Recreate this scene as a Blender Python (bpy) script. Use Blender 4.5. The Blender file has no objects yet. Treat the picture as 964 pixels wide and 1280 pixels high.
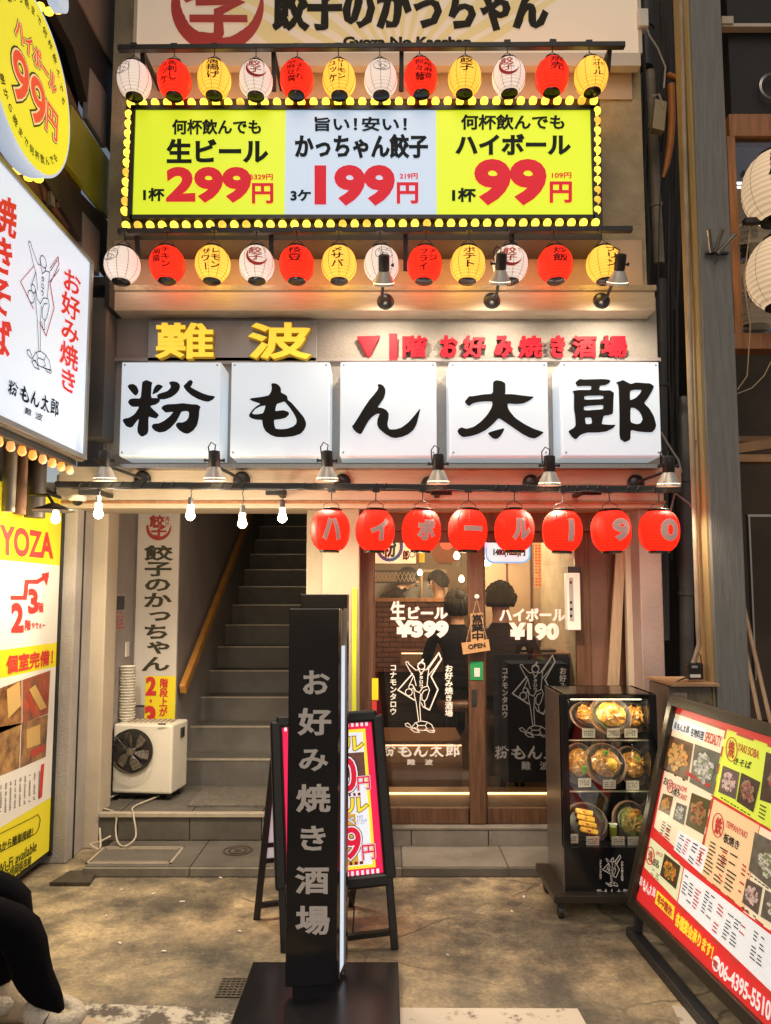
import bpy, bmesh, math, random
from mathutils import Vector, Matrix
random.seed(7)
PI = math.pi
S = bpy.context.scene
COL = S.collection
# ------------------------------------------------------------------ camera, sky, sun, exposure
H = 1.5; PITCH = math.radians(5.0); F = 924.0; CX = 482.0; CY = 664.2   # photograph is 964 x 1280
cam = bpy.data.objects.new('camera', bpy.data.cameras.new('camera')); COL.objects.link(cam); S.camera = cam
cam.data.lens = F / 1280 * 36; cam.data.sensor_width = 36; cam.data.shift_y = (CY - 640) / 1280
cam.location = (0, 0, H); cam.rotation_euler = (PI / 2 + PITCH, 0, 0); cam.data.clip_start = .02; cam.data.clip_end = 500
SUN_EL, SUN_AZ = math.radians(50), math.radians(200)
w = bpy.data.worlds.new('World'); S.world = w; w.use_nodes = True
nt = w.node_tree; bg = nt.nodes['Background']; sky = nt.nodes.new('ShaderNodeTexSky')
sky.sky_type = 'NISHITA'; sky.sun_disc = False; sky.sun_elevation = SUN_EL; sky.sun_rotation = SUN_AZ
tint = nt.nodes.new('ShaderNodeMix'); tint.data_type = 'RGBA'; tint.blend_type = 'MULTIPLY'; tint.inputs[0].default_value = 1
tint.inputs[7].default_value = (1.0, .78, .60, 1)                     # warm glow of the city over the night sky
nt.links.new(sky.outputs[0], tint.inputs[6]); nt.links.new(tint.outputs[2], bg.inputs[0])
bg.inputs[1].default_value = 0.12
sl = bpy.data.lights.new('sun', 'SUN'); sl.energy = 0.85; sl.angle = math.radians(40); sl.color = (1, .86, .66)
sun = bpy.data.objects.new('sun', sl); COL.objects.link(sun); sun.rotation_euler = (math.radians(48), 0, math.radians(-14))
S.view_settings.view_transform = 'Standard'; S.view_settings.look = 'None'; S.view_settings.gamma = 1
S.view_settings.exposure = 0.0

# ------------------------------------------------------------------ pixel -> place (planes of the real place)
cp, sp = math.cos(PITCH), math.sin(PITCH)
def ray(px, py):
    u = (px - CX) / F; v = (CY - py) / F
    return Vector((u, cp - v * sp, sp + v * cp))
O = Vector((0, 0, H))
class Plane:
    def __init__(s, p, n): s.p = Vector(p); s.n = Vector(n).normalized()
    def hit(s, px, py, off=0):
        d = ray(px, py); t = (s.p - O).dot(s.n) / d.dot(s.n)
        return O + d * t + s.n * off
def PY(Y): return Plane((0, Y, 0), (0, -1, 0))
def PX(X): return Plane((X, 0, 0), (1 if X < 0 else -1, 0, 0))
def PZ(z): return Plane((0, 0, z), (0, 0, 1))
def W(px, py, Y): return PY(Y).hit(px, py)
def G(px, py, z=0): return PZ(z).hit(px, py)
def corners(pl, q, off=0):                       # TL TR BR BL
    if len(q) == 4 and not hasattr(q[0], '__len__'):
        x0, y0, x1, y1 = q; q = [(x0, y0), (x1, y0), (x1, y1), (x0, y1)]
    return [pl.hit(x, y, off) for x, y in q]

# ------------------------------------------------------------------ materials
MATS = {}
def M(name, col, rough=.55, metal=0, emit=0, ecol=None, noise=0, nscale=8, bump=0, bscale=60, col2=None, spec=.5, wave=0, coat=0, stretch=None):
    if name in MATS: return MATS[name]
    m = bpy.data.materials.new(name); m.use_nodes = True; n = m.node_tree; b = n.nodes['Principled BSDF']
    c = (*col, 1); b.inputs['Base Color'].default_value = c; b.inputs['Roughness'].default_value = rough
    b.inputs['Metallic'].default_value = metal; b.inputs['Specular IOR Level'].default_value = spec
    if coat: b.inputs['Coat Weight'].default_value = coat
    tc = n.nodes.new('ShaderNodeTexCoord'); src = tc.outputs['Object']
    if stretch:
        mp = n.nodes.new('ShaderNodeMapping'); mp.inputs['Scale'].default_value = stretch; n.links.new(src, mp.inputs[0]); src = mp.outputs[0]
    if noise or col2:
        t = n.nodes.new('ShaderNodeTexNoise'); t.inputs['Scale'].default_value = nscale; t.inputs['Detail'].default_value = 6
        t.inputs['Roughness'].default_value = .65
        n.links.new(src, t.inputs['Vector'])
        r = n.nodes.new('ShaderNodeValToRGB'); c2 = col2 or tuple(max(0, x * (1 - noise)) for x in col)
        r.color_ramp.elements[0].position = .36; r.color_ramp.elements[1].position = .64
        r.color_ramp.elements[0].color = (*c2, 1); r.color_ramp.elements[1].color = c
        n.links.new(t.outputs['Fac'], r.inputs[0]); n.links.new(r.outputs[0], b.inputs['Base Color'])
        mr = n.nodes.new('ShaderNodeMapRange'); mr.inputs[3].default_value = max(.03, rough - .1); mr.inputs[4].default_value = min(1, rough + .12)
        n.links.new(t.outputs['Fac'], mr.inputs[0]); n.links.new(mr.outputs[0], b.inputs['Roughness'])
    if bump:
        t2 = n.nodes.new('ShaderNodeTexNoise'); t2.inputs['Scale'].default_value = bscale; t2.inputs['Detail'].default_value = 5
        n.links.new(src, t2.inputs['Vector']); bp = n.nodes.new('ShaderNodeBump'); bp.inputs['Strength'].default_value = bump
        bp.inputs['Distance'].default_value = .01; n.links.new(t2.outputs['Fac'], bp.inputs['Height']); n.links.new(bp.outputs[0], b.inputs['Normal'])
    if emit:
        b.inputs['Emission Strength'].default_value = emit; b.inputs['Emission Color'].default_value = (*(ecol or col), 1)
        if wave:                                 # hoop wires of a paper lantern: thin darker rings
            wv = n.nodes.new('ShaderNodeTexWave'); wv.bands_direction = 'Z'; wv.inputs['Scale'].default_value = wave
            n.links.new(tc.outputs['Object'], wv.inputs['Vector'])
            mx = n.nodes.new('ShaderNodeMapRange'); mx.inputs[3].default_value = emit * .62; mx.inputs[4].default_value = emit
            n.links.new(wv.outputs['Fac'], mx.inputs[0]); n.links.new(mx.outputs[0], b.inputs['Emission Strength'])
    MATS[name] = m; return m
def glass_mat(name, gloss=.10, tint=(1, 1, 1), rough=.02):
    m = bpy.data.materials.new(name); m.use_nodes = True; n = m.node_tree; n.nodes.remove(n.nodes['Principled BSDF'])
    out = n.nodes['Material Output']; tr = n.nodes.new('ShaderNodeBsdfTransparent'); tr.inputs[0].default_value = (*tint, 1)
    gl = n.nodes.new('ShaderNodeBsdfGlossy'); gl.inputs['Roughness'].default_value = rough
    fr = n.nodes.new('ShaderNodeFresnel'); fr.inputs[0].default_value = 1.45; ad = n.nodes.new('ShaderNodeMath'); ad.inputs[1].default_value = gloss - .04
    mx = n.nodes.new('ShaderNodeMixShader'); n.links.new(fr.outputs[0], ad.inputs[0]); n.links.new(ad.outputs[0], mx.inputs[0])
    n.links.new(tr.outputs[0], mx.inputs[1]); n.links.new(gl.outputs[0], mx.inputs[2]); n.links.new(mx.outputs[0], out.inputs[0])
    MATS[name] = m; return m

# ------------------------------------------------------------------ objects
def prop(o, label=None, cat=None, group=None, kind=None):
    if label: o['label'] = label
    if cat: o['category'] = cat
    if group: o['group'] = group
    if kind: o['kind'] = kind
    return o
def thing(name, loc, label=None, cat=None, group=None, kind=None):
    o = bpy.data.objects.new(name, None); COL.objects.link(o); o.location = loc; o.empty_display_size = .05
    return prop(o, label, cat, group, kind)
def wloc(o):
    p = Vector((0, 0, 0))
    while o is not None: p += o.location; o = o.parent
    return p
class MB:
    def __init__(s): s.v = []; s.f = []
    def add(s, vs, fs):
        k = len(s.v); s.v += [tuple(v) for v in vs]; s.f += [tuple(i + k for i in f) for f in fs]; return s
    def box(s, x0, x1, y0, y1, z0, z1):
        return s.add([(x, y, z) for z in (z0, z1) for y in (y0, y1) for x in (x0, x1)],
                     [(0, 2, 3, 1), (4, 5, 7, 6), (0, 1, 5, 4), (2, 6, 7, 3), (0, 4, 6, 2), (1, 3, 7, 5)])
    def obox(s, c, ax, ay, az):                  # oriented box: centre and half-axis vectors
        c, ax, ay, az = map(Vector, (c, ax, ay, az))
        return s.add([c + i * ax + j * ay + k * az for k in (-1, 1) for j in (-1, 1) for i in (-1, 1)],
                     [(0, 2, 3, 1), (4, 5, 7, 6), (0, 1, 5, 4), (2, 6, 7, 3), (0, 4, 6, 2), (1, 3, 7, 5)])
    def bar(s, p, q, a, b=None, up=(0, 0, 1)):   # rectangular bar from p to q
        p, q = Vector(p), Vector(q); d = (q - p); L = d.length; d.normalize(); up = Vector(up)
        if abs(d.dot(up)) > .95: up = Vector((0, 1, 0))
        r = d.cross(up).normalized(); u2 = r.cross(d)
        return s.obox((p + q) / 2, r * a / 2, u2 * (b or a) / 2, d * L / 2)
    def slab(s, q4, t, n):                       # quad with thickness t behind it
        n = Vector(n).normalized(); a = [Vector(v) for v in q4]
        return s.add(a + [v - n * t for v in a], [(3, 2, 1, 0), (4, 5, 6, 7), (0, 1, 5, 4), (1, 2, 6, 5), (2, 3, 7, 6), (3, 0, 4, 7)])
    def quad(s, q4): return s.add(q4, [(0, 1, 2, 3)])
    def tube(s, pts, r, n=8, cap=True):
        pts = [Vector(p) for p in pts]; rs = r if hasattr(r, '__len__') else [r] * len(pts)
        k = len(s.v); pr = None
        for i, p in enumerate(pts):
            d = (pts[min(i + 1, len(pts) - 1)] - pts[max(i - 1, 0)]).normalized()
            if pr is None: pr = d.cross(Vector((0, 0, 1)) if abs(d.z) < .9 else Vector((1, 0, 0))).normalized()
            a = (pr - d * pr.dot(d)).normalized(); pr = a; b = d.cross(a)
            for j in range(n):
                t = 2 * PI * j / n; s.v.append(tuple(p + (a * math.cos(t) + b * math.sin(t)) * rs[i]))
        for i in range(len(pts) - 1):
            for j in range(n):
                s.f.append((k + i * n + j, k + i * n + (j + 1) % n, k + (i + 1) * n + (j + 1) % n, k + (i + 1) * n + j))
        if cap: s.f.append(tuple(k + j for j in range(n))[::-1]); s.f.append(tuple(k + (len(pts) - 1) * n + j for j in range(n)))
        return s
    def lathe(s, prof, c, n=24, ax=(0, 0, 1), cap=True):   # prof: (radius, height) along ax
        c = Vector(c); ax = Vector(ax).normalized(); a = ax.cross(Vector((0, 1, 0)) if abs(ax.y) < .9 else Vector((1, 0, 0))).normalized(); b = ax.cross(a)
        k = len(s.v)
        for r, h in prof:
            for j in range(n):
                t = 2 * PI * j / n; s.v.append(tuple(c + ax * h + (a * math.cos(t) + b * math.sin(t)) * r))
        for i in range(len(prof) - 1):
            for j in range(n): s.f.append((k + i * n + j, k + i * n + (j + 1) % n, k + (i + 1) * n + (j + 1) % n, k + (i + 1) * n + j))
        if cap: s.f.append(tuple(k + j for j in range(n))[::-1]); s.f.append(tuple(k + (len(prof) - 1) * n + j for j in range(n)))
        return s
    def build(s, name, m, parent=None, smooth=False, bevel=0, **pr):
        o0 = wloc(parent) if parent is not None else Vector((0, 0, 0))
        if parent is None and s.v and pr.get('kind') != 'structure':
            xs, ys, zs = zip(*s.v); o0 = Vector(((min(xs) + max(xs)) / 2, (min(ys) + max(ys)) / 2, min(zs)))
        me = bpy.data.meshes.new(name); me.from_pydata([tuple(Vector(v) - o0) for v in s.v], [], s.f); me.materials.append(m)
        o = bpy.data.objects.new(name, me); COL.objects.link(o)
        if parent is not None: o.parent = parent
        else: o.location = o0
        if smooth:
            me.polygons.foreach_set('use_smooth', [True] * len(me.polygons))
            try: me.set_sharp_from_angle(angle=math.radians(50))
            except Exception: pass
        if parent is not None and any(q in name for q in ('print', 'checkered', 'strands', 'cable', 'grille', 'lattice', 'sun_rays', 'photo_s')): o['kind'] = 'stuff'
        if bevel:
            bv = o.modifiers.new('bevel', 'BEVEL'); bv.width = bevel; bv.segments = 2; bv.limit_method = 'ANGLE'
        return prop(o, pr.get('label'), pr.get('cat'), pr.get('group'), pr.get('kind'))
def smooth(P, n=6):                              # Catmull-Rom through the points, for cords
    P = [Vector(p) for p in P]; out = []
    for i in range(len(P) - 1):
        a, b, c, d = P[max(i - 1, 0)], P[i], P[i + 1], P[min(i + 2, len(P) - 1)]
        for k in range(n):
            t = k / n; out.append(.5 * ((2 * b) + (c - a) * t + (2 * a - 5 * b + 4 * c - d) * t * t + (3 * b - a - 3 * c + d) * t ** 3))
    return out + [P[-1]]
def copy_tree(o, parent=None, loc=None):
    c = o.copy(); COL.objects.link(c); c.parent = parent
    if loc is not None: c.location = loc
    for ch in list(o.children): copy_tree(ch, c)
    return c
def fbox(mb, x0, y0, x1, y1, Y, d):              # upright box whose front face at distance Y covers those photo pixels
    ym = (y0 + y1) / 2; a = W(x0, ym, Y).x; b = W(x1, ym, Y).x
    return mb.box(a, b, Y, Y + d, W(0, y1, Y).z, W(0, y0, Y).z)
def light(name, kind, loc, energy, col=(1, .84, .62), size=.02, rot=None, spot=None):
    l = bpy.data.lights.new(name, kind); l.energy = energy; l.color = col
    if kind in ('POINT', 'SPOT'): l.shadow_soft_size = size
    if spot: l.spot_size = math.radians(spot); l.spot_blend = .8
    o = bpy.data.objects.new(name, l); COL.objects.link(o); o.location = loc
    if rot is not None: o.rotation_euler = rot
    return o

# ------------------------------------------------------------------ lettering
_gc = {}
def glyph(s):
    if s in _gc: return _gc[s]
    c = bpy.data.curves.new('t', 'FONT'); c.body = s; c.size = 1; c.resolution_u = 4 if ord(s[0]) < 256 else 2
    o = bpy.data.objects.new('t', c); COL.objects.link(o); dg = bpy.context.evaluated_depsgraph_get(); dg.update()
    me = bpy.data.meshes.new_from_object(o.evaluated_get(dg))
    vs = [(v.co.x, v.co.y) for v in me.vertices]; fs = [tuple(p.vertices) for p in me.polygons]
    bpy.data.objects.remove(o); bpy.data.curves.remove(c); bpy.data.meshes.remove(me)
    _gc[s] = pack(vs, fs); return _gc[s]
def pack(vs, fs):
    cnt = {}; q = {}; uniq = []; remap = []
    for v in vs:                                  # weld the separate triangles' corners
        k = (round(v[0], 5), round(v[1], 5))
        if k not in q: q[k] = len(uniq); uniq.append(v)
        remap.append(q[k])
    vs = uniq; F2 = []
    for f in fs:
        f = [remap[i] for i in f]; f = [a for i, a in enumerate(f) if a != f[i - 1]]
        if len(f) < 3: continue
        if sum(vs[f[i]][0] * vs[f[(i + 1) % len(f)]][1] - vs[f[(i + 1) % len(f)]][0] * vs[f[i]][1] for i in range(len(f))) < 0: f = f[::-1]
        F2.append(tuple(f))
        for i in range(len(f)): cnt[(f[i], f[(i + 1) % len(f)])] = 1
    return vs, F2, [k for k in cnt if (k[1], k[0]) not in cnt]
def polyglyph(polys):                            # outline polygons (with holes) -> filled glyph
    c = bpy.data.curves.new('t', 'CURVE'); c.dimensions = '2D'; c.fill_mode = 'BOTH'
    for P in polys:
        Q = []
        for i in range(len(P)):                  # one corner-cutting pass keeps the brush-like roundness
            a, b = P[i], P[(i + 1) % len(P)]
            Q += [(a[0] * .85 + b[0] * .15, a[1] * .85 + b[1] * .15), (a[0] * .15 + b[0] * .85, a[1] * .15 + b[1] * .85)]
        sp_ = c.splines.new('POLY'); sp_.points.add(len(Q) - 1); sp_.use_cyclic_u = True
        for p, q in zip(sp_.points, Q): p.co = (q[0], q[1], 0, 1)
    o = bpy.data.objects.new('t', c); COL.objects.link(o); dg = bpy.context.evaluated_depsgraph_get(); dg.update()
    me = bpy.data.meshes.new_from_object(o.evaluated_get(dg))
    vs = [(v.co.x, v.co.y) for v in me.vertices]; fs = [tuple(p.vertices) for p in me.polygons]
    bpy.data.objects.remove(o); bpy.data.curves.remove(c); bpy.data.meshes.remove(me)
    return pack(vs, fs)
def hsh(x, y): return (math.sin(x * 12.9 + y * 78.2) + math.sin(x * 31.7 - y * 17.3 + 1.3)) * .25 + .5
_rf = {}
def refine(g):                                   # cut long edges so that a glyph can bend round a lantern
    if id(g[0]) in _rf: return _rf[id(g[0])][1]
    bm = bmesh.new(); V = [bm.verts.new((x, y, 0)) for x, y in g[0]]
    for f in g[1]:
        try: bm.faces.new([V[i] for i in f])
        except ValueError: pass
    h = max(v[1] for v in g[0]) - min(v[1] for v in g[0])
    for _ in range(5):
        L = [e for e in bm.edges if e.calc_length() > .22]
        if not L: break
        bmesh.ops.subdivide_edges(bm, edges=L, cuts=1); bmesh.ops.triangulate(bm, faces=[f for f in bm.faces if len(f.verts) > 3])
    bm.verts.index_update(); r = pack([(v.co.x, v.co.y) for v in bm.verts], [tuple(v.index for v in f.verts) for f in bm.faces]); bm.free()
    _rf[id(g[0])] = (g, r); return r
def put(mb, g, cell, c4, bold=0, off=.003, brush=0, n=None, box=None, depth=0, wrap=None):
    """map glyph g (em space) so that rectangle cell=(x0,y0,x1,y1) of em space fills the quad c4 (TL TR BR BL)"""
    vs, fs, be = g; TL, TR, BR, BL = [Vector(v) for v in c4]
    if n is None: n = (BL - TL).cross(TR - TL).normalized()
    n = Vector(n); x0, y0, x1, y1 = cell
    wx = ((TR - TL).length + (BR - BL).length) / 2 / max(1e-6, x1 - x0); wy = ((BL - TL).length + (BR - TR).length) / 2 / max(1e-6, y1 - y0)
    def mp(x, y, o):
        s_ = (x - x0) / (x1 - x0); t_ = (y1 - y) / (y1 - y0)
        p = (TL * (1 - s_) + TR * s_) * (1 - t_) + (BL * (1 - s_) + BR * s_) * t_
        return wrap(p, o) if wrap else p + n * o
    if wrap: vs, fs, be = refine(g)
    mb.add([mp(x, y, off) for x, y in vs], fs)
    if bold:
        b = bold * abs(y1 - y0) * wy if box is None else bold * box
        nrm = {}
        for (i, k) in be:
            dx, dy = (vs[k][0] - vs[i][0]) * wx, (vs[k][1] - vs[i][1]) * wy; L = math.hypot(dx, dy) or 1e-9
            for e in (i, k): nrm.setdefault(e, []).append((dy / L, -dx / L))
        offv = {}
        for e, ns in nrm.items():
            sx_, sy_ = sum(q[0] for q in ns), sum(q[1] for q in ns); L = math.hypot(sx_, sy_)
            if L < .2: sx_, sy_ = ns[0]; L = 1
            ux, uy = sx_ / L, sy_ / L; c_ = max(.55, ux * ns[0][0] + uy * ns[0][1]); bb = b / c_
            if brush: bb *= 1 + brush * (.45 * abs(ux) - .25 * abs(uy)) + brush * .35 * (hsh(vs[e][0] * 2.3, vs[e][1] * 2.3) - .5)
            offv[e] = (vs[e][0] + ux * bb / wx, vs[e][1] + uy * bb / wy)
        for j, (i, k) in enumerate(be):
            z = off + .00004 + (j % 7) * .00003
            mb.add([mp(*vs[i], z), mp(*vs[k], z), mp(*offv[k], z), mp(*offv[i], z)], [(0, 1, 2, 3)])
            if depth: mb.add([mp(*offv[i], z), mp(*offv[k], z), mp(*offv[k], z - depth), mp(*offv[i], z - depth)], [(0, 1, 2, 3)])
    elif depth:
        for (i, k) in be:
            a_, b_ = vs[i], vs[k]; mb.add([mp(*a_, off), mp(*b_, off), mp(*b_, off - depth), mp(*a_, off - depth)], [(0, 1, 2, 3)])
def bounds(g): xs = [v[0] for v in g[0]]; ys = [v[1] for v in g[0]]; return (min(xs), min(ys), max(xs), max(ys))
def T(mb, s, pl, q, bold=0, off=.003, vert=False, brush=0, depth=0, rot=0, wrap=None):
    """write s into pixel box / pixel quad q on plane pl (pl may be None: q is four 3D corners)"""
    c4 = q if pl is None else corners(pl, q)
    c4 = [Vector(v) for v in c4]; n = pl.n if pl else (c4[3] - c4[0]).cross(c4[1] - c4[0]).normalized()
    bold *= .78 if ord(s[0]) < 256 else .62
    if not vert:
        g = glyph(s); bb = list(bounds(g))
        if s == '1': mid_ = (bb[0] + bb[2]) / 2; bb[0], bb[2] = mid_ - .3, mid_ + .3
        if s in ('ー', '一', '-', '・'): h = .8; cy_ = (bb[1] + bb[3]) / 2; bb[1], bb[3] = cy_ - h / 2, cy_ + h / 2
        hh = (c4[3] - c4[0]).length
        put(mb, g, bb, c4, bold, off, brush, n, box=hh, depth=depth, wrap=wrap); return
    m = len(s); em = (-.02, -.14, .98, .86)
    for i, ch in enumerate(s):
        if ch == ' ': continue
        a, b = i / m, (i + 1) / m; TL, TR, BR, BL = c4
        cc = [TL.lerp(BL, a), TR.lerp(BR, a), TR.lerp(BR, b), TL.lerp(BL, b)]
        g = glyph(ch); cell = em
        if ord(ch) < 256:
            bb = bounds(g); cxg = (bb[0] + bb[2]) / 2; cell = (cxg - .5, -.14, cxg + .5, .86)
        if ch in 'ー－':
            vs = [((y - .36) + .48, .36 - (x - .48)) for x, y in g[0]]; g = (vs, g[1], g[2])
        if ch in 'っゃッャョェ': vs = [(x + .1, y + .12) for x, y in g[0]]; g = (vs, g[1], g[2])
        put(mb, g, cell, cc, bold, off, brush, n, box=(cc[3] - cc[0]).length, depth=depth, wrap=wrap)
def stroke(mb, pts, wd, pl_map, z, closed=False):   # polyline of width wd (in local units) mapped by pl_map
    if closed: pts = list(pts) + [pts[0]]
    for i in range(len(pts) - 1):
        (ax, ay), (bx, by) = pts[i], pts[i + 1]; L = math.hypot(bx - ax, by - ay)
        if L < 1e-6: continue
        nx, ny = -(by - ay) / L * wd / 2, (bx - ax) / L * wd / 2; ex, ey = (bx - ax) / L * wd * .4, (by - ay) / L * wd * .4
        zz = z + (i % 5) * .00004
        mb.add([pl_map(ax + nx - ex, ay + ny - ey, zz), pl_map(bx + nx + ex, by + ny + ey, zz), pl_map(bx - nx + ex, by - ny + ey, zz), pl_map(ax - nx - ex, ay - ny - ey, zz)], [(0, 1, 2, 3)])
def ring(cx, cy, r, n=16, ry=None): return [(cx + r * math.cos(2 * PI * i / n), cy + (ry or r) * math.sin(2 * PI * i / n)) for i in range(n)]

# brush-written shop name, traced as outlines (local units, y down)
BIG = {
'粉': [[(108,172),(128,152),(165,150),(195,170),(213,215),(205,240),(186,260),(160,240),(130,205)],
 [(245,130),(285,112),(340,135),(332,165),(326,280),(385,280),(412,290),(405,315),(375,340),(325,352),(322,360),(345,385),(402,435),(378,470),(345,465),(303,450),(303,585),(290,615),(250,637),(228,632),(203,600),(200,560),(215,470),(190,500),(155,548),(130,555),(95,540),(62,490),(75,472),(125,462),(175,430),(220,360),(155,362),(130,345),(112,318),(130,290),(165,283),(230,285),(240,200)],
 [(338,248),(350,200),(365,170),(385,155),(410,155),(440,172),(425,190),(390,225),(360,240)],
 [(490,135),(525,123),(565,130),(590,150),(597,175),(585,210),(555,245),(510,275),(450,293),(415,292),(390,285),(380,258),(400,240),(440,228),(480,215),(508,185),(510,165)],
 [(625,170),(655,140),(680,115),(700,112),(715,130),(705,160),(690,178),(740,205),(800,235),(860,255),(910,262),(920,272),(900,295),(860,315),(820,310),(760,290),(700,255),(655,215)],
 [(420,375),(440,350),(480,338),(560,335),(620,328),(700,338),(755,340),(787,362),(775,390),(770,460),(755,530),(720,580),(670,612),(630,605),(590,580),(560,545),(558,520),(580,505),(615,508),(655,490),(675,460),(680,415),(665,402),(630,402),(608,408),(590,445),(560,500),(510,555),(460,590),(405,600),(365,585),(338,560),(333,540),(350,518),(400,515),(450,490),(500,450),(535,408),(490,412),(460,415)]],
'も': [[(378,145),(400,135),(440,142),(475,165),(495,200),(495,250),(530,265),(570,290),(578,340),(620,370),(690,450),(770,545),(798,610),(797,650),(775,700),(735,745),(650,775),(540,787),(440,785),(370,760),(310,715),(280,660),(270,600),(270,580),(200,577),(140,560),(108,535),(118,505),(150,460),(200,415),(250,385),(200,368),(150,352),(115,330),(140,318),(220,308),(290,298),(350,283),(375,245),(385,200)],
 [(150,490),(190,445),(250,415),(310,405),(300,450),(280,500),(210,512),(155,510)],
 [(538,357),(600,430),(660,520),(685,580),(680,625),(640,660),(570,685),(490,692),(430,685),(415,640),(412,578),(480,572),(550,555),(590,520),(595,495),(570,475),(520,463),(470,468),(425,475),(440,400),(450,385),(500,370)]],
'ん': [[(385,150),(410,137),(450,155),(475,195),(477,240),(460,300),(420,360),(385,408),(440,415),(490,440),(515,480),(512,530),(500,590),(505,630),(525,660),(590,660),(660,640),(740,580),(810,500),(880,412),(860,500),(835,600),(800,665),(740,715),(670,745),(590,760),(540,750),(470,710),(400,650),(380,600),(385,540),(413,478),(370,485),(320,520),(285,560),(250,620),(205,705),(185,715),(150,700),(110,660),(92,625),(115,600),(160,530),(220,430),(290,325),(350,255),(385,210),(397,180)]],
'太': [[(395,95),(430,80),(480,88),(515,110),(515,195),(510,215),(580,215),(680,228),(795,240),(750,275),(690,305),(620,312),(535,305),(540,350),(560,385),(610,445),(700,505),(790,550),(890,582),(840,620),(800,642),(750,635),(680,600),(600,545),(520,490),(450,445),(400,500),(330,560),(250,600),(180,620),(105,630),(70,605),(52,575),(65,548),(92,535),(140,550),(210,530),(280,480),(340,415),(380,350),(390,310),(385,285),(320,285),(250,292),(200,305),(165,330),(145,318),(122,288),(165,235),(200,235),(300,218),(395,212)],
 [(345,590),(380,575),(440,558),(508,542),(495,575),(470,615),(445,640),(420,648),(390,638),(360,610)]],
'郎': [[(140,138),(165,115),(185,102),(215,108),(300,105),(400,103),(450,108),(472,120),(450,145),(420,160),(370,165),(362,205),(400,210),(465,208),(500,232),(495,300),(492,425),(450,440),(405,445),(395,480),(385,522),(450,528),(520,528),(490,560),(430,590),(350,600),(250,600),(190,620),(145,665),(110,640),(75,590),(100,572),(130,555),(145,530),(140,450),(128,380),(130,240),(112,218),(150,208),(190,205),(287,205),(290,168),(210,168),(160,172)],
 [(225,260),(402,257),(400,290),(225,297)], [(222,357),(402,343),(398,385),(222,397)], [(230,462),(290,460),(297,518),(240,523)],
 [(515,135),(550,125),(585,112),(625,135),(660,150),(700,135),(790,142),(830,142),(873,170),(850,220),(815,280),(778,328),(830,380),(870,450),(892,530),(880,570),(850,598),(790,597),(720,590),(655,575),(652,665),(600,690),(550,655),(550,400),(542,160)],
 [(648,215),(690,203),(757,205),(740,240),(700,280),(648,303)], [(652,370),(690,372),(730,400),(755,440),(765,480),(745,515),(710,523),(652,505)]]}
BIGSRC = {'粉': (145, 460, 7.415), 'も': (300, 465, 9.64), 'ん': (430, 465, 9.18), '太': (565, 465, 7.712), '郎': (700, 460, 7.415)}
BIGG = {k: polyglyph([[(x, -y) for x, y in P] for P in v]) for k, v in BIG.items()}
def name_row(mb, pl, q, off=.003, vert=False, bold=0):          # the shop name in a row of five cells
    c4 = q if pl is None else corners(pl, q); TL, TR, BR, BL = [Vector(v) for v in c4]; n = pl.n if pl else (BL - TL).cross(TR - TL).normalized()
    for i, ch in enumerate('粉もん太郎'):
        a, b = i / 5 + .012, (i + 1) / 5 - .012; g = BIGG[ch]; bb = bounds(g)
        put(mb, g, bb, [TL.lerp(TR, a), TL.lerp(TR, b), BL.lerp(BR, b), BL.lerp(BR, a)], bold, off, 0, n)
LOGO = [[(310,370),(150,550),(330,660)], [(430,735),(498,770),(590,545),(515,400),(628,210),(600,140),(470,320)],
 [(235,255),(300,370),(325,400),(350,500)], [(270,260),(345,330),(380,325),(400,370),(440,330),(490,315)], [(235,255),(240,238),(262,240),(270,260)],
 [(500,300),(580,180)], [(490,385),(560,300),(610,230)], [(490,310),(480,400),(470,500)], [(325,510),(345,560),(385,578),(420,525),(480,505)],
 [(325,510),(330,600),(352,700),(378,890)], [(400,590),(390,720),(400,890)], [(480,505),(498,550),(470,640),(450,670),(415,660),(412,600),(432,560),(470,545)],
 [(405,690),(430,740),(450,728),(440,675)], [(300,960),(340,912),(400,890),(470,900),(520,930),(550,990),(480,995),(380,990),(300,960)],
 [(290,965),(240,945),(230,922),(258,912),(285,935),(300,960)], [(290,980),(335,962),(390,1015),(330,1010),(290,980)], [(470,990),(555,1000),(545,1016),(490,1010),(470,990)],
 [(370,940),(450,940),(470,972),(440,990)], [(380,988),(358,962),(372,940),(350,915)], [(450,940),(475,905)], [(320,400),(275,500)],
 [(365,285),(380,325)], [(448,285),(435,328)]]
def logo(mb, pl, q, wd=9, off=.003):             # line-drawn shop emblem fitted to q (source box 145..630 x 130..1020)
    c4 = q if pl is None else corners(pl, q); TL, TR, BR, BL = [Vector(v) for v in c4]; n = pl.n if pl else (BL - TL).cross(TR - TL).normalized()
    def mp(x, y, z):
        s_ = (x - 145) / 485; t_ = (y - 130) / 890
        return (TL * (1 - s_) + TR * s_) * (1 - t_) + (BL * (1 - s_) + BR * s_) * t_ + n * z
    for i, P in enumerate(LOGO): stroke(mb, P, wd * (1.6 if i < 2 else 1), mp, off)
    for (x, y, r) in ((408, 285, 38), (295, 515, 26), (270, 575, 38)): stroke(mb, ring(x, y, r, 14), wd, mp, off + .0003, True)
    stroke(mb, [(375, 262), (408, 240), (440, 262)], wd * 2, mp, off + .0006); stroke(mb, [(410, 240), (425, 215)], wd * 2, mp, off + .0006)
    T(mb, 'ンタロウ', None, [mp(382, 345, 0), mp(428, 345, 0), mp(428, 530, 0), mp(382, 530, 0)], bold=.05, off=off, vert=True)
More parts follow.
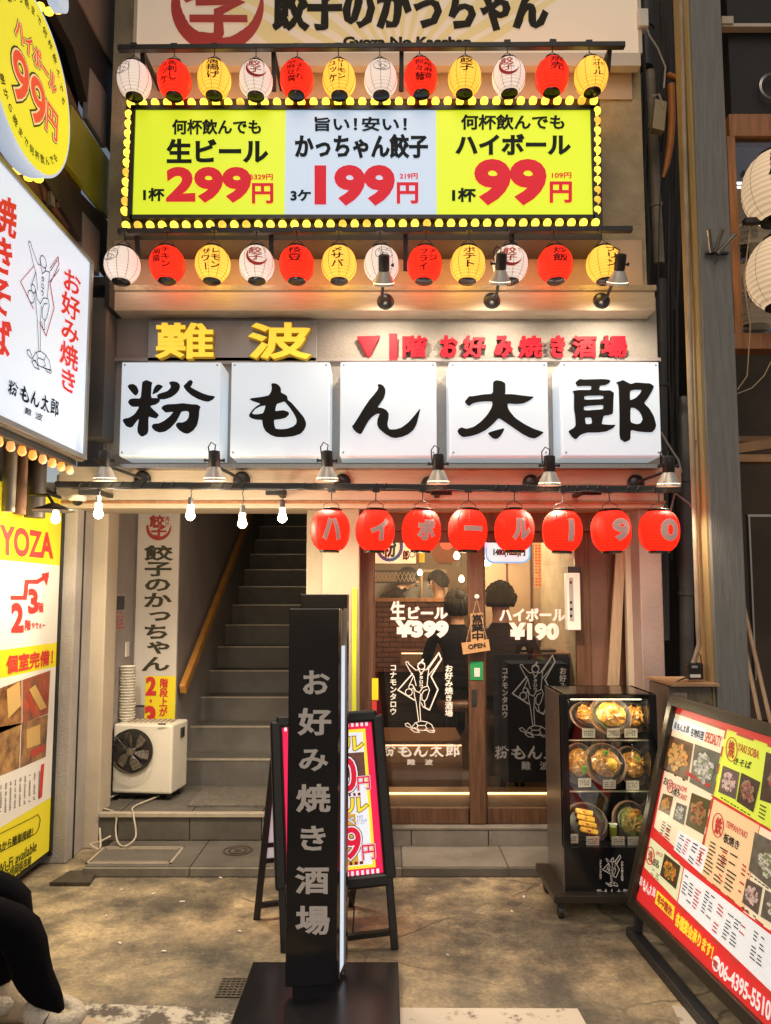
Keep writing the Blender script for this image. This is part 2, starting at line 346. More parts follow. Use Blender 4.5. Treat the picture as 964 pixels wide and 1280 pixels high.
def emblem(mb, pl, cx, cy, r, off=.003, sub=False, c4fn=None, skew=1):      # brush ring open at the upper right round the two characters
    fn = c4fn or (lambda x, y, z: pl.hit(x, y, z))
    a0, a1, N = math.radians(165), math.radians(375), 40; A = []; B = []
    for i in range(N + 1):
        t = i / N; a = a0 + (a1 - a0) * t; wdt = r * (.30 * math.sin(PI * min(1, .12 + t * .88)) ** .7 + .02) * (1 + .1 * (hsh(t * 9, 1) - .5))
        ro, ri = r, r - wdt; A.append((cx + ro * math.cos(a), cy - ro * math.sin(a))); B.append((cx + ri * math.cos(a), cy - ri * math.sin(a)))
    for i in range(N): mb.add([fn(*A[i], off), fn(*B[i], off), fn(*B[i + 1], off), fn(*A[i + 1], off)], [(0, 1, 2, 3)])
    def c4(x0, y0, x1, y1): return [fn(x0, y0, 0), fn(x1, y0, 0), fn(x1, y1, 0), fn(x0, y1, 0)]
    T(mb, '餃', None, c4(cx - r * .72, cy - r * 1.0, cx + r * .42, cy - r * .1), bold=.065, off=off + .0008, brush=1)
    T(mb, '子', None, c4(cx - r * .55, cy - r * .12, cx + r * .6, cy + r * .68), bold=.085, off=off + .0009, brush=1)
    if sub: T(mb, '肉汁', None, c4(cx + r * .5, cy - r * .95, cx + r * .85, cy - r * .1), bold=.03, off=off, vert=True, brush=1)
def marks(mb, pl, q, rows, cols, ln=.7, ht=.35, off=.003, seed=1, jit=.4):   # print too small to read: rows of short dashes
    c4 = q if pl is None else corners(pl, q); TL, TR, BR, BL = [Vector(v) for v in c4]; n = pl.n if pl else (BL - TL).cross(TR - TL).normalized()
    rnd = random.Random(seed)
    def mp(s_, t_): return (TL * (1 - s_) + TR * s_) * (1 - t_) + (BL * (1 - s_) + BR * s_) * t_ + n * off
    for i in range(rows):
        for j in range(cols):
            if rnd.random() < .12: continue
            a = j / cols; b = a + ln / cols * (1 - jit * rnd.random()); t0 = (i + .5 - ht / 2) / rows; t1 = (i + .5 + ht / 2) / rows
            mb.add([mp(a, t0), mp(b, t0), mp(b, t1), mp(a, t1)], [(0, 3, 2, 1)])
# ------------------------------------------------------------------ materials in use
STUCCO = M('grey_stucco', (.40, .37, .34), .85, noise=.22, nscale=3, bump=.5, bscale=90)
CONC = M('rough_concrete', (.40, .34, .23), .9, noise=.3, nscale=5, bump=.8, bscale=70)
CREAM = M('cream_paint', (.50, .43, .33), .6, noise=.12, nscale=4, bump=.15, bscale=40)
BEAM = M('beige_board', (.48, .40, .30), .6, noise=.15, nscale=6, stretch=(1, 1, 14))
LILAC = M('grey_painted_plaster', (.34, .31, .31), .75, noise=.15, nscale=2.5, bump=.25, bscale=60)
DARKW = M('stairwell_plaster', (.34, .31, .30), .8, noise=.2, nscale=2, bump=.2, bscale=50)
WOOD = M('dark_stained_wood', (.13, .062, .032), .42, noise=.45, nscale=5, stretch=(9, 9, .8), bump=.15, bscale=20)
WOOD2 = M('orange_wood', (.38, .16, .055), .5, noise=.4, nscale=5, stretch=(8, 8, .8))
PALEW = M('raw_plank_wood', (.42, .30, .19), .65, noise=.3, nscale=4, stretch=(10, 10, .8))
BLACK = M('black_enamel', (.012, .012, .014), .3, noise=.3, nscale=9)
BLACKM = M('matt_black_metal', (.02, .02, .022), .5, noise=.3, nscale=20)
GLOSSB = M('glossy_black_panel', (.008, .008, .01), .12, spec=.6, noise=.2, nscale=3)
STEEL = M('brushed_steel', (.42, .40, .38), .32, metal=1, noise=.2, nscale=6, stretch=(12, 12, .6))
WHITEP = M('white_plastic', (.72, .70, .64), .45, noise=.08, nscale=6)
WHITEM = M('cream_sheet_metal', (.70, .66, .56), .4, noise=.1, nscale=3, bump=.03, bscale=20)
INK = M('black_ink', (.012, .012, .013), .6, spec=.15); DGREY = M('dark_grey_print', (.022, .03, .034), .6, spec=.15)
REDINK = M('red_print', (.62, .03, .04), .5, emit=.42, ecol=(1, .03, .06), spec=.2)
RED2 = M('red_ink', (.60, .035, .03), .55); WHITEINK = M('white_vinyl', (.78, .74, .68), .6)
YEL = M('yellow_print', (.80, .66, .02), .55)
TILE = M('grey_stone_tile', (.22, .20, .17), .5, noise=.35, nscale=5, bump=.2, bscale=30)
TILE2 = M('dark_stone_tile', (.125, .115, .10), .45, noise=.35, nscale=4, bump=.2, bscale=30)
BRASS = M('worn_metal_nosing', (.52, .45, .36), .4, metal=.25, noise=.2, nscale=20)

# ------------------------------------------------------------------ ground
gm = bpy.data.materials.new('worn_pavement'); gm.use_nodes = True; n = gm.node_tree; b = n.nodes['Principled BSDF']; L = n.links.new
tc = n.nodes.new('ShaderNodeTexCoord')
def noise(sc, det=6, rough=.6):
    t = n.nodes.new('ShaderNodeTexNoise'); t.inputs['Scale'].default_value = sc; t.inputs['Detail'].default_value = det; t.inputs['Roughness'].default_value = rough
    L(tc.outputs['Object'], t.inputs['Vector']); return t.outputs['Fac']
def ramp(src, p0, p1, c0, c1):
    r = n.nodes.new('ShaderNodeValToRGB'); r.color_ramp.elements[0].position = p0; r.color_ramp.elements[1].position = p1
    r.color_ramp.elements[0].color = (*c0, 1); r.color_ramp.elements[1].color = (*c1, 1); L(src, r.inputs[0]); return r.outputs[0]
def mix(f, a, c, bt='MIX'):
    x = n.nodes.new('ShaderNodeMix'); x.data_type = 'RGBA'; x.blend_type = bt
    if hasattr(f, 'links'): L(f, x.inputs[0])
    else: x.inputs[0].default_value = f
    L(a, x.inputs[6]); L(c, x.inputs[7]); return x.outputs[2]
big = noise(1.1, 8, .68); mid = noise(5, 8, .7); fine = noise(60, 4, .6)
base = ramp(big, .42, .60, (.125, .110, .088), (.43, .355, .235))
spots = ramp(mid, .36, .66, (.42, .42, .44), (1.3, 1.25, 1.1)); grit = ramp(fine, .3, .7, (.75, .75, .75), (1.2, 1.2, 1.2))
col = mix(1.0, mix(1.0, base, spots, 'MULTIPLY'), grit, 'MULTIPLY')
flk = ramp(noise(16, 10, .8), .60, .66, (0, 0, 0), (.75, .75, .75)); fm = n.nodes.new('ShaderNodeMath'); fm.operation = 'MULTIPLY'; L(flk, fm.inputs[0]); L(ramp(noise(2.3, 5, .7), .47, .6, (0, 0, 0), (1, 1, 1)), fm.inputs[1])
lt = n.nodes.new('ShaderNodeRGB'); lt.outputs[0].default_value = (.52, .44, .30, 1); col = mix(fm.outputs[0], col, lt.outputs[0])
dkf = ramp(noise(28, 8, .8), .30, .37, (.8, .8, .8), (0, 0, 0)); dks = n.nodes.new('ShaderNodeRGB'); dks.outputs[0].default_value = (.06, .05, .04, 1); col = mix(dkf, col, dks.outputs[0])
vo = n.nodes.new('ShaderNodeTexVoronoi'); vo.feature = 'DISTANCE_TO_EDGE'; vo.inputs['Scale'].default_value = 1.05; vo.inputs['Randomness'].default_value = 1
mp = n.nodes.new('ShaderNodeMix'); mp.data_type = 'RGBA'; mp.inputs[0].default_value = .13; L(tc.outputs['Object'], mp.inputs[6])
nc = n.nodes.new('ShaderNodeTexNoise'); nc.inputs['Scale'].default_value = 4; nc.inputs['Detail'].default_value = 6; L(tc.outputs['Object'], nc.inputs['Vector']); L(nc.outputs['Color'], mp.inputs[7])
L(mp.outputs[2], vo.inputs['Vector'])
crack = ramp(vo.outputs['Distance'], .001, .007, (1, 1, 1), (0, 0, 0))
dk = n.nodes.new('ShaderNodeRGB'); dk.outputs[0].default_value = (.05, .04, .03, 1)
cm = n.nodes.new('ShaderNodeMath'); cm.operation = 'MULTIPLY'; L(crack, cm.inputs[0]); L(ramp(big, .45, .55, (0, 0, 0), (.8, .8, .8)), cm.inputs[1])
col = mix(cm.outputs[0], col, dk.outputs[0]); L(col, b.inputs['Base Color'])
L(ramp(mid, .3, .7, (.5, .5, .5), (.85, .85, .85)), b.inputs['Roughness'])
bp = n.nodes.new('ShaderNodeBump'); bp.inputs['Strength'].default_value = .45; bp.inputs['Distance'].default_value = .012; L(mid, bp.inputs['Height'])
bp2 = n.nodes.new('ShaderNodeBump'); bp2.inputs['Strength'].default_value = .35; bp2.inputs['Distance'].default_value = .004; L(fine, bp2.inputs['Height']); L(bp.outputs[0], bp2.inputs['Normal']); L(bp2.outputs[0], b.inputs['Normal'])
MB().quad([(-150, -150, 0), (150, -150, 0), (150, 150, 0), (-150, 150, 0)]).build('street_pavement', gm, kind='structure')
# worn white road paint near the camera
pm = bpy.data.materials.new('worn_road_paint'); pm.use_nodes = True; n = pm.node_tree; b = n.nodes['Principled BSDF']; L = n.links.new; tc = n.nodes.new('ShaderNodeTexCoord')
L(ramp(noise(9, 8, .75), .47, .55, (.085, .07, .055), (.50, .46, .38)), b.inputs['Base Color']); b.inputs['Roughness'].default_value = .7
pm2 = bpy.data.materials.new('road_paint'); pm2.use_nodes = True; n = pm2.node_tree; b = n.nodes['Principled BSDF']; L = n.links.new; tc = n.nodes.new('ShaderNodeTexCoord')
L(ramp(noise(12, 8, .75), .36, .44, (.15, .12, .09), (.55, .50, .42)), b.inputs['Base Color']); b.inputs['Roughness'].default_value = .65
def gsheet(name, pts, z, m, **k): return MB().add([(p.x, p.y, z) for p in [G(*q) for q in pts]], [tuple(range(len(pts)))[::-1]]).build(name, m, **k)
gsheet('painted_line', [(497, 1261), (722, 1262), (760, 1330), (498, 1330)], .004, pm2, kind='structure')
gsheet('worn_painted_line', [(60, 1254), (300, 1262), (300, 1330), (40, 1330)], .004, pm, kind='structure')
gsheet('painted_line', [(840, 1258), (868, 1262), (900, 1330), (872, 1330)], .004, pm2, kind='structure')
DRAIN = M('cast_iron', (.12, .10, .08), .55, metal=.6, noise=.4, nscale=30, bump=.5, bscale=60)
# small iron cover by the left wall, patched grating
p = [G(88, 1093), G(122, 1093), G(112, 1108), G(62, 1108)]
cov = MB().slab([(q.x, q.y, .02) for q in p], .02, (0, 0, 1)).build('access_cover', DRAIN, label='small square iron access cover on the ground by the left wall', cat='drain cover')
g = MB(); c = G(296, 1235)
for i in range(8):
    g.box(c.x - .07, c.x + .07, c.y - .07 + i * .019, c.y - .064 + i * .019, .0005, .004); g.box(c.x - .07 + i * .019, c.x - .064 + i * .019, c.y - .07, c.y + .07, .0005, .0035)
g.build('drain_grating', DRAIN, label='fine iron drain grating in the ground left of the black pillar sign', cat='drain grating')
# litter
lit = M('scrap_paper', (.7, .66, .58), .8)
lm_ = MB(); rnd = random.Random(3)
for px, py in ((250, 1089), (192, 1118), (133, 1146), (228, 1128), (152, 1113), (205, 1190), (300, 1165), (640, 1140), (450, 1210), (655, 1122), (560, 1195), (150, 1180), (84, 1090), (276, 1098)):
    q = G(px, py, .0); a = rnd.random() * 3; r = rnd.uniform(.006, .014)
    lm_.obox(q + Vector((0, 0, .004)), (r * math.cos(a), r * math.sin(a), 0), (-r * .4 * math.sin(a), r * .4 * math.cos(a), 0), (0, 0, .002))
lm_.build('litter', lit, kind='stuff', label='scraps of paper scattered on the pavement', cat='litter')

# ------------------------------------------------------------------ platform step, terrace, tiles
YP, YT, ZP, ZT = 4.10, 4.55, .05, .205
XL = -1.80
def tiles(name, rows, m1, m2, parent, top=True):
    for i, (x0, x1, y0, y1, z0, z1) in enumerate(rows):
        g = .003; MB().box(x0 + g, x1 - g, y0 + (g if top else 0), y1 - (g if top else 0), z0 + (0 if top else g), z1 - (0 if top else g)).build('tile', [m1, m2][(i * 7 // 3) % 2], parent, bevel=.002)
plat = MB().box(-1.62, 1.62, YP + .006, 4.7, 0, ZP - .008).build('platform_step', TILE2, kind='structure')
xs = [-1.62, -1.05, -.48, .09, .66, 1.23, 1.62]
rows = []
for i in range(6): rows.append((xs[i], xs[i + 1], YP, YP + .02, .001, ZP))
tiles('riser', rows, TILE, TILE2, plat, False)
rows = [(xs[i], xs[i + 1], YP + .02, YT - .004, ZP - .008, ZP) for i in range(6)]
tiles('top', rows, TILE2, TILE, plat)
for cx_, cy_ in ((842 / 2.835, 880 + 520 / 2.835),):
    q = G(cx_, cy_, ZP); r_ = MB()
    for R in (.085, .055, .02): r_.lathe([(R, .0005), (R, .004), (R - .012, .005), (R - .014, .0005)], q, 28, cap=False)
    r_.build('round_drain_cover', DRAIN, label='round drain lid set in the tiled step before the stairs', cat='drain cover')
q = [G(352, 1052, ZP), G(612 / 2.835, 880 + 508 / 2.835, ZP), G(575 / 2.835, 880 + 568 / 2.835, ZP), G(325 / 2.835, 880 + 560 / 2.835, ZP)]
a = G(130, 1059, ZP); b2 = G(214, 1080, ZP); fr = MB()
for (x0, x1, y0, y1) in ((a.x, b2.x, b2.y, b2.y + .012), (a.x, b2.x, a.y - .012, a.y), (a.x, a.x + .012, b2.y, a.y), (b2.x - .012, b2.x, b2.y, a.y), (a.x + .03, b2.x - .03, b2.y + .03, b2.y + .036), (a.x + .03, b2.x - .03, a.y - .036, a.y - .03)):
    fr.box(x0, x1, y0, y1, ZP - .002, ZP + .004)
fr.build('inspection_hatch', BRASS, label='rectangular metal-edged inspection hatch in the tiled step at left', cat='hatch')
ter = MB().box(-1.78, -.30, YT + .014, 5.22, 0, ZT - .010).build('stair_landing', TILE2, kind='structure')
xs = [-1.714, -1.60, -1.17, -.74, -.30]
tiles('r', [(xs[i], xs[i + 1], YT, YT + .02, ZP - .002, ZT - .022) for i in range(4)], TILE2, TILE, ter, False)
tiles('t', [(xs[i], xs[i + 1], YT + .02, 5.20, ZT - .010, ZT) for i in (0, 1, 2, 3)], TILE2, TILE2, ter)
MB().box(-1.71, -.30, YT - .012, YT + .03, ZT - .02, ZT + .004).build('nosing', BRASS, ter, bevel=.002)
MAT = M('coarse_doormat', (.16, .14, .12), .95, noise=.4, nscale=40, bump=.8, bscale=120)
MB().box(-1.22, -.50, 4.68, 5.12, ZT + .002, ZT + .012).build('doormat', MAT, label='flat grey mat on the landing at the foot of the stairs', cat='mat')
# base under the doors
dz = .155
db = MB().box(-.30, 1.52, 4.46, 9.0, 0, dz - .01).build('door_plinth', TILE2, kind='structure')
xs = [-.30, .15, .60, 1.05, 1.52]
tiles('r', [(xs[i], xs[i + 1], 4.44, 4.46, ZP - .002, dz - .012) for i in range(4)], TILE, TILE2, db, False)
MB().box(-.30, 1.52, 4.437, 4.50, dz - .01, dz).build('threshold', TILE, db)

# ------------------------------------------------------------------ restaurant building
YF = 4.30
bld = thing('restaurant_building', (0, YF, 0), 'grey stucco restaurant front with beige ledge and beams, hung with lanterns and signs', 'building')
X135, X803, X822 = W(132, 480, YF).x, W(804, 200, YF).x, W(823, 480, YF).x
mb = MB().box(X135 - .02, X803, YF, YF + .3, W(0, 372, YF).z, 9); mb.build('upper_wall', CONC, bld)
MB().box(X135, X822, YF - .004, YF + .28, W(0, 592, YF).z, W(0, 372, YF).z).build('sign_wall', STUCCO, bld)
YL = 4.16
m_ = MB(); fbox(m_, 136, 363, 819, 388, YL, .16); m_.build('ledge_board', BEAM, bld, bevel=.004)
m_ = MB(); fbox(m_, 134, 356, 821, 363, YL - .01, .17); m_.build('ledge_cap', CONC, bld, bevel=.003)
m_ = MB(); fbox(m_, 136, 388, 142, 452, YF - .04, .04); fbox(m_, 133, 447, 826, 451, YF - .035, .033); m_.build('conduit_trim', LILAC, bld)
m_ = MB(); fbox(m_, 74, 583, 852, 606, 4.20, .12); m_.build('fascia_board', BEAM, bld, bevel=.004)
m_ = MB(); fbox(m_, 150, 580, 826, 585, 4.12, .10); m_.build('sign_tray', STEEL, bld)
zl = W(0, 636, YF).z; zf = W(0, 607, YF).z
MB().box(XL - .12, X822, YF - .03, YF + .26, zl, zf + .06).build('lintel', CREAM, bld, bevel=.004)
MB().box(XL - .13, X822 + .005, YF - .045, YF - .03, W(0, 629, YF - .045).z, W(0, 626, YF - .045).z).build('lintel_trim', WOOD2, bld)
BKB = M('pale_backing_board', (.50, .38, .27), .6, noise=.12, nscale=3)
m_ = MB(); fbox(m_, 142, 300, 803, 358, YF - .012, .01); m_.build('backing_board', BKB, bld)
m_ = MB(); fbox(m_, 160, 82, 790, 124, YF - .012, .01); m_.build('backing_board', BKB, bld)
# left jamb
MB().box(-2.75, XL, YF, YT, 0, zf + .02).build('left_pillar', STUCCO, bld, bevel=.006)
MB().box(XL + .0005, XL + .008, 4.39, 4.398, 0, zl).build('pillar_groove', BLACKM, bld)
MB().box(-2.75, -1.715, YT + .002, 4.74, 0, zf).build('side_post', CREAM, bld, bevel=.006)
MB().box(-2.75, -1.762, 4.742, 5.4, 0, zf).build('side_wall_panel', DARKW, bld)
MB().box(-2.2, -1.45, 5.21, 5.4, ZT, 3.4).build('banner_wall', DARKW, bld)
# middle pillar
xa, xb, xc = W(381, 700, YF).x, W(403, 700, YF).x, W(447, 700, YF).x
PIL = M('aged_cream_pillar', (.33, .28, .20), .65, noise=.15, nscale=3, bump=.1)
MB().box(xb, xc + .01, YF, 4.52, 0, zl).build('middle_pillar', PIL, bld, bevel=.005)
MB().box(xa, xb, YF + .1, 4.9, 0, zl).build('middle_pillar_return', PIL, bld)
MB().box(xc - .028, xc - .004, YF - .012, YF, .3, W(0, 735, YF).z).build('reflection_strip', M('lime_reflection', (.55, .62, .03), .5, noise=.1), bld)  # greenish reflection on the pillar, put in as a coloured strip
# right pillar
xd, xe = W(801, 750, YF).x, W(829, 750, YF).x
MB().box(xd, xe, YF, 5.6, 0, zl).build('right_pillar', M('mauve_painted_pillar', (.33, .25, .23), .7, noise=.2, nscale=3, bump=.3), bld, bevel=.006)
MB().box(X803 - .3, X803 - .001, YF + .3, 7.0, 0, 9).build('side_wall', CONC, bld)
MB().box(-1.45, 1.55, 9.0, 9.2, 0, 6.4).build('rear_wall', DARKW, bld)
# stairwell shell
MB().box(-1.60, -1.45, 5.4, 9.0, 0, 5.2).build('stairwell_left_wall', DARKW, bld)
MB().box(xa + .002, xa + .1, 4.9, 9.0, 0, 5.2).build('stairwell_right_wall', DARKW, bld)
m_ = MB().slab([(-1.6, 4.57, zl + .30), (xa + .1, 4.57, zl + .30), (xa + .1, 9.0, zl + 2.6), (-1.6, 9.0, zl + 2.6)], .1, (0, -.5, .85)); m_.build('stairwell_ceiling', DARKW, bld)

# ------------------------------------------------------------------ stairs
st = thing('staircase', (-.96, 5.3, ZT), 'steep dark stairs with pale metal nosings climbing behind the left opening', 'stairs')
STEP = M('dark_stair_vinyl', (.155, .143, .13), .6, noise=.35, nscale=3, bump=.15, bscale=40)
ty, rz = .288, .1763
for k in range(15):
    y0 = 5.30 + ty * k; z1 = ZT + .152 + rz * k
    s_ = MB().box(-1.449, xa + .001, y0, y0 + ty + .02, z1 - rz - .02, z1).build('step', STEP, st)
    MB().box(-1.448, xa, y0 - .006, y0 + .032, z1 - .004, z1 + .005).build('nosing', BRASS, s_)
# handrail along the left wall
hr = thing('handrail', (-1.4, 5.6, 1), 'brown wooden handrail sloping up the left stairwell wall', 'handrail')
def hrp(y): return Vector((-1.40, y, .62 + (y - 5.22) * (rz / ty) + .26))
HW = M('varnished_handrail_wood', (.60, .28, .06), .35, noise=.3, nscale=6)
MB().bar(hrp(5.18), hrp(8.8), .045, .075).build('rail', HW, hr, bevel=.01)
for y in (5.35, 6.2, 7.05, 7.9):
    p = hrp(y); MB().tube([p + Vector((0, 0, -.03)), p + Vector((-.02, 0, -.07)), (-1.45, y, p.z - .08)], .008).build('bracket', BRASS, hr)

# ------------------------------------------------------------------ restaurant interior
inn = thing('dining_room', (.6, 5, dz), kind='structure')
x0i, x1i = xa + .12, 1.50
IFL = M('dark_wood_floor', (.10, .055, .03), .35, noise=.3, nscale=4, stretch=(1, 6, 1)); IW = M('dining_wall', (.27, .19, .12), .8, noise=.25, nscale=2)
MB().box(x0i, x1i, 4.56, 8.98, dz - .008, dz).build('floor', IFL, inn, kind=None)
MB().box(x0i, x1i, 7.6, 7.7, dz, 2.7).build('back_wall', IW, inn)
MB().box(x1i, x1i + .02, 4.7, 7.6, dz, 2.7).build('right_wall', IW, inn)
MB().box(xa + .1, xa + .12, 4.7, 7.6, dz, 2.7).build('left_wall', M('dining_side_wall', (.20, .13, .08), .8), inn)
MB().box(x0i, x1i, 4.56, 7.7, 2.7, 2.75).build('ceiling', M('dining_ceiling', (.16, .12, .09), .8), inn)
# pale partition on the right half of the room
m_ = MB(); fbox(m_, 600, 640, 716, 800, 6.1, .05); m_.build('partition', M('pale_partition', (.46, .33, .21), .7, noise=.2, nscale=2), inn)
m_ = MB()
for x in (633, 663, 688): fbox(m_, x, 660, x + 2, 800, 6.09, .012)
m_.build('partition_seam', WOOD, inn)
# kitchen counter with brick-shaped tiles
kc = thing('kitchen_counter', (.1, 6.3, dz), 'brown brick-tiled kitchen counter inside behind the left door', 'counter')
ka, kb = W(462, 0, 6.3).x, W(570, 0, 6.3).x; kz = W(0, 752, 6.3).z
ka, kb = W(455, 760, 6.3).x, W(572, 760, 6.3).x
MB().box(ka, kb, 6.32, 6.7, dz, kz).build('base', M('dark_mortar', (.03, .022, .018), .9), kc)
bm_ = None; BR = M('brown_brick_tile', (.21, .095, .055), .4, noise=.3, nscale=12); rr = 0; z = dz + .12; proto = None
while z < kz - .03:
    x = ka + (.0 if rr % 2 else -.055)
    while x < kb - .02:
        a_, b_ = max(ka, x), min(kb, x + .105)
        if z > .85:
            MB().box(a_, b_, 6.308, 6.322, z, z + .036).build('brick', BR, kc)
        x += .11
    z += .042; rr += 1
MB().box(ka, kb + .03, 6.27, 6.75, kz, kz + .03).build('counter_top', WOOD2, kc)
# kitchen behind: shelf, lattice, steel hood
m_ = MB(); fbox(m_, 462, 727, 560, 790, 7.3, .05); ks = m_.build('kitchen_back_panel', M('kitchen_steel_wall', (.28, .27, .25), .45, metal=.4, noise=.3, nscale=3), label='grey steel kitchen wall seen behind the chef', cat='wall panel')
lt = thing('lattice_screen', tuple(W(492, 728, 6.2)), 'dark lattice strip above the kitchen opening under the inside sign', 'screen')
m_ = MB(); fbox(m_, 466, 713, 519, 715, 6.2, .02); fbox(m_, 466, 727, 519, 729, 6.2, .02); m_.build('frame', BLACKM, lt)
m_ = MB()
for i in range(11):
    for sgn in (1, -1):
        p = W(468 + i * 5, 721, 6.205); m_.bar(p + Vector((-.018 * sgn, 0, -.045)), p + Vector((.018 * sgn, 0, .045)), .006)
m_.build('lattice', PALEW, lt)
isg = thing('inside_shop_sign', tuple(W(492, 690, 6.0)), 'cream sign with a blue ring above the kitchen, behind the left door', 'sign')
m_ = MB(); fbox(m_, 464, 668, 520, 704, 6.0, .05); m_.build('panel', M('lit_cream_panel', (.75, .62, .4), .5, emit=.75, ecol=(.95, .72, .42)), isg)
BLUE = M('blue_print', (.03, .12, .45), .5); m_ = MB(); P6 = PY(6.0)
stroke(m_, ring(487, 683, 15, 24, 17), 4, lambda x, y, z: P6.hit(x, y, z), .003, True); m_.build('blue_ring', BLUE, isg)
m_ = MB(); T(m_, '粉', P6, (479, 672, 495, 696), .05, .004); T(m_, '郎', P6, (504, 688, 511, 700), .05); stroke(m_, ring(515.5, 693, 3.5, 12), 1, lambda x, y, z: P6.hit(x, y, z), .004, True)
m_.build('lettering', INK, isg)
YT2 = MB(); fbox(YT2, 524, 685, 531, 703, 5.6, .01); YT2.build('yellow_tag', M('yellow_menu_strip', (.8, .6, .05), .6, emit=.3), label='small yellow strip hanging inside beside the kitchen sign', cat='menu strip')
# doorway frame inside / shelves / dim shapes
m_ = MB(); fbox(m_, 526, 714, 529, 790, 7.2, .05); fbox(m_, 556, 714, 559, 790, 7.2, .05); fbox(m_, 526, 712, 559, 715, 7.2, .05); m_.build('inner_doorway', PALEW, label='pale doorway frame at the back of the kitchen', cat='doorway')
# lit round price sign
P5 = PY(5.2); c = W(635, 668, 5.2)
ls = thing('lit_price_sign', tuple(c), 'glowing white rounded sign with a blue rim behind the right door', 'sign')
def rrect(mb, pl, x0, y0, x1, y1, r, t, off=0):
    pts = []
    for cx_, cy_, a0 in ((x1 - r, y0 + r, -90), (x1 - r, y1 - r, 0), (x0 + r, y1 - r, 90), (x0 + r, y0 + r, 180)):
        for k in range(6): a = math.radians(a0 + k * 18); pts.append((cx_ + r * math.cos(a), cy_ + r * math.sin(a)))
    f = [pl.hit(x, y, off) for x, y in pts]; bk = [p - pl.n * t for p in f]; N = len(f)
    mb.add(f + bk, [tuple(range(N))[::-1], tuple(range(N, 2 * N))] + [(i, (i + 1) % N, N + (i + 1) % N, N + i) for i in range(N)]); return mb
rrect(MB(), P5, 607, 640, 663, 704, 10, .04).build('rim', M('lit_blue_rim', (.2, .45, .8), .5, emit=.7, ecol=(.25, .6, 1)), ls)
rrect(MB(), P5, 609, 640, 661, 702, 9, .01, .004).build('face', M('lit_white_face', (.8, .85, .9), .5, emit=.85, ecol=(.85, .95, 1)), ls)
m_ = MB(); T(m_, '1480(1628)円', P5, (617, 686, 656, 696), .07, .008); m_.build('lettering', INK, ls)
for i, (x0, y0, x1, y1, lab) in enumerate([(668, 678, 678, 735, 'tall orange paper menu strip on the inner partition, left one'), (679, 678, 689, 735, 'tall orange paper menu strip on the inner partition, right one'), (693, 708, 700, 742, 'small pale paper notice on the inner wall beside the orange strips')]):
    t = thing('menu_strip', tuple(W((x0 + x1) / 2, y1, 6.0)), lab, 'menu strip')
    MB().slab(corners(PY(6.05), (x0, y0, x1, y1)), .003, (0, -1, 0)).build('paper', M('orange_paper', (.62, .36, .16), .8) if i < 2 else WHITEP, t)
    m_ = MB(); marks(m_, PY(6.05), (x0 + 1, y0 + 2, x1 - 1, y1 - 2), 14, 2, .8, .45, .002, i); m_.build('print', RED2 if i < 2 else INK, t)
# benches with light strips under them, seen through the lower glass
LED = M('warm_led_strip', (1, .7, .4), .5, emit=3.2, ecol=(1, .62, .28)); BW = M('bench_wood', (.20, .10, .05), .4, noise=.3, nscale=5)
for nm, q, Y, lab in (('bench_step', (472, 926, 578, 1000), 5.05, 'wooden floor step with a glowing strip under its edge, inside the left door'),):
    t = thing(nm, tuple(W(525, 1000, Y)), lab, 'step')
    m_ = MB(); fbox(m_, q[0], 926, q[2], 931, Y - .02, .5); m_.build('top', BW, t)
    m_ = MB(); fbox(m_, q[0], 931, q[2], 988, Y + .03, .4); m_.build('front', M('bench_front', (.42, .26, .14), .6, noise=.2), t)
    m_ = MB(); fbox(m_, q[0] + 1, 930.5, q[2] - 1, 932.5, Y, .01); m_.build('light_strip', LED, t)
    m_ = MB(); fbox(m_, q[0], 957, q[2], 986, Y - .05, .08); m_.build('kick_board', BW, t)
t = thing('wall_shelf', tuple(W(515, 815, 6.2)), 'short glowing wooden shelf inside behind the left door', 'shelf')
m_ = MB(); fbox(m_, 501, 813, 532, 816, 6.1, .12); m_.build('board', BW, t); m_ = MB(); fbox(m_, 502, 816, 531, 817.5, 6.12, .02); m_.build('light_strip', LED, t)
m_ = MB(); fbox(m_, 501, 818, 532, 832, 6.2, .02); m_.build('back', PALEW, t)
for px0, px1, lab in ((470, 590, 'left'), (606, 735, 'right')):
    t = thing('door_sill_light', tuple(W((px0 + px1) / 2, 1010, 4.64)), 'lit pale sill just inside the %s door at floor level' % lab, 'sill')
    m_ = MB(); fbox(m_, px0, 994, px1, 1012, 4.66, .2); m_.build('board', M('pale_sill_board', (.55, .38, .22), .5, noise=.15), t)
    m_ = MB(); fbox(m_, px0, 991, px1, 993, 4.645, .012); m_.build('light_strip', LED, t)
# table in front of the seated guests, right half
t = thing('dining_table', tuple(W(660, 900, 5.4)), 'dark dining table with a blue plate and a black tray behind the right door', 'table')
zt = W(0, 812, 5.5).z; ta, tb = W(612, 800, 5.4).x, W(712, 800, 5.4).x
MB().box(ta, tb, 5.15, 5.75, zt - .03, zt).build('tabletop', BW, t)
for x_ in (ta + .05, tb - .05):
    for y_ in (5.2, 5.7): MB().box(x_ - .02, x_ + .02, y_ - .02, y_ + .02, dz, zt - .03).build('leg', BLACKM, t)
p = W(625, 812, 5.3); MB().lathe([(.02, 0), (.075, .008), (.085, .018), (.07, .012)], (p.x, 5.3, zt), 20).build('plate', M('blue_glaze', (.03, .08, .35), .2), label='blue plate on the dining table behind the right door', cat='plate')
MB().box(p.x + .12, p.x + .38, 5.22, 5.4, zt + .002, zt + .018).build('tray', BLACKM, label='black tray on the dining table behind the right door', cat='tray')
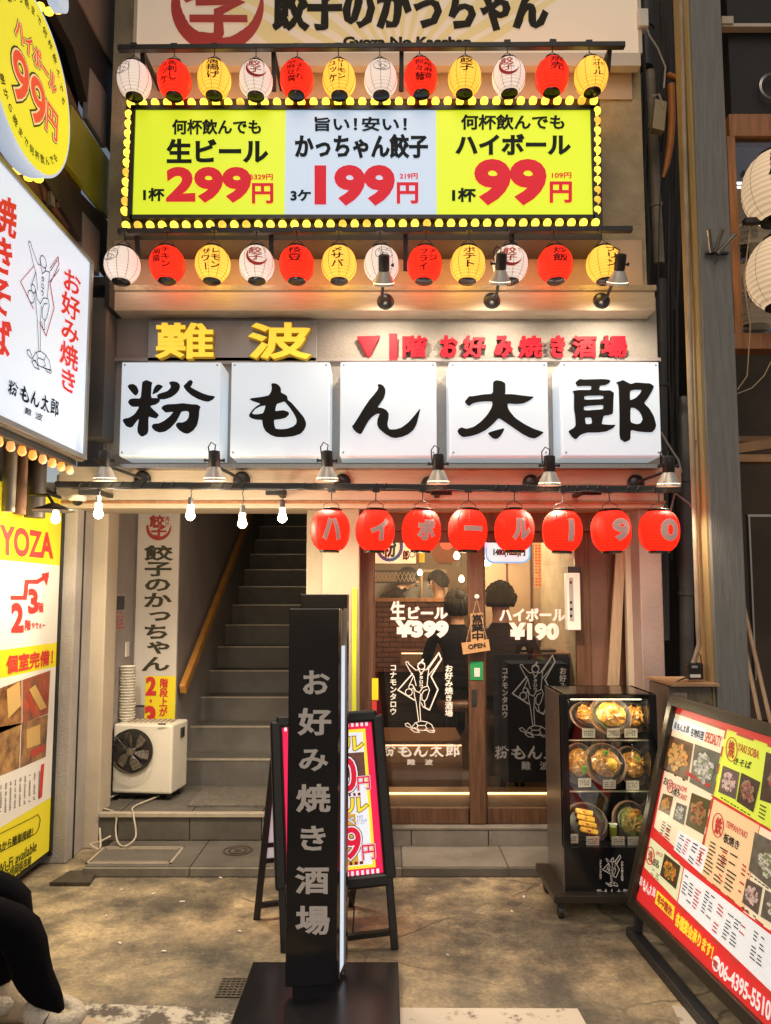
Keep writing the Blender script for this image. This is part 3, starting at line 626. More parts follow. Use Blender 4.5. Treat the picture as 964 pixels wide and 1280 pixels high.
# interior hanging bulbs
GLOWB = M('warm_bulb_glass', (1, .8, .5), .3, emit=9, ecol=(1, .74, .40))
for i, (px, py, Y, lab) in enumerate([(571, 695, 5.6, 'small round bulb high inside the left door'), (577, 724, 6.2, 'small round bulb low inside beside the centre stile'), (609, 704, 5.8, 'small warm bulb inside the right door by the centre stile'), (525, 716, 7.0, 'small warm bulb glowing at the back of the kitchen')]):
    p = W(px, py, Y); t = thing('pendant_bulb', tuple(p), lab, 'light bulb', 'bulbs hanging in the dining room')
    MB().lathe([(.002, -.026), (.018, -.02), (.026, 0), (.018, .02), (.008, .034)], p, 14).build('glass', GLOWB, t, smooth=True)
    MB().tube([p + Vector((0, 0, .03)), (p.x, p.y, 2.7)], .003, 5).build('cord', BLACKM, t)
    light('pendant_light', 'POINT', p + Vector((0, -.05, -.05)), 9 if Y < 6 else 2, (1, .72, .42), .03)
light('dining_ceiling_lamp_light', 'POINT', (.9, 6.0, 2.45), 85, (1, .70, .42), .15)
cl = thing('ceiling_lamp', (.9, 6.0, 2.6), 'round ceiling lamp in the dining room', 'lamp'); MB().lathe([(.03, .10), (.12, .08), (.15, 0), (.1, -.03), (.01, -.04)], (.9, 6.0, 2.6), 20).build('shade', GLOWB, cl, smooth=True)

# ------------------------------------------------------------------ sliding doors
GL = glass_mat('clear_door_glass', .055)
YD = 4.50
df = thing('door_frame', (.6, YD, dz), 'dark brown wooden frame around the pair of glass doors', 'door frame')
m_ = MB(); fbox(m_, 447, 655, 467, 1037, YD - .02, .12); m_.build('jamb', WOOD, df, bevel=.003)
m_ = MB(); fbox(m_, 762, 655, 786, 1037, YD + .05, .08); m_.build('jamb', WOOD, df, bevel=.003)
m_ = MB(); fbox(m_, 447, 640, 786, 664, YD - .03, .13); m_.build('header', WOOD, df, bevel=.003)
m_ = MB(); fbox(m_, 450, 630, 808, 641, YD - .05, .16); m_.build('head_trim', WOOD2, df, bevel=.003)
m_ = MB(); fbox(m_, 786, 640, 801, 1037, YD - .05, .05); m_.build('side_strip', CREAM, df, bevel=.003)
m_ = MB(); fbox(m_, 735, 664, 762, 1037, YD + .055, .04); m_.build('side_panel', M('brown_side_panel', (.17, .09, .06), .4, noise=.3, nscale=3), df)
for side, (a, ga, gb, b_, yy) in {'left': (467, 469, 586, 606, YD), 'right': (589, 608, 722, 740, YD + .045)}.items():
    t = thing('sliding_glass_door', tuple(W((a + b_) / 2, 1030, yy)), '%s glass door in dark brown wood printed with %s' % (side, 'draft beer at 399 yen' if side == 'left' else 'highball at 190 yen'), 'door', 'pair of sliding glass doors')
    m_ = MB(); fbox(m_, ga - 3 if side == 'left' else a, 664, ga, 1030, yy, .035)
    fbox(m_, gb, 664, b_, 1030, yy, .035); m_.build('stile', WOOD, t, bevel=.003)
    m_ = MB(); fbox(m_, ga, 664, gb, 678, yy, .035); m_.build('top_rail', WOOD, t, bevel=.003)
    m_ = MB(); fbox(m_, ga, 1010, gb, 1030, yy, .035); m_.build('bottom_rail', WOOD, t, bevel=.003)
    m_ = MB(); fbox(m_, ga, 678, gb, 1010, yy + .014, .005); m_.build('glass', GL, t)
    pl = PY(yy + .012); m_ = MB()
    if side == 'left':
        T(m_, '生', pl, (489, 752, 506, 774), .05, brush=.2); T(m_, 'ビール', pl, (511, 759, 559, 773), .09, .003)
        T(m_, '¥399', pl, (497, 777, 559, 795), .13, .003)
    else:
        T(m_, 'ハイボール', pl, (625, 761, 706, 776), .08, .003); T(m_, '¥190', pl, (639, 780, 697, 798), .13, .003)
    m_.build('price_lettering', M('faded_pink_vinyl', (.72, .60, .54), .7, emit=.12, ecol=(1, .8, .7)), t)
    if side == 'left':
        m_ = MB(); logo(m_, pl, (497, 815, 552, 916), 9); T(m_, 'コナモンタロウ', pl, (487, 830, 496, 894), .05, vert=True); T(m_, 'お好み焼き酒場', pl, (556, 831, 566, 896), .05, vert=True); m_.build('emblem', WHITEINK, t)
        m_ = MB(); name_row(m_, pl, (476, 930, 576, 946)); T(m_, '難', pl, (509, 949, 519, 956), .03); T(m_, '波', pl, (531, 949, 541, 956), .03); m_.build('name_lettering', WHITEINK, t)
        bx = MB(); fbox(bx, 590, 862, 596, 882, yy - .006, .008); bx.build('pull_handle', BLACKM, t)
        bx = MB(); fbox(bx, 588, 827, 604, 850, yy - .004, .004); s2 = bx.build('green_sticker', M('green_sticker', (.01, .22, .07), .5), t)
        m_ = MB(); fbox(m_, 593, 835, 600, 846, yy - .007, .002); m_.build('sticker_panel', M('pale_sticker_patch', (.6, .55, .5), .6), s2)
    else:
        m_ = MB(); fbox(m_, 618, 818, 712, 978, yy + .10, .015); bb_ = m_.build('black_board', M('dark_chalk_board', (.010, .009, .009), .6), t)
        pb = PY(yy + .099); m_ = MB(); logo(m_, pb, (640, 818, 694, 922), 9); T(m_, 'コナモンタロウ', pb, (627, 834, 635, 898), .05, vert=True); T(m_, 'お好み焼き酒場', pb, (699, 834, 708, 900), .05, vert=True)
        m_.build('emblem', WHITEINK, bb_); m_ = MB(); name_row(m_, pb, (617, 932, 720, 949)); T(m_, '難', pb, (652, 952, 663, 962), .03); T(m_, '波', pb, (675, 952, 686, 962), .03); m_.build('name_lettering', WHITEINK, bb_)
# stickers low at the left jamb
for (x0, y0, x1, y1, m1, lab) in ((465, 848, 473, 875, YEL, 'yellow paper sticker on the left door edge'), (465, 876, 471, 893, RED2, 'red and white sticker below the yellow one on the left door edge')):
    m_ = MB(); fbox(m_, x0, y0, x1, y1, YD - .024, .003); o = m_.build('door_sticker', m1, label=lab, cat='sticker')
# hook, strings, open sign
op = thing('open_sign', tuple(W(598, 815, 4.44)), 'small wooden OPEN plaque and upright kanji board hung on strings from the door', 'sign')
m_ = MB(); m_.lathe([(.001, 0), (.012, .003), (.015, .012), (.008, .02)], W(596, 746, 4.50), 14, (0, -1, 0)); m_.build('hook', WHITEP, op, smooth=True)
a, b_, c_ = W(596, 748, 4.46), W(582, 806, 4.455), W(610, 804, 4.455)
MB().tube([a, b_], .0016, 5).build('string', PALEW, op); MB().tube([a, c_], .0016, 5).build('string', PALEW, op)
PW = M('bare_plaque_wood', (.42, .24, .10), .6, noise=.2, nscale=8, stretch=(1, 1, 8))
PO = PY(4.45); MB().slab(corners(PO, [(577, 804), (611, 799), (613, 813), (579, 818)]), .01, (0, -1, 0)).build('plaque', PW, op)
m_ = MB(); T(m_, 'OPEN', PO, [(585, 806), (606, 803), (607, 808.5), (586, 811.5)], .05); m_.build('lettering', INK, op)
PO2 = PY(4.465); MB().slab(corners(PO2, [(588, 767), (604, 766), (605, 801), (589, 802)]), .008, (0, -1, 0)).build('upright_board', PW, op)
m_ = MB(); T(m_, '営業中', PO2, [(588, 768), (604, 767), (605, 801), (589, 802)], .05, vert=True); m_.build('kanji', INK, op)
# intercom-like white box on the right jamb
t = thing('wall_box', tuple(W(721, 790, YD)), 'tall white plastic box with dark lettering fixed at the right door', 'box')
m_ = MB(); fbox(m_, 709, 716, 726, 788, YD - .04, .07); m_.build('case', WHITEP, t, bevel=.006)
m_ = MB(); fbox(m_, 710, 708, 726, 716, YD - .035, .06); m_.build('top_cap', BLACKM, t, bevel=.003)
m_ = MB(); fbox(m_, 712, 722, 717, 776, YD - .043, .004); m_.build('label_strip', LILAC, t)
m_ = MB(); marks(m_, PY(YD - .043), (712.5, 724, 716.5, 774), 6, 1, .9, .4, .001, 2); m_.build('print', INK, t)
# planks leaning in the corner
for (x0, y0, x1, y1, w_, lab) in ((776, 668, 753, 1030, .045, 'left of the two raw planks leaning beside the door'), (779, 690, 763, 1030, .02, 'thin right one of the two raw planks leaning beside the door')):
    p, q = W(x0, y0, 4.49), W(x1, y1, 4.42); q.z = dz; MB().bar(p, q, w_, .02, up=(0, 1, 0)).build('leaning_plank', PALEW, label=lab, cat='plank', group='planks leaning by the door')
# ------------------------------------------------------------------ top banner
LM = {}
bn = thing('shop_banner', tuple(W(485, 66, 4.2)), 'cream banner across the top with a red brush ring emblem and black brush lettering', 'banner')
m_ = MB(); fbox(m_, 172, -70, 797, 68, 4.21, .05); m_.build('panel', M('cream_emissive_banner', (.66, .55, .42), .6, emit=.30, ecol=(1, .80, .58), noise=.04, nscale=2), bn)  # banner sheet given a slight emission of its own
m_ = MB(); fbox(m_, 168, 66, 801, 82, 4.20, .06); m_.build('frame_rail', M('pale_frame', (.60, .55, .48), .5), bn)
m_ = MB(); fbox(m_, 797, -70, 801, 66, 4.20, .06); fbox(m_, 168, -70, 172, 66, 4.2, .06); m_.build('frame_side', M('pale_frame', (.6, .55, .48), .5), bn)
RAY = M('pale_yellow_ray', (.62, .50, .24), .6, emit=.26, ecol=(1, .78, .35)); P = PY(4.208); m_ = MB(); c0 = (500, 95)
for k in range(-8, 9):
    a = math.radians(-90 + k * 11.2); b_ = a + math.radians(5.4); q = []
    def clip(ang, R):
        return (c0[0] + R * math.cos(ang), c0[1] + R * math.sin(ang))
    def at_y(ang, y):
        dy = math.sin(ang); 
        return None if abs(dy) < .12 else (c0[0] + (y - c0[1]) / dy * math.cos(ang), y)
    A0, A1, B0, B1 = at_y(a, 64), at_y(a, -66), at_y(b_, 64), at_y(b_, -66)
    if None in (A0, A1, B0, B1) or min(A1[0], B1[0]) < -100 and max(A0[0], B0[0]) < 174: continue
    P4 = [(min(max(x, 174), 795), y) for x, y in (A1, B1, B0, A0)]
    if abs(P4[0][0] - P4[1][0]) + abs(P4[2][0] - P4[3][0]) < 3: continue
    m_.quad([P.hit(x, y, .0008 + (k % 2) * .0001) for x, y in P4])
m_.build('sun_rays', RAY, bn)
m_ = MB(); emblem(m_, P, 272, 8, 58, .003); m_.build('ring_emblem', M('brick_red_print', (.42, .03, .025), .6, emit=.06, ecol=(1, .1, .06)), bn)
m_ = MB(); T(m_, '餃子のかっちゃん', P, (343, -20, 682, 37), .055, .003, brush=1.4); T(m_, 'Gyoza No Kacchan', P, (430, 47, 588, 62), .08, .003); m_.build('lettering', M('warm_black_print', (.022, .02, .014), .6, spec=.15), bn)
m_ = MB(); fbox(m_, 798, 10, 811, 32, 4.18, .07); m_.build('junction_box', WHITEP, label='small pale junction box on the concrete at the right end of the banner', cat='junction box', bevel=.005)
m_ = MB(); fbox(m_, 762, 60, 770, 82, 4.27, .04); m_.build('wall_bracket', CONC, label='small grey bracket on the concrete behind the right end of the top rail', cat='bracket')

# ------------------------------------------------------------------ marquee price sign with bulbs
YM = 4.00
ms = thing('marquee_price_sign', tuple(W(452, 290, YM)), 'wide glowing yellow and white price sign framed by round yellow bulbs', 'sign')
FRM = M('marquee_black_frame', (.03, .028, .02), .35, noise=.3, nscale=10)
m_ = MB(); fbox(m_, 155, 123, 752, 288, YM + .02, .22); m_.build('case', FRM, ms, bevel=.004)
m_ = MB()
for q in ((164, 131, 745, 136), (162, 268, 744, 273), (161, 131, 167, 273), (740, 131, 746, 273)): fbox(m_, *q, YM - .012, .04)
m_.build('inner_frame', FRM, ms)
YP_ = M('lit_yellow_acrylic', (.55, .62, .02), .35, emit=.66, ecol=(.86, 1, .035)); WP_ = M('lit_white_acrylic', (.5, .58, .66), .35, emit=.55, ecol=(.70, .88, 1.1))
for (x0, x1, mm, nm) in ((166, 356.5, YP_, 'yellow_panel'), (356.5, 545.5, WP_, 'white_panel'), (545.5, 741, YP_, 'yellow_panel')):
    m_ = MB(); fbox(m_, x0, 135, x1, 270, YM, .015); m_.build(nm, mm, ms)
P = PY(YM - .001); m_ = MB()
for s, q, b_ in (('何杯飲んでも', (216, 150, 326, 168), .06), ('生ビール', (210, 175, 334, 203), .075), ('1杯', (180, 236, 205, 251), .07), ('旨い！', (394, 147, 446, 164), .06), ('安い！', (453, 147, 508, 164), .06),
                 ('かっちゃん餃子', (370, 169, 534, 197), .065), ('3ケ', (364, 238, 388, 251), .07), ('何杯飲んでも', (577, 144, 705, 162), .06), ('ハイボール', (571, 169, 712, 193), .085), ('1杯', (566, 236, 594, 252), .07)):
    m_ = MB(); T(m_, s, P, q, b_, .003); m_.build('grey_lettering', DGREY, ms)
m_ = MB()
for s, q, b_ in (('299', (211, 212, 311, 250), .105), ('円', (316, 230, 341, 254), .06), ('329円', (318, 218, 341, 225), .05), ('税込', (313, 218, 317, 225), .03), ('199', (397, 210, 490, 253), .105), ('円', (497, 229, 522, 254), .06), ('219円', (500, 217, 522, 224), .05),
                 ('99', (597, 203, 679, 252), .105), ('円', (688, 228, 714, 253), .06), ('109円', (690, 216, 714, 223), .05)):
    m_ = MB(); T(m_, s, P, q, b_, .003); m_.build('red_lettering', REDINK, ms)
m_ = MB()
for i in range(39): p_ = W(163 + i * (743 - 163) / 38, 128, YM); m_.box(p_.x - .012, p_.x + .012, YM + .012, YM + .022, p_.z - .014, p_.z + .014); p_ = W(157 + i * (745 - 157) / 39, 281, YM); m_.box(p_.x - .012, p_.x + .012, YM + .012, YM + .022, p_.z - .014, p_.z + .014)
m_.build('bulb_sockets', STEEL, ms, kind='stuff')
BULB = M('yellow_bulb', (.85, .70, .1), .3, emit=2.4, ecol=(1, .62, .05)); BDIM = M('dim_yellow_bulb', (.7, .5, .08), .3, emit=.9, ecol=(1, .55, .06))
pts = [(163 + i * (743 - 163) / 38, 128 - i * .09) for i in range(39)] + [(157 + i * (745 - 157) / 39, 281 - i * .09) for i in range(40)] + [(161 - i * .55, 142 + i * 12.1) for i in range(11)] + [(746.5, 138 + i * 12.4) for i in range(11)]
bm0 = None
for i, (px, py) in enumerate(pts):
    c = W(px, py, YM - .005); dim = rnd.random() < .12
    key = BDIM if dim else BULB
    if key.name not in LM:
        b_ = MB(); b_.lathe([(.014, -.03), (.020, -.022), (.023, -.008), (.020, .006), (.012, .016), (.001, .020)], c, 12, (0, -1, 0)); o = b_.build('bulb', key, ms, smooth=True)
        LM[key.name] = (o, c)
    else:
        o, c1 = LM[key.name]; o2 = o.copy(); COL.objects.link(o2); o2.parent = ms; o2.location = c - c1
# ------------------------------------------------------------------ rails over the lantern rows
def rail(y0, x0, x1, yy, brs, lab, Y=3.93):
    t = thing('lantern_rail', tuple(W((x0 + x1) / 2, y0, Y)), lab, 'rail', 'black rails the lanterns hang from')
    MB().bar(W(x0, y0, Y), W(x1, yy, Y), .035, .03).build('bar', BLACKM, t, bevel=.003)
    for px, L_, tilt in brs:
        p = W(px, y0 + 2, Y + .03); m_ = MB(); m_.bar(p, p + Vector((0, .04 if not tilt else .30, -L_ if not tilt else -.07)), .025, .012); m_.bar(p, (p.x, 4.32, p.z), .02, .02); m_.build('bracket', BLACKM, t)
    return t
rail(61, 148, 781, 57, [(342, .22, 0), (502, .22, 0), (178, .12, 0), (762, .1, 0)], 'upper black rail carrying the top row of lanterns')
rail(290, 148, 790, 287, [(339, .2, 0), (507, .2, 0), (171, .12, 0), (640, .2, 0)], 'lower black rail under the price sign carrying the middle row of lanterns', 3.95)
m_ = MB(); fbox(m_, 155, 290, 752, 300, 4.02, .24); m_.build('under_sign_channel', M('dark_channel', (.05, .04, .03), .5), label='dark steel channel beneath the yellow price sign', cat='channel')

# ------------------------------------------------------------------ paper lanterns
CAPM = M('lantern_black_cap', (.012, .011, .01), .22)
PAPER = {'red': M('red_paper_lantern', (.35, .01, .005), .6, emit=1.9, ecol=(1, .022, .008), wave=22, spec=.15), 'yellow': M('yellow_paper_lantern', (.6, .42, .08), .6, emit=1.5, ecol=(1, .46, .05), wave=22, spec=.2),
         'white': M('white_paper_lantern', (.6, .52, .46), .6, emit=.82, ecol=(1, .79, .66), wave=22), 'bright': M('bright_red_lantern', (.35, .01, .005), .6, emit=1.9, ecol=(1, .018, .006), wave=22, spec=.15),
         'cream': M('cream_paper_lantern', (.5, .4, .28), .6, emit=.66, ecol=(1, .70, .42), wave=11)}
def lantern_proto(kind, r, h, round_=False, n=28):
    root = thing('paper_lantern', (0, 0, 0)); prof = []
    N = 26
    for i in range(N + 1):
        t = -1 + 2 * i / N; e = 2.1 if not round_ else 2.3
        rr_ = r * max(.0, 1 - abs(t * .90) ** e) ** (1 / e) ; prof.append((rr_ * (1 if i % 2 else .985), t * h * (.92 if not round_ else .9)))
    MB().lathe(prof, (0, 0, 0), n, cap=False).build('body', PAPER[kind], root, smooth=True)
    rt, zt_ = prof[-1]
    MB().lathe([(rt * 1.05, zt_ - .004), (rt * 1.08, zt_ + .008), (rt * .9, zt_ + .012), (rt * .88, zt_ - .002)], (0, 0, 0), 20).build('top_rim', CAPM, root)
    if round_:
        MB().lathe([(rt * .9, -zt_ - .012), (rt * 1.0, -zt_ - .010), (rt * 1.0, -zt_ + .004)], (0, 0, 0), 20).build('bottom_cap', CAPM, root)
    else:
        MB().lathe([(.004, -zt_ - .013), (rt * .85, -zt_ - .012), (rt * 1.12, -zt_ - .004), (rt * 1.12, -zt_ + .012), (rt * .95, -zt_ + .014)], (0, 0, 0), 20).build('bottom_cap', CAPM, root, smooth=True)
    m_ = MB()
    for k in range(7):                            # lengthwise cords
        a = -PI / 2 + (k - 3) * .62; m_.tube([((rr_ + .0012) * math.cos(a), (rr_ + .0012) * math.sin(a), z) for rr_, z in prof[1:-1]], .0011, 4, False)
    m_.build('cords', M('lantern_cord', (.12, .05, .03), .8), root)
    m_ = MB(); m_.tube([(-rt * .8, 0, zt_ + .005), (-rt * .75, 0, zt_ + .03), (0, 0, zt_ + .052), (rt * .75, 0, zt_ + .03), (rt * .8, 0, zt_ + .005)], .0022, 5); m_.tube([(0, 0, zt_ + .05), (0, 0, zt_ + .10)], .003, 5)
    m_.obox((0, 0, zt_ + .108), (.018, 0, 0), (0, .015, 0), (0, 0, .012)); m_.build('hanger', BLACKM, root)
    root['r'] = r; root['h'] = h
    return root
def prof_r(r, h, z, round_):
    e = 2.1 if not round_ else 2.3; t = max(-1, min(1, z / (h * (.92 if not round_ else .9))))
    return r * max(.02, 1 - abs(t * .90) ** e) ** (1 / e)
def wrapped(c, r, h, tw, round_=False):
    def wr(p, o):                                  # p.x, p.z: flat offsets from the centre; wrap round the belly
        z = p.z; rr_ = prof_r(r, h, z, round_) + .0015 + o; a = -PI / 2 + tw + p.x / r
        return Vector((c.x + rr_ * math.cos(a), c.y + rr_ * math.sin(a), c.z + z))
    return wr
def lq(x0, z0, x1, z1): return [Vector((x0, 0, z1)), Vector((x1, 0, z1)), Vector((x1, 0, z0)), Vector((x0, 0, z0))]
LP = {}
def lantern(kind, c, r, h, text, lab, grp, tw=0, round_=False, ink=INK, bold=.04, tilt=0):
    key = (kind, round(r, 3), round(h, 3), round_)
    if key not in LP: LP[key] = lantern_proto(kind, r, h, round_); root = LP[key]; root.location = c
    else:
        root = copy_tree(LP[key], None, c)
        for ch in list(root.children):
            if ch.name.startswith('lettering'): bpy.data.objects.remove(ch)
    prop(root, lab, 'paper lantern', grp)
    m_ = MB(); wr = wrapped(c, r, h, tw, round_)
    if text == 'face':
        wrf = lambda x, y, z: wr(Vector((x, 0, y)), z)
        P_ = [ring(0, .25 * h, .5 * r, 18, .36 * h), ring(-.12 * r, .22 * h, .09 * r, 8), ring(.02 * r, .12 * h, .16 * r, 10, .1 * h)]
        for q in P_: stroke(m_, q, .0028, wrf, .001, True)
        for q in ([(-.35 * r, .3 * h), (-.25 * r, .42 * h), (-.1 * r, .34 * h)], [(.1 * r, .34 * h), (.25 * r, .42 * h), (.38 * r, .3 * h)], [(-.3 * r, .0), (-.1 * r, -.05 * h), (.2 * r, -.03 * h)], [(-.3 * r, .5 * h), (0, .42 * h), (.3 * r, .5 * h)], [(.2 * r, .2 * h), (.3 * r, .05 * h)]):
            stroke(m_, q, .0028, wrf, .001)
    elif text == 'emblem':
        sc = r * .62; fn = lambda x, y, z: wr(Vector((x, 0, -y)), z)
        a0, a1, N = math.radians(150), math.radians(350), 24
        for i in range(N):
            def pt(j, q): 
                t = j / N; a = a0 + (a1 - a0) * t; wdt = sc * (.26 * math.sin(PI * min(1, .1 + t * .9)) + .02); R = sc - wdt * q
                return fn(R * math.cos(a), -.15 * h - R * math.sin(a), .001)
            m_.add([pt(i, 0), pt(i, 1), pt(i + 1, 1), pt(i + 1, 0)], [(0, 1, 2, 3)])
        T(m_, '餃', None, lq(-.5 * r, .18 * h, .28 * r, .62 * h), .04, .001, brush=1, wrap=wr); T(m_, '子', None, lq(-.4 * r, -.18 * h, .3 * r, .16 * h), .045, .001, brush=1, wrap=wr)
        T(m_, '肉汁', None, lq(.4 * r, .3 * h, .58 * r, .62 * h), .03, .001, vert=True, wrap=wr)
    elif round_:
        T(m_, text, None, lq(-.40 * r, -.42 * h, .40 * r, .42 * h), .12, .001, wrap=wr)
    else:
        cols = text.split('/')
        if len(cols) == 1:
            k = min(len(text), 4); hw = .40 * r if k > 2 else .45 * r; T(m_, text, None, lq(-hw + tilt, .66 * h - .45 * h * k if k < 3 else -.52 * h, hw + tilt, .66 * h), bold, .001, vert=True, brush=.8, wrap=wr)
        else:
            for i, cc in enumerate(cols): 
                x = .27 * r - i * .54 * r; top = .64 * h - (.10 * h if i else 0); L_ = .40 * h * len(cc); L_ = min(L_, 1.2 * h)
                T(m_, cc, None, lq(x - .29 * r, top - L_, x + .29 * r, top), bold, .001, vert=True, brush=.8, wrap=wr)
    m_.build('lettering', ink, root); root.rotation_euler = (rnd.uniform(-.03, .03), rnd.uniform(-.05, .05), rnd.uniform(-.06, .06))
    if kind != 'cream': light('lantern_glow', 'POINT', Vector(c) + Vector((0, r * 1.3, .03)), {'red': 1.2, 'yellow': 1.3, 'white': .8, 'bright': .9}[kind], {'red': (1, .16, .05), 'yellow': (1, .62, .12), 'white': (1, .78, .6), 'bright': (1, .10, .05)}[kind], .05)
    return root
Yl = 3.93; ORD = ['first', 'second', 'third', 'fourth', 'fifth', 'sixth', 'seventh', 'eighth', 'ninth', 'tenth', 'eleventh', 'twelfth']
R1 = 21.5 / F * 4.05; H1 = 23.0 / F * 4.15
top = [(168, 101, 'white', 'face', 'white lantern with a line-drawn face, first at the left of the top row'), (218, 101, 'red', '馬刺し/ユッケ', 'red lantern lettered in two columns, second in the top row, left of a plain yellow one'), (268, 100, 'yellow', '唐揚げ', 'yellow lantern reading 唐揚げ in the top row'),
       (320, 101, 'white', 'emblem', 'white lantern with red ring emblem in the left half of the top row'), (371, 100, 'red', 'ごまだれ/胡麻豆腐', 'red lantern with two crowded columns, fifth in the top row between white emblem and yellow one'), (424, 100, 'yellow', 'サーモン/ユッケ', 'yellow lantern reading サーモンユッケ in the top row'),
       (476, 100, 'white', 'face', 'white lantern with a line-drawn face in the middle of the top row'), (526, 98, 'red', '本格麻婆/担々麺', 'red lantern reading 担々麺 in its left column in the top row'), (581, 98, 'yellow', '餃子', 'yellow lantern reading 餃子 in the top row'),
       (636, 97, 'white', 'emblem', 'white lantern with red ring emblem in the right half of the top row'), (690, 96, 'red', '焼売', 'red lantern reading 焼売 in the top row'), (739, 96, 'yellow', 'ハイボール', 'yellow lantern reading ハイボール, last at the right of the top row')]
bot = [(153, 332, 'white', 'face', 'white lantern with a line-drawn face, first at the left of the middle row'), (209, 331, 'red', 'チキン/南蛮', 'red lantern reading チキン南蛮 in the middle row'), (266, 331, 'yellow', 'レモン/サワー', 'yellow lantern reading レモンサワー in the middle row'),
       (321, 331, 'white', 'emblem', 'white lantern with red ring emblem in the left half of the middle row'), (371, 331, 'red', '枝豆', 'red lantern reading 枝豆 in the middle row'), (424, 331, 'yellow', '〆サバ', 'yellow lantern reading 〆サバ in the middle row'),
       (477, 331, 'white', 'face', 'white lantern with a line-drawn face behind the first upper spot lamp'), (531, 331, 'red', 'アジ/フライ', 'red lantern reading アジフライ in the middle row'), (585, 331, 'yellow', 'ポテト', 'yellow lantern reading ポテト in the middle row'),
       (638, 331, 'white', 'emblem', 'white lantern with red ring emblem behind the second upper spot lamp'), (694, 331, 'red', '炒飯', 'red lantern reading 炒飯 in the middle row'), (755, 331, 'yellow', 'プリン', 'yellow lantern reading プリン, last at the right of the middle row')]
for row, g_, r_, h_ in ((top, 'small lanterns of the top row', R1, H1), (bot, 'small lanterns of the middle row', R1 * 1.03, H1 * .98)):
    for i, (px, py, k, tx, lab) in enumerate(row):
        ink = RED2 if tx == 'emblem' else INK; word = {'face': 'drawn with a face', 'emblem': 'with a red ring emblem'}.get(tx, 'lettered ' + tx.replace('/', ''))
        lab = '%s lantern, %s from the left in the %s row, %s' % (k, ORD[i], 'top' if row is top else 'middle', word)
        lantern(k, W(px, py, Yl), r_, h_, tx, lab, g_, tw=(-.45 + .05 * i) if tx == 'face' and i == 0 else [.0, -.12, .1, .15][i % 4], ink=ink)
GREYP = M('greyed_pink_lettering', (.55, .36, .32), .7, emit=.14, ecol=(1, .5, .44))
for px, ch, lab in zip((413, 469, 527, 585, 643, 703, 764, 824), 'ハイボール190', ('ハ, first at the left', 'イ, second', 'ボ, third', 'the bar stroke ー, fourth', 'ル, fifth', '1, sixth', '9, seventh', '0, last at the right')):
    lantern('bright', W(px, 663 + (1 if px > 650 else 0), 3.80), 24.5 / F * 3.85, 27.5 / F * 3.85, ch, 'round glowing red lantern lettered ' + lab + ' of the row over the doors', 'round red lanterns over the doors', tw=.22, round_=True, ink=GREYP)

# ------------------------------------------------------------------ beige-letter signs on the wall
pn = thing('district_name_sign', tuple(W(290, 452, YF)), 'grey metal panel with two glowing yellow raised characters 難波', 'sign')
m_ = MB(); fbox(m_, 185, 401, 396, 455, YF - .035, .02); m_.build('panel', M('grey_aluminium', (.34, .34, .34), .42, metal=.5, noise=.1, nscale=4), pn, bevel=.002)
for px, py in ((192, 405), (299, 405), (390, 405)): MB().lathe([(.001, .008), (.008, .006), (.009, 0)], W(px, py, YF - .035), 10, (0, -1, 0)).build('screw', STEEL, pn)
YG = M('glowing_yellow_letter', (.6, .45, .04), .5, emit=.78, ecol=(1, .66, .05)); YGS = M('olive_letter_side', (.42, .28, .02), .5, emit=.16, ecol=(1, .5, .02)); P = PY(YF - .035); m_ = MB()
T(m_, '難', P, (199, 408, 268, 450), .045, .0455, brush=.3); o_ = m_.build('character', YG, pn); m_ = MB(); T(m_, '難', P, (199, 408, 268, 450), .05, .044, brush=.3, depth=.04); m_.build('character_side', YGS, o_)
m_ = MB(); T(m_, '波', P, (315, 408, 387, 450), .06, .0455, brush=.3); o_ = m_.build('character', YG, pn); m_ = MB(); T(m_, '波', P, (315, 408, 387, 450), .066, .044, brush=.3, depth=.04); m_.build('character_side', YGS, o_)
rs = thing('red_letter_sign', tuple(W(615, 452, YF)), 'row of raised red characters with a red triangle on the wall above the white boxes', 'sign')
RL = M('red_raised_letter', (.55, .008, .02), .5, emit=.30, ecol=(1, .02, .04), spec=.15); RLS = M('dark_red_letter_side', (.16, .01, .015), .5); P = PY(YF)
t3 = [(447, 424), (475, 423), (461, 450)]; f = [P.hit(x, y, .05) for x, y in t3]; bk = [P.hit(x, y, .015) for x, y in t3]
MB().add(f + bk, [(2, 1, 0), (3, 4, 5), (0, 1, 4, 3), (1, 2, 5, 4), (2, 0, 3, 5)]).build('triangle', RL, rs)
xs_ = [(487, 496, '1'), (503, 533, '階'), (550, 571, 'お'), (578, 606, '好'), (617, 639, 'み'), (647, 676, '焼'), (687, 704, 'き'), (714, 743, '酒'), (749, 781, '場')]
for x0, x1, ch in xs_:
    m_ = MB(); T(m_, ch, P, (x0 + 1, 424, x1 - 1, 449), .07, .048, brush=.4, depth=.03); o_ = m_.build('character_side', RLS, rs)
    m_ = MB(); T(m_, ch, P, (x0 + 1, 424 if ch != '1' else 425, x1 - 1, 449), .22 if ch == '1' else .085 if ch in 'おみき' else .06, .05, brush=.4); m_.build('character', RL, rs)
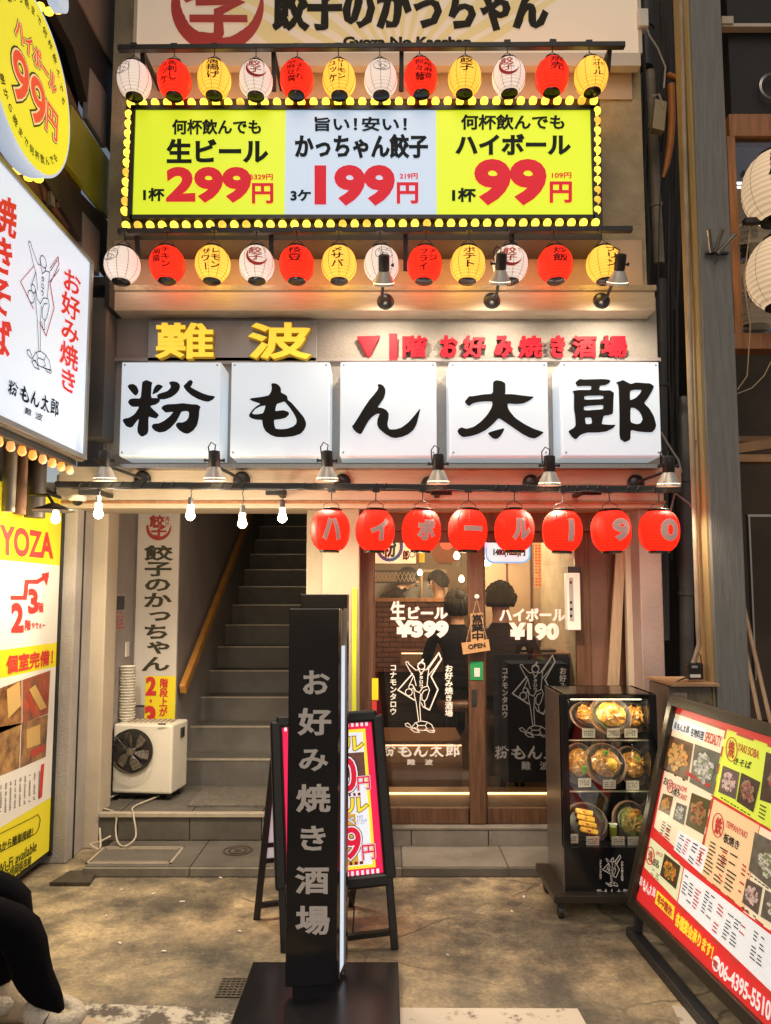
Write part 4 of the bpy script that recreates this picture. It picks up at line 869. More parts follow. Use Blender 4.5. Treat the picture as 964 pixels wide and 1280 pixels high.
# ------------------------------------------------------------------ five white box signs
BOXW = M('lit_white_box', (.55, .61, .67), .35, emit=.46, ecol=(.80, .92, 1.04)); BOXS = M('lit_white_box_side', (.66, .70, .74), .4, emit=.28, ecol=(.84, .94, 1))
BINK = M('black_box_lettering', (.010, .009, .008), .5, spec=.15)
YB = 4.07
for i, (x0, x1, ch) in enumerate(((150, 275, '粉'), (288, 412, 'も'), (425, 546, 'ん'), (562, 686, '太'), (702, 826, '郎'))):
    t = thing('light_box_sign', tuple(W((x0 + x1) / 2, 570, YB)), '%s white light box from the left, with the brush character %s' % (ORD[i], ch), 'light box', 'row of white light boxes')
    a, b_ = W(x0, 510, YB).x, W(x1, 510, YB).x; z0, z1 = W(0, 570, YB).z, W(0, 452, YB).z
    MB().box(a, b_, YB + .012, YF - .01, z0, z1).build('case', BOXS, t, bevel=.006)
    MB().box(a + .004, b_ - .004, YB, YB + .02, z0 + .004, z1 - .004).build('face', BOXW, t, bevel=.003)
    for sx_ in (a + .02, b_ - .02):
        for sz_ in (z0 + .02, z1 - .02): MB().lathe([(.001, .003), (.005, .002), (.006, 0)], (sx_, YB, sz_), 10, (0, -1, 0)).build('screw', STEEL, t)
    ox, oy, sc = BIGSRC[ch]; g_ = BIGG[ch]; bb = bounds(g_); P = PY(YB); m_ = MB()
    put(m_, g_, bb, corners(P, (ox + bb[0] / sc, oy - bb[3] / sc, ox + bb[2] / sc, oy - bb[1] / sc)), off=.003, n=P.n); m_.build('lettering', BINK, t)

# ------------------------------------------------------------------ spot lamps
SHADE = M('grey_lamp_shade', (.55, .52, .46), .35, metal=.3); RIM = M('lit_lamp_mouth', (1, .9, .7), .3, emit=4.5, ecol=(1, .80, .52))
def spot(head, disc, Yh, Yd, lab, grp, aim, watt, up=False):
    p = W(*head, Yh); d = W(*disc, Yd); t = thing('spot_lamp', tuple(p), lab, 'spot lamp', grp)
    MB().lathe([(.001, .02), (.035, .018), (.048, .006), (.05, 0)], d, 20, (0, -1, 0)).build('wall_mount', BLACK, t, smooth=True)
    MB().tube([d + Vector((0, -.02, 0)), d + Vector((-.02 if p.x < d.x else .02, -.05, .01)), p + Vector((0, .03, .03))], .009, 8).build('arm', BLACKM, t)
    ax = Vector(aim).normalized(); q = p + Vector((0, 0, .02))
    MB().lathe([(.012, -.085), (.028, -.08), (.030, -.06), (.030, .0), (.026, .004)], q, 18, ax).build('socket', BLACKM, t, smooth=True)
    MB().lathe([(.027, .0), (.034, .012), (.050, .045), (.062, .075), (.059, .075), (.046, .045), (.028, .01)], q, 22, ax, cap=False).build('shade', SHADE, t, smooth=True)
    MB().lathe([(.001, .066), (.040, .070), (.057, .064), (.057, .060), (.001, .060)], q, 18, ax).build('bulb', RIM, t)
    m_ = MB()
    for sg in (-1, 1): m_.tube([q + Vector((sg * .028, 0, .03)), q + Vector((sg * .048, 0, .032))], .006, 8); m_.tube([q + Vector((sg * .046, 0, .032)), q + Vector((sg * .054, 0, .032))], .010, 8)
    m_.build('thumb_screw', BLACKM, t)
    MB().tube([q + Vector((0, 0, .08)), q + Vector((.004, 0, .115)), q + Vector((-.02, .0, .128)), q + Vector((-.036, .01, .105)), q + Vector((-.03, .03, .04))], .0035, 6).build('cable', BLACKM, t)
    e = q + ax * .085; rot = ax.to_track_quat('-Z', 'Y').to_euler(); light('spot_lamp_light', 'SPOT', e, watt, (1, .84, .62), .03, rot, 130)
for i, (h_, d_, lab) in enumerate((((131, 588), (178, 599), 'first spot lamp from the left on the lower rail'), ((268, 588), (302, 600), 'second spot lamp from the left, between the first two white boxes'), ((409, 588), (428, 603), 'third spot lamp from the left, between the second and third white boxes'),
        ((548, 592), (537, 606), 'fourth spot lamp from the left, right of the third white box'), ((687, 594), (664, 604), 'fifth spot lamp from the left, right of the fourth white box'), ((836, 595), (795, 604), 'last spot lamp at the right end of the lower rail'))):
    spot(h_, d_, 3.80, 4.19, lab, 'spot lamps along the lower rail', (0, .10, -1), 62 if i < 5 else 26)
for i, (h_, d_, lab) in enumerate((((480, 343), (482, 377), 'upper spot lamp left of the other two, over the red triangle'), ((626, 341), (615, 376), 'middle one of the three upper spot lamps'), ((774, 342), (752, 376), 'rightmost of the three upper spot lamps'))):
    spot(h_, d_, 3.86, 4.16, lab, 'spot lamps on the ledge above the red letters', (0, .62, -1), 26)
# lower rail with lamps, cable wrap and plates
t = thing('front_rail', tuple(W(460, 608, 3.9)), 'long black rail wrapped with cable across the front below the white boxes', 'rail')
MB().bar(W(70, 606, 3.9), W(851, 612, 3.9), .035, .035).build('bar', BLACKM, t, bevel=.004)
m_ = MB()
for k in range(60):
    if rnd.random() < .4: continue
    x = 90 + k * 12.6; p = W(x, 606 + (x - 70) / 130, 3.9); m_.tube([p + Vector((-.01, -.02, -.018)), p + Vector((.0, -.024, .0)), p + Vector((.012, -.02, .018))], .004, 5)
pts = [W(90 + k * 19, 609.5 + (k * 19) / 130 + rnd.uniform(-1, 1.6), 3.875) for k in range(40)]; m_.tube(pts, .0035, 5); m_.build('cable', BLACKM, t)
for px in (110, 344, 551, 738):
    m_ = MB(); fbox(m_, px - 12, 606, px + 14, 618, 3.93, .03); m_.build('fixing_plate', BLACKM, t); p = W(px, 610, 3.94); MB().bar(p, (p.x, 4.28, p.z), .03, .02).build('bracket', BLACKM, t)
# pear bulbs on short cords
PEAR = M('lit_pear_bulb', (1, .92, .75), .3, emit=12, ecol=(1, .82, .56))
for px, py, lab in ((123, 643, 'bare glowing bulb at the left over the grey post'), (238, 645, 'bare glowing bulb right of the vertical white banner'), (303, 655, 'lowest hanging bare bulb, in front of the handrail'), (353, 648, 'bare glowing bulb in front of the top of the stairs')):
    p = W(px, py, 3.86); t = thing('hanging_bulb', tuple(p), lab, 'light bulb', 'bare bulbs hanging over the stairs entrance')
    MB().lathe([(.001, -.024), (.013, -.020), (.023, -.008), (.025, .002), (.021, .014), (.016, .030)], p, 18).build('glass', PEAR, t, smooth=True)
    MB().lathe([(.016, .028), (.018, .032), (.018, .056), (.014, .06)], p, 14).build('collar', WHITEP, t)
    MB().lathe([(.013, .058), (.014, .062), (.014, .095), (.006, .10)], p, 12).build('socket', BLACKM, t)
    z_ = W(px, 609, 3.88).z; MB().tube([p + Vector((0, 0, .098)), p + Vector((.006, .0, .12)), (p.x - .004, 3.87, z_ - .03), (p.x + .012, 3.87, z_)], .0025, 5).build('cord', BLACKM, t)
    light('hanging_bulb_light', 'POINT', p + Vector((0, -.05, -.04)), 9, (1, .80, .54), .035)
# dome camera, shaded lamp at far left
p = W(97, 624, 4.15); t = thing('security_camera', tuple(p), 'small white dome security camera under the beam at the left', 'camera')
MB().lathe([(.045, .02), (.05, .01), (.05, -.005), (.036, -.012)], p, 20).build('housing', WHITEP, t, smooth=True); MB().lathe([(.03, -.01), (.026, -.026), (.012, -.036), (.001, -.038)], p, 16).build('dome', BLACK, t, smooth=True)
p = W(67, 638, 3.6); t = thing('flat_shade_lamp', tuple(p), 'flat dark dish lamp with a bright bulb above the yellow vertical board', 'lamp')
MB().lathe([(.02, .035), (.05, .02), (.095, .004), (.098, -.003), (.09, .0), (.02, .015)], p, 26).build('shade', BLACK, t, smooth=True)
MB().lathe([(.012, .0), (.016, -.02), (.022, -.042), (.016, -.060), (.001, -.066)], p + Vector((.012, 0, 0)), 16).build('bulb', PEAR, t, smooth=True)
MB().tube([p + Vector((0, 0, .03)), p + Vector((-.05, .05, .08)), (-1.85, 3.75, p.z + .1)], .008).build('arm', BLACKM, t)
light('flat_lamp_light', 'POINT', p + Vector((-.02, -.03, -.12)), 7, (1, .82, .55), .03)

# ------------------------------------------------------------------ vertical banner, small poster, switch
t = thing('vertical_banner', tuple(W(192, 900, 5.2)), 'tall white vertical banner with red emblem and black brush characters beside the stairs', 'banner')
m_ = MB(); q = [(168, 634), (219, 634), (213, 905), (165, 905)]
m_ = MB(); x0, x1 = W(169, 640, 5.2).x, W(219, 640, 5.2).x; zt_ = 2.62
bl, br = -1.745, -1.452
m_.box(bl, br, 5.19, 5.206, .75, zt_).build('cloth', M('white_banner_cloth', (.62, .58, .53), .75, noise=.06, nscale=2), t)
P = PY(5.189); zy = lambda py: W(0, py, 5.19).z
def bq(f0, y0, f1, y1): return [Vector((bl + (br - bl) * f0, 5.189, zy(y0))), Vector((bl + (br - bl) * f1, 5.189, zy(y0))), Vector((bl + (br - bl) * f1, 5.189, zy(y1))), Vector((bl + (br - bl) * f0, 5.189, zy(y1)))]
m_ = MB(); fn = lambda x, y, z: Vector((bl + (br - bl) * .5 + x, 5.189 - z, zy(660) - y)); emblem(m_, None, 0, 0, .088, .002, sub=True, c4fn=fn); m_.build('emblem', M('dark_red_print', (.36, .035, .025), .6), t)
m_ = MB(); T(m_, '餃子のかっちゃん', None, bq(.16, 682, .84, 840), .062, .002, vert=True, brush=1.3); m_.build('lettering', M('olive_black_print', (.04, .035, .015), .6), t)
m_ = MB(); m_.quad([v + Vector((0, -.001, 0)) for v in bq(.28, 845, 1, 912)]); m_.build('yellow_field', YEL, t)
m_ = MB(); T(m_, '2', None, bq(.32, 847, .52, 868), .09, .004); T(m_, '3', None, bq(.32, 884, .52, 912), .09, .004); m_.quad([v + Vector((0, -.004, 0)) for v in bq(.40, 874, .45, 878)]); T(m_, '階段上がって', None, bq(.62, 848, .82, 920), .05, .004, vert=True)
m_.build('red_lettering', RED2, t)
SW = PX(-1.762)
t = thing('small_poster', tuple(SW.hit(148, 789)), 'small faded poster with red print on the grey side wall by the banner', 'poster')
m_ = MB(); m_.slab([Vector((-1.759, y, z)) for y, z in ((4.84, 1.52), (5.02, 1.52), (5.02, 1.27), (4.84, 1.27))], .002, (1, 0, 0)); m_.build('paper', M('faded_poster', (.42, .38, .36), .8, noise=.3, nscale=20), t)
m_ = MB(); m_.slab([Vector((-1.757, y, z)) for y, z in ((4.86, 1.50), (5.0, 1.50), (5.0, 1.41), (4.86, 1.41))], .001, (1, 0, 0)); m_.build('photo', M('grey_poster_photo', (.08, .08, .085), .7, noise=.5, nscale=30), t)
m_ = MB(); marks(m_, None, [Vector((-1.7568, y, z)) for y, z in ((4.86, 1.40), (5.0, 1.40), (5.0, 1.28), (4.86, 1.28))], 5, 4, .8, .5, .001, 5); m_.build('print', RED2, t)
MB().box(-1.762, -1.752, 5.05, 5.11, 1.09, 1.19).build('light_switch', WHITEP, label='white light switch on the grey side wall beside the banner', cat='switch', bevel=.002)
# ------------------------------------------------------------------ left side: neighbour wall and projecting signs
XN = -1.76
DKB = M('dark_brown_steel', (.035, .028, .024), .5, noise=.3, nscale=5); PNK = M('pinkish_grey_beam', (.30, .23, .19), .55, noise=.15, nscale=3); GRP = M('grey_shutter_panel', (.22, .21, .20), .6, noise=.15, nscale=4)
BRN = M('rusty_wood_cladding', (.16, .075, .04), .7, noise=.5, nscale=5, stretch=(6, 6, 1), bump=.4)
nb = thing('neighbour_building', (-2.3, 3.5, 0), 'dark neighbouring building at the left with steel beams, panels and cladding', 'building')
MB().box(-2.9, XN - .12, .2, 4.28, 2.35, 9).build('wall', M('dark_neighbour_wall', (.06, .05, .045), .8, noise=.3, nscale=3), nb)
PN = PX(XN)
MB().box(-2.9, -2.08, .2, 4.28, 0, 2.35).build('lower_wall', MATS['dark_neighbour_wall'], nb)
def npoly(pts, m, t, nm, off=0, th=.05, parent=None):
    c = [PN.hit(x, y, off) for x, y in pts]; bk = [p - PN.n * th for p in c]; N = len(c)
    return MB().add(c + bk, [tuple(range(N)), tuple(range(N, 2 * N))[::-1]] + [(i, N + i, N + (i + 1) % N, (i + 1) % N) for i in range(N)]).build(nm, m, parent or nb)
npoly([(40, 20), (78, 78), (108, 150), (104, 300), (60, 250), (30, 120)], BRN, 0, 'cladding', -.02)
npoly([(70, -60), (104, -60), (152, 40), (152, 200), (110, 130), (92, 60), (60, 0)], DKB, 0, 'beam', .0)
npoly([(100, -60), (148, -60), (157, 60), (152, 105), (128, 60), (92, -8)], PNK, 0, 'beam_face', .012, .03)
npoly([(112, 85), (133, 118), (131, 185), (108, 148)], GRP, 0, 'shutter_panel', .006, .03)
npoly([(140, 127), (149, 128), (149, 168), (139, 168)], M('warm_cream_panel', (.5, .36, .22), .6), 0, 'cream_panel', .008, .03)
npoly([(87, 131), (138, 206), (134, 274), (80, 204)], M('reflection_gloss_panel', (.40, .40, .015), .22, coat=.5, noise=.1, nscale=2), 0, 'reflecting_panel', .012, .03)  # glossy panel with the yellow sign's reflection put into its colour
npoly([(60, 200), (134, 276), (148, 300), (148, 360), (100, 300), (50, 215)], DKB, 0, 'lower_beam', .004, .04)
npoly([(102, 265), (123, 290), (122, 345), (101, 318)], GRP, 0, 'lower_shutter_panel', .010, .03)
npoly([(-60, 15), (-60, 140), (60, 260), (60, 200)], BRN, 0, 'cladding', -.03)
for i, x in enumerate((64, 72)): npoly([(x, 70 + i * 12), (x + 5, 76 + i * 12), (x + 5, 260), (x, 256)], M('old_steel_pipe', (.25, .23, .20), .5, metal=.5, noise=.3), 0, 'pipe', .0, .04)
# bracket box behind the sign's end
t = thing('sign_bracket_box', (-1.66, 4.2, 2.4), 'dark grey steel box carrying the end of the white projecting sign', 'sign bracket')
m_ = MB(); fbox(m_, 104, 372, 131, 546, 4.12, .17); m_.build('box', M('dark_grey_box', (.16, .155, .15), .5, noise=.15), t)
m_ = MB(); fbox(m_, 100, 346, 137, 356, 4.08, .22); fbox(m_, 131, 356, 137, 382, 4.08, .2); m_.build('top_frame', BLACKM, t)
# white projecting sign
XS = -1.60
PS = PX(XS); ps = thing('projecting_sign', tuple(PS.hit(60, 545)), 'white glowing sign projecting at the left with red brush characters and a line-drawn figure', 'sign')
yA, yB = PS.hit(112, 325).y, 2.55
zA = PS.hit(112, 329).z; zB = PS.hit(98, 566).z
q4 = [Vector((XS, yB, zA)), Vector((XS, yA, zA)), Vector((XS, yA, zB)), Vector((XS, yB, zB))]
MB().box(XS - .16, XS - .004, yB - .03, yA + .03, zB - .03, zA + .03).build('case', M('grey_brown_sign_case', (.20, .16, .12), .4, metal=.5), ps)
MB().box(XS - .004, XS + .002, yB, yA, zB, zA).build('face', M('lit_white_sign_face', (.5, .56, .63), .35, emit=.68, ecol=(.80, .92, 1.06)), ps)
fr = MB(); fr.box(XS - .01, XS + .012, yB - .03, yA + .03, zA, zA + .022); fr.box(XS - .01, XS + .012, yB - .03, yA + .03, zB - .022, zB); fr.box(XS - .01, XS + .012, yA, yA + .03, zB, zA); fr.build('frame', M('steel_sign_frame', (.35, .33, .3), .35, metal=.8), ps)
PF = PX(XS + .003)
m_ = MB(); T(m_, 'お好み焼き', PF, [(77, 330), (101, 345), (95, 498), (72, 485)], .045, .003, vert=True, brush=1.2)
m_.build('red_lettering', M('red_sign_print', (.65, .03, .02), .5, emit=.35, ecol=(1, .03, .02)), ps); m_ = MB(); T(m_, '焼きそば', PF, [(-12, 238), (21, 252), (11, 455), (-20, 435)], .05, .003, vert=True, brush=1.2)
m_.build('red_lettering', M('red_sign_print', (.65, .03, .02), .5, emit=.35, ecol=(1, .03, .02)), ps)
m_ = MB(); stroke(m_, [(42, 332), (25, 352), (41, 386)], 1.1, lambda x, y, z: PF.hit(x, y, z), .003); stroke(m_, [(49, 403), (57, 420), (67, 385), (62, 355), (73, 330), (72, 321), (62, 335)], 1.1, lambda x, y, z: PF.hit(x, y, z), .003)
m_.build('red_diamond', RED2, ps)
m_ = MB(); LOGO2 = LOGO[2:]; c4 = [PF.hit(25, 268), PF.hit(76, 322), PF.hit(70, 470), PF.hit(24, 455)]
TLv, TRv, BRv, BLv = c4
def mpl(x, y, z):
    s_ = (x - 145) / 485; t_ = (y - 130) / 890; return (TLv * (1 - s_) + TRv * s_) * (1 - t_) + (BLv * (1 - s_) + BRv * s_) * t_ + Vector((z, 0, 0))
for P_ in LOGO2: stroke(m_, P_, 6.5, mpl, .003)
for (x, y, r) in ((408, 285, 38), (295, 515, 26), (270, 575, 38)): stroke(m_, ring(x, y, r, 14), 6.5, mpl, .0034, True)
T(m_, 'タロウ', None, [mpl(388, 380, 0), mpl(428, 380, 0), mpl(428, 520, 0), mpl(388, 520, 0)], .05, .003, vert=True)
m_.build('line_drawing', INK, ps)
m_ = MB(); name_row(m_, PF, [(9, 473), (74, 502), (73, 523), (8, 492)]); T(m_, '難', PF, [(31, 509), (39, 512), (38, 520), (30, 517)], .04); T(m_, '波', PF, [(44, 515), (53, 518), (52, 527), (43, 523)], .04); m_.build('name_lettering', INK, ps)
ORB = M('orange_bulb', (.9, .6, .3), .3, emit=1.5, ecol=(1, .26, .035)); ORD = M('pale_orange_bulb', (.9, .7, .45), .35, emit=.8, ecol=(1, .42, .12))
sb = thing('bulb_strip', (XS - .05, 3.4, zB - .06), 'strip of small orange bulbs under the white projecting sign', 'light strip')
MB().box(XS - .10, XS - .03, 2.5, yA, zB - .06, zB - .035).build('channel', BLACKM, sb)
for i in range(13):
    y = 2.62 + i * .103
    MB().lathe([(.012, .03), (.016, .02), (.020, .0), (.014, -.012), (.001, -.018)], (XS - .065, y, zB - .088), 12).build('bulb', ORB if i % 3 else ORD, sb, smooth=True)
# round yellow sign
XR = -1.58; PR = PX(XR); e = [PR.hit(88, 150), PR.hit(0, 60)]
yc = PR.hit(42, 103).y; R_ = .385; zc = PR.hit(42, 103).z
yc -= .0
rsn = thing('round_sign', (XR, yc, zc - R_), 'round glowing yellow sign reading ハイボール 99円 at the top left', 'sign')
c = Vector((XR, yc, zc))
MB().lathe([(R_, -.09), (R_ + .004, -.08), (R_ + .004, -.006), (R_, .0)], c, 64, (1, 0, 0)).build('case', M('lit_blue_white_edge', (.6, .68, .8), .4, emit=.5, ecol=(.62, .78, 1)), rsn, smooth=True)
MB().lathe([(.001, .001), (R_ - .012, .001), (R_ - .006, -.002)], c, 64, (1, 0, 0), cap=False).build('face', M('lit_yellow_disc', (.55, .50, .03), .35, emit=.66, ecol=(.98, .88, .04)), rsn)
def rp(a, b_, o=0): return c + Vector((o, a, b_))           # a: to the right in the picture (+Y), b: up
def rq(x0, y0, x1, y1, sk=0): return [rp(x0, y1 + 0), rp(x1, y1 + sk), rp(x1, y0 + sk), rp(x0, y0)]
for nm, bb_, mt, o in (('dark_outline', .14, M('olive_outline', (.10, .09, .01), .6), .003), ('cream_outline', .085, M('cream_outline', (.85, .75, .35), .6, emit=.5, ecol=(1, .85, .4)), .0045), ('red_lettering', .03, M('coral_print', (.75, .08, .04), .5, emit=.5, ecol=(1, .09, .04)), .006)):
    m_ = MB(); T(m_, '99', None, rq(-.19, -.175, .105, .035), bb_ * .9, o); T(m_, '円', None, rq(.125, -.135, .235, .0), bb_, o); T(m_, 'ハイボール', None, rq(-.18, .085, .21, .175), bb_ * 1.1, o); m_.build(nm, mt, rsn)
m_ = MB()
for s_, a0, a1, inv in (('朝から晩まで何杯飲んでも', 140, 22, 0), ('朝から晩まで何杯飲んでも', 214, 318, 1)):
    N = len(s_)
    for i, ch in enumerate(s_):
        a = math.radians(a0 + (a1 - a0) * i / (N - 1)); R2 = .315; ce = Vector((0, R2 * math.cos(a), R2 * math.sin(a))); rad = Vector((0, math.cos(a), math.sin(a))) * (-1 if inv else 1); tg = Vector((0, math.sin(a), -math.cos(a))) * (-1 if inv else 1)
        h_ = .021; T(m_, ch, None, [c + ce - tg * h_ + rad * h_, c + ce + tg * h_ + rad * h_, c + ce + tg * h_ - rad * h_, c + ce - tg * h_ - rad * h_], .05, .003, vert=True)
m_.build('rim_lettering', M('olive_outline', (.1, .09, .01)), rsn)
for i, (px, py, lab) in enumerate([(8, 181, ''), (25, 160, ''), (24, 212, ''), (38, 221, ''), (50, 223, ''), (61, 216, ''), (35, 207, ''), (2, 173, ''), (52, 8, ''), (63, 14, ''), (74, 12, '')]):
    p = PX(XR - .14).hit(px, py); o = MB().lathe([(.012, -.03), (.018, -.02), (.021, -.004), (.015, .01), (.001, .015)], p, 12, (1, -.3, 0)).build('globe_bulb', BULB, rsn, smooth=True)
    pass
p2 = PX(XR - .02).hit(78, -6); t = thing('upper_round_sign', tuple(p2), 'pale lit round case edge just entering at the top left', 'sign'); MB().lathe([(.06, -.06), (.075, -.05), (.075, .0), (.06, .004)], p2, 28, (1, 0, 0)).build('case', MATS['lit_blue_white_edge'], t, smooth=True)
# dark posts and drains behind the vertical board
for (x, m1, lab) in ((12, M('old_steel_pipe', (.25, .23, .20)), 'thin pale pipe on the neighbour wall under the bulb strip'), (26, BRN, 'brown timber post under the bulb strip'), (45, DKB, 'thick dark pipe above the flat lamp')):
    p = PX(-1.80).hit(x, 600); MB().tube([(p.x, p.y, 1.9), (p.x, p.y, 2.55)], .03 if x != 45 else .05, 12).build('drain_pipe' if x != 26 else 'timber_post', m1, label=lab, cat='pipe' if x != 26 else 'post', smooth=True)

# vertical yellow board
XB = -1.885; PB = PX(XB); yb = PX(XB).hit(71, 800).y; ztop = PB.hit(80, 650).z + .0; ya = 2.9
vb = thing('vertical_board', (XB, 3.6, .08), 'tall yellow and white advertising board at the left with red floor arrow and room photos', 'sign')
ztop = 2.06; 
MB().box(XB - .10, XB - .002, ya - .03, yb + .035, .05, ztop + .02).build('case', BLACKM, vb, bevel=.004)
MB().box(XB - .004, XB + .012, yb, yb + .035, .05, ztop + .02).build('edge_frame', BLACK, vb)
def yz(px, py): h_ = PB.hit(px, py); return h_.y, h_.z
def band(z0, z1, m, nm, o=0): return MB().box(XB - .002, XB + .001 + o, ya, yb, z0, z1).build(nm, m, vb)
VY = M('board_yellow', (.70, .60, .02), .35, emit=.14, ecol=(1, .85, .03)); VW = M('board_white', (.72, .68, .60), .35, emit=.10, ecol=(1, .92, .8))
zs = [ztop] + [PB.hit(60, y).z for y in (705, 805, 838, 930, 1010)] + [.08]
zs = [ztop, yz(76, 707)[1], yz(71, 803)[1], yz(66, 834)[1], yz(60, 952)[1], yz(56, 1001)[1], .08]
for i, (m1, nm) in enumerate(((VY, 'yellow_field'), (VW, 'white_field'), (VY, 'yellow_field'), (VW, 'photo_field'), (VW, 'price_field'), (VY, 'yellow_field'))): band(zs[i + 1], zs[i], m1, nm)
PBF = PX(XB + .001)
m_ = MB(); T(m_, 'YOZA', PBF, [(1, 657), (65, 668), (65, 697), (1, 692)], .075); T(m_, '3', PBF, [(36, 737), (46, 739), (46, 765), (36, 765)], .1); T(m_, '2', PBF, [(15, 755), (28, 757), (28, 788), (15, 788)], .1)
T(m_, '階', PBF, [(46, 753), (54, 753), (54, 765), (46, 765)], .05); T(m_, '階', PBF, [(31, 775), (38, 775), (38, 787), (31, 788)], .05); T(m_, 'やでぇー', PBF, [(39, 778), (56, 778), (56, 785), (39, 786)], .06)
T(m_, '個室完備！', PBF, [(8, 820), (66, 812), (65, 830), (8, 842)], .06)
hitf = lambda x, y, z: PBF.hit(x, y, z)
stroke(m_, [(15, 747), (31, 747), (33, 727), (46, 727), (58, 720)], 5, hitf, .003); m_.add([hitf(51, 717, .0035), hitf(61, 715, .0035), hitf(58, 732, .0035)], [(0, 1, 2)])
m_.build('red_lettering', RED2, vb)
m_ = MB(); T(m_, 'QRから簡単接続！', PBF, [(-8, 1057), (41, 1034), (40, 1046), (-8, 1070)], .03); T(m_, 'Free Wi-Fi available', PBF, [(-24, 1096), (46, 1050), (45, 1063), (-24, 1108)], .02)
T(m_, '免费无线网络连接', PBF, [(-6, 1094), (39, 1069), (38, 1083), (-6, 1108)], .03)
stroke(m_, [(-10, 1047), (40, 1022), (47, 1018), (50, 1024), (48, 1035), (44, 1042), (-10, 1070)], .8, hitf, .003)
m_.build('black_lettering', INK, vb)
FOTO = lambda nm, a, b_, sc: M(nm, a, .35, noise=0, nscale=sc, col2=b_)
ph = [((-20, 868), (27, 850), (27, 905), (-20, 925), (.45, .22, .07), (.10, .04, .02)), ((28, 850), (63, 838), (60, 892), (28, 904), (.14, .08, .05), (.50, .10, .05)), ((-20, 912), (26, 904), (24, 960), (-20, 978), (.50, .28, .10), (.12, .06, .03)), ((27, 904), (60, 893), (57, 946), (25, 960), (.40, .20, .08), (.10, .06, .04))]
for i, (a, b2, c2, d2, c1, c3) in enumerate(ph):
    m_ = MB(); m_.slab([PBF.hit(*v, .001) for v in (a, b2, c2, d2)], .001, (1, 0, 0)); o = m_.build('room_photo', FOTO('room_photo_%d' % i, c1, c3, 9), vb)
m_ = MB()                                         # simple shapes in the room photos: tables, seats, lamps, panels
for q in ([(36, 862), (44, 856), (58, 884), (50, 888)], [(8, 862), (24, 852), (26, 882), (10, 898)], [(33, 912), (50, 905), (50, 930), (33, 936)]): m_.quad([PBF.hit(x, y, .0022) for x, y in q])
m_.build('photo_shapes', M('photo_table', (.62, .40, .14), .5), vb)
m_ = MB()
for q in ([(34, 868), (38, 866), (44, 890), (39, 893)], [(38, 938), (56, 930), (56, 938), (38, 948)], [(57, 866), (61, 866), (60, 876), (57, 876)]): m_.quad([PBF.hit(x, y, .0024) for x, y in q])
m_.build('photo_seats', M('photo_red_seat', (.45, .06, .04), .5), vb)
m_ = MB()
for i in range(9): x = 51 - i * 6; marks(m_, PBF, [(x - 3, 968 - i * -2.2 - 4), (x, 966 + i * 2.2 - 4), (x - 1, 1003 + i * 2.6 - 6), (x - 4, 1004 + i * 2.6 - 6)], 14, 1, .8, .5, .003, i)
m_.build('price_print', INK, vb)
m_ = MB(); m_.quad([PBF.hit(x, y, .003) for x, y in [(51, 956), (55, 954), (52, 996), (48, 999)]]); m_.build('red_tab', RED2, vb)

# ------------------------------------------------------------------ right side: gap with pipes, timber post, next building
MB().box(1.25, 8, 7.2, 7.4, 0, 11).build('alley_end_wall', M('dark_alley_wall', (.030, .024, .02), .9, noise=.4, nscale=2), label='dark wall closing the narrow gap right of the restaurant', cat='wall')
def pipe(px, y0, y1, Y, r, m1, nm, lab, cat='pipe', dx=0, bend=None):
    a, b_ = W(px, y0, Y), W(px + dx, y1, Y); pts = [a, b_] if not bend else [a] + [W(*q, Y) for q in bend] + [b_]
    t = thing(nm, tuple(b_), lab, cat); MB().tube(pts, r, 12).build('tube', m1, t, smooth=True)
    k = 2
    for i in range(k):
        p = a.lerp(b_, .3 + .4 * i); d = (b_ - a).normalized()
        if not bend: MB().tube([p - d * .012, p + d * .012], r * 1.18, 12).build('collar', m1, t)
    return t
PVC = M('dirty_beige_pvc', (.36, .30, .22), .55, noise=.35, nscale=6); GPV = M('dark_grey_pvc', (.09, .085, .085), .5, noise=.3, nscale=6); OR_ = M('orange_conduit', (.62, .20, .03), .45, noise=.25, nscale=8)
pipe(807, -80, 85, 4.75, .05, GPV, 'drain_pipe', 'upper grey drain pipe in the gap beside the concrete wall')
pipe(812, 90, 330, 4.72, .035, PVC, 'drain_pipe', 'beige leaning duct in the gap beside the concrete wall', dx=12)
pipe(826, 350, 800, 4.8, .035, GPV, 'drain_pipe', 'grey flat duct right of the ledge in the gap', dx=4)
t = pipe(855, 497, 850, 4.6, .042, GPV, 'drain_pipe', 'thick dark drain pipe behind the thin conduit, ending in a rounded top', dx=4)
t = pipe(868, -80, 850, 3.97, .012, PVC, 'conduit', 'thin beige conduit running down the left side of the timber post', dx=0, bend=None)
bpy.data.objects.remove([o for o in t.children if o.name.startswith('tube')][0])
cx_ = [(850, -60), (856, 180), (862, 400), (868, 640), (873, 790)]
m_ = MB(); m_.tube([W(x, y, 3.93) for x, y in cx_] + [W(874, 805, 3.93), W(870, 820, 3.93), W(866, 832, 3.93)], .013, 10); m_.build('tube', PVC, t, smooth=True)
ot = thing('orange_tube', tuple(W(838, 218, 4.5)), 'bent orange cable tube hanging in the gap near the top', 'tube')
MB().tube([W(836, 94, 4.6), W(850, 100, 4.55)], .02, 10).build('branch', OR_, ot, smooth=True); MB().tube([W(839, 106, 4.5), W(840, 150, 4.5), W(838, 180, 4.5), W(834, 205, 4.5), W(829, 222, 4.5)], [.024, .024, .023, .019, .008], 10).build('main_tube', OR_, ot, smooth=True)
MB().obox(W(823, 147, 4.5), (.038, 0, -.01), (0, .03, 0), (.012, 0, .10)).build('meter_box', M('yellowed_box', (.55, .45, .24), .5, noise=.15), label='yellowed plastic box hanging among cables in the gap', cat='box', bevel=.006)
m_ = MB()
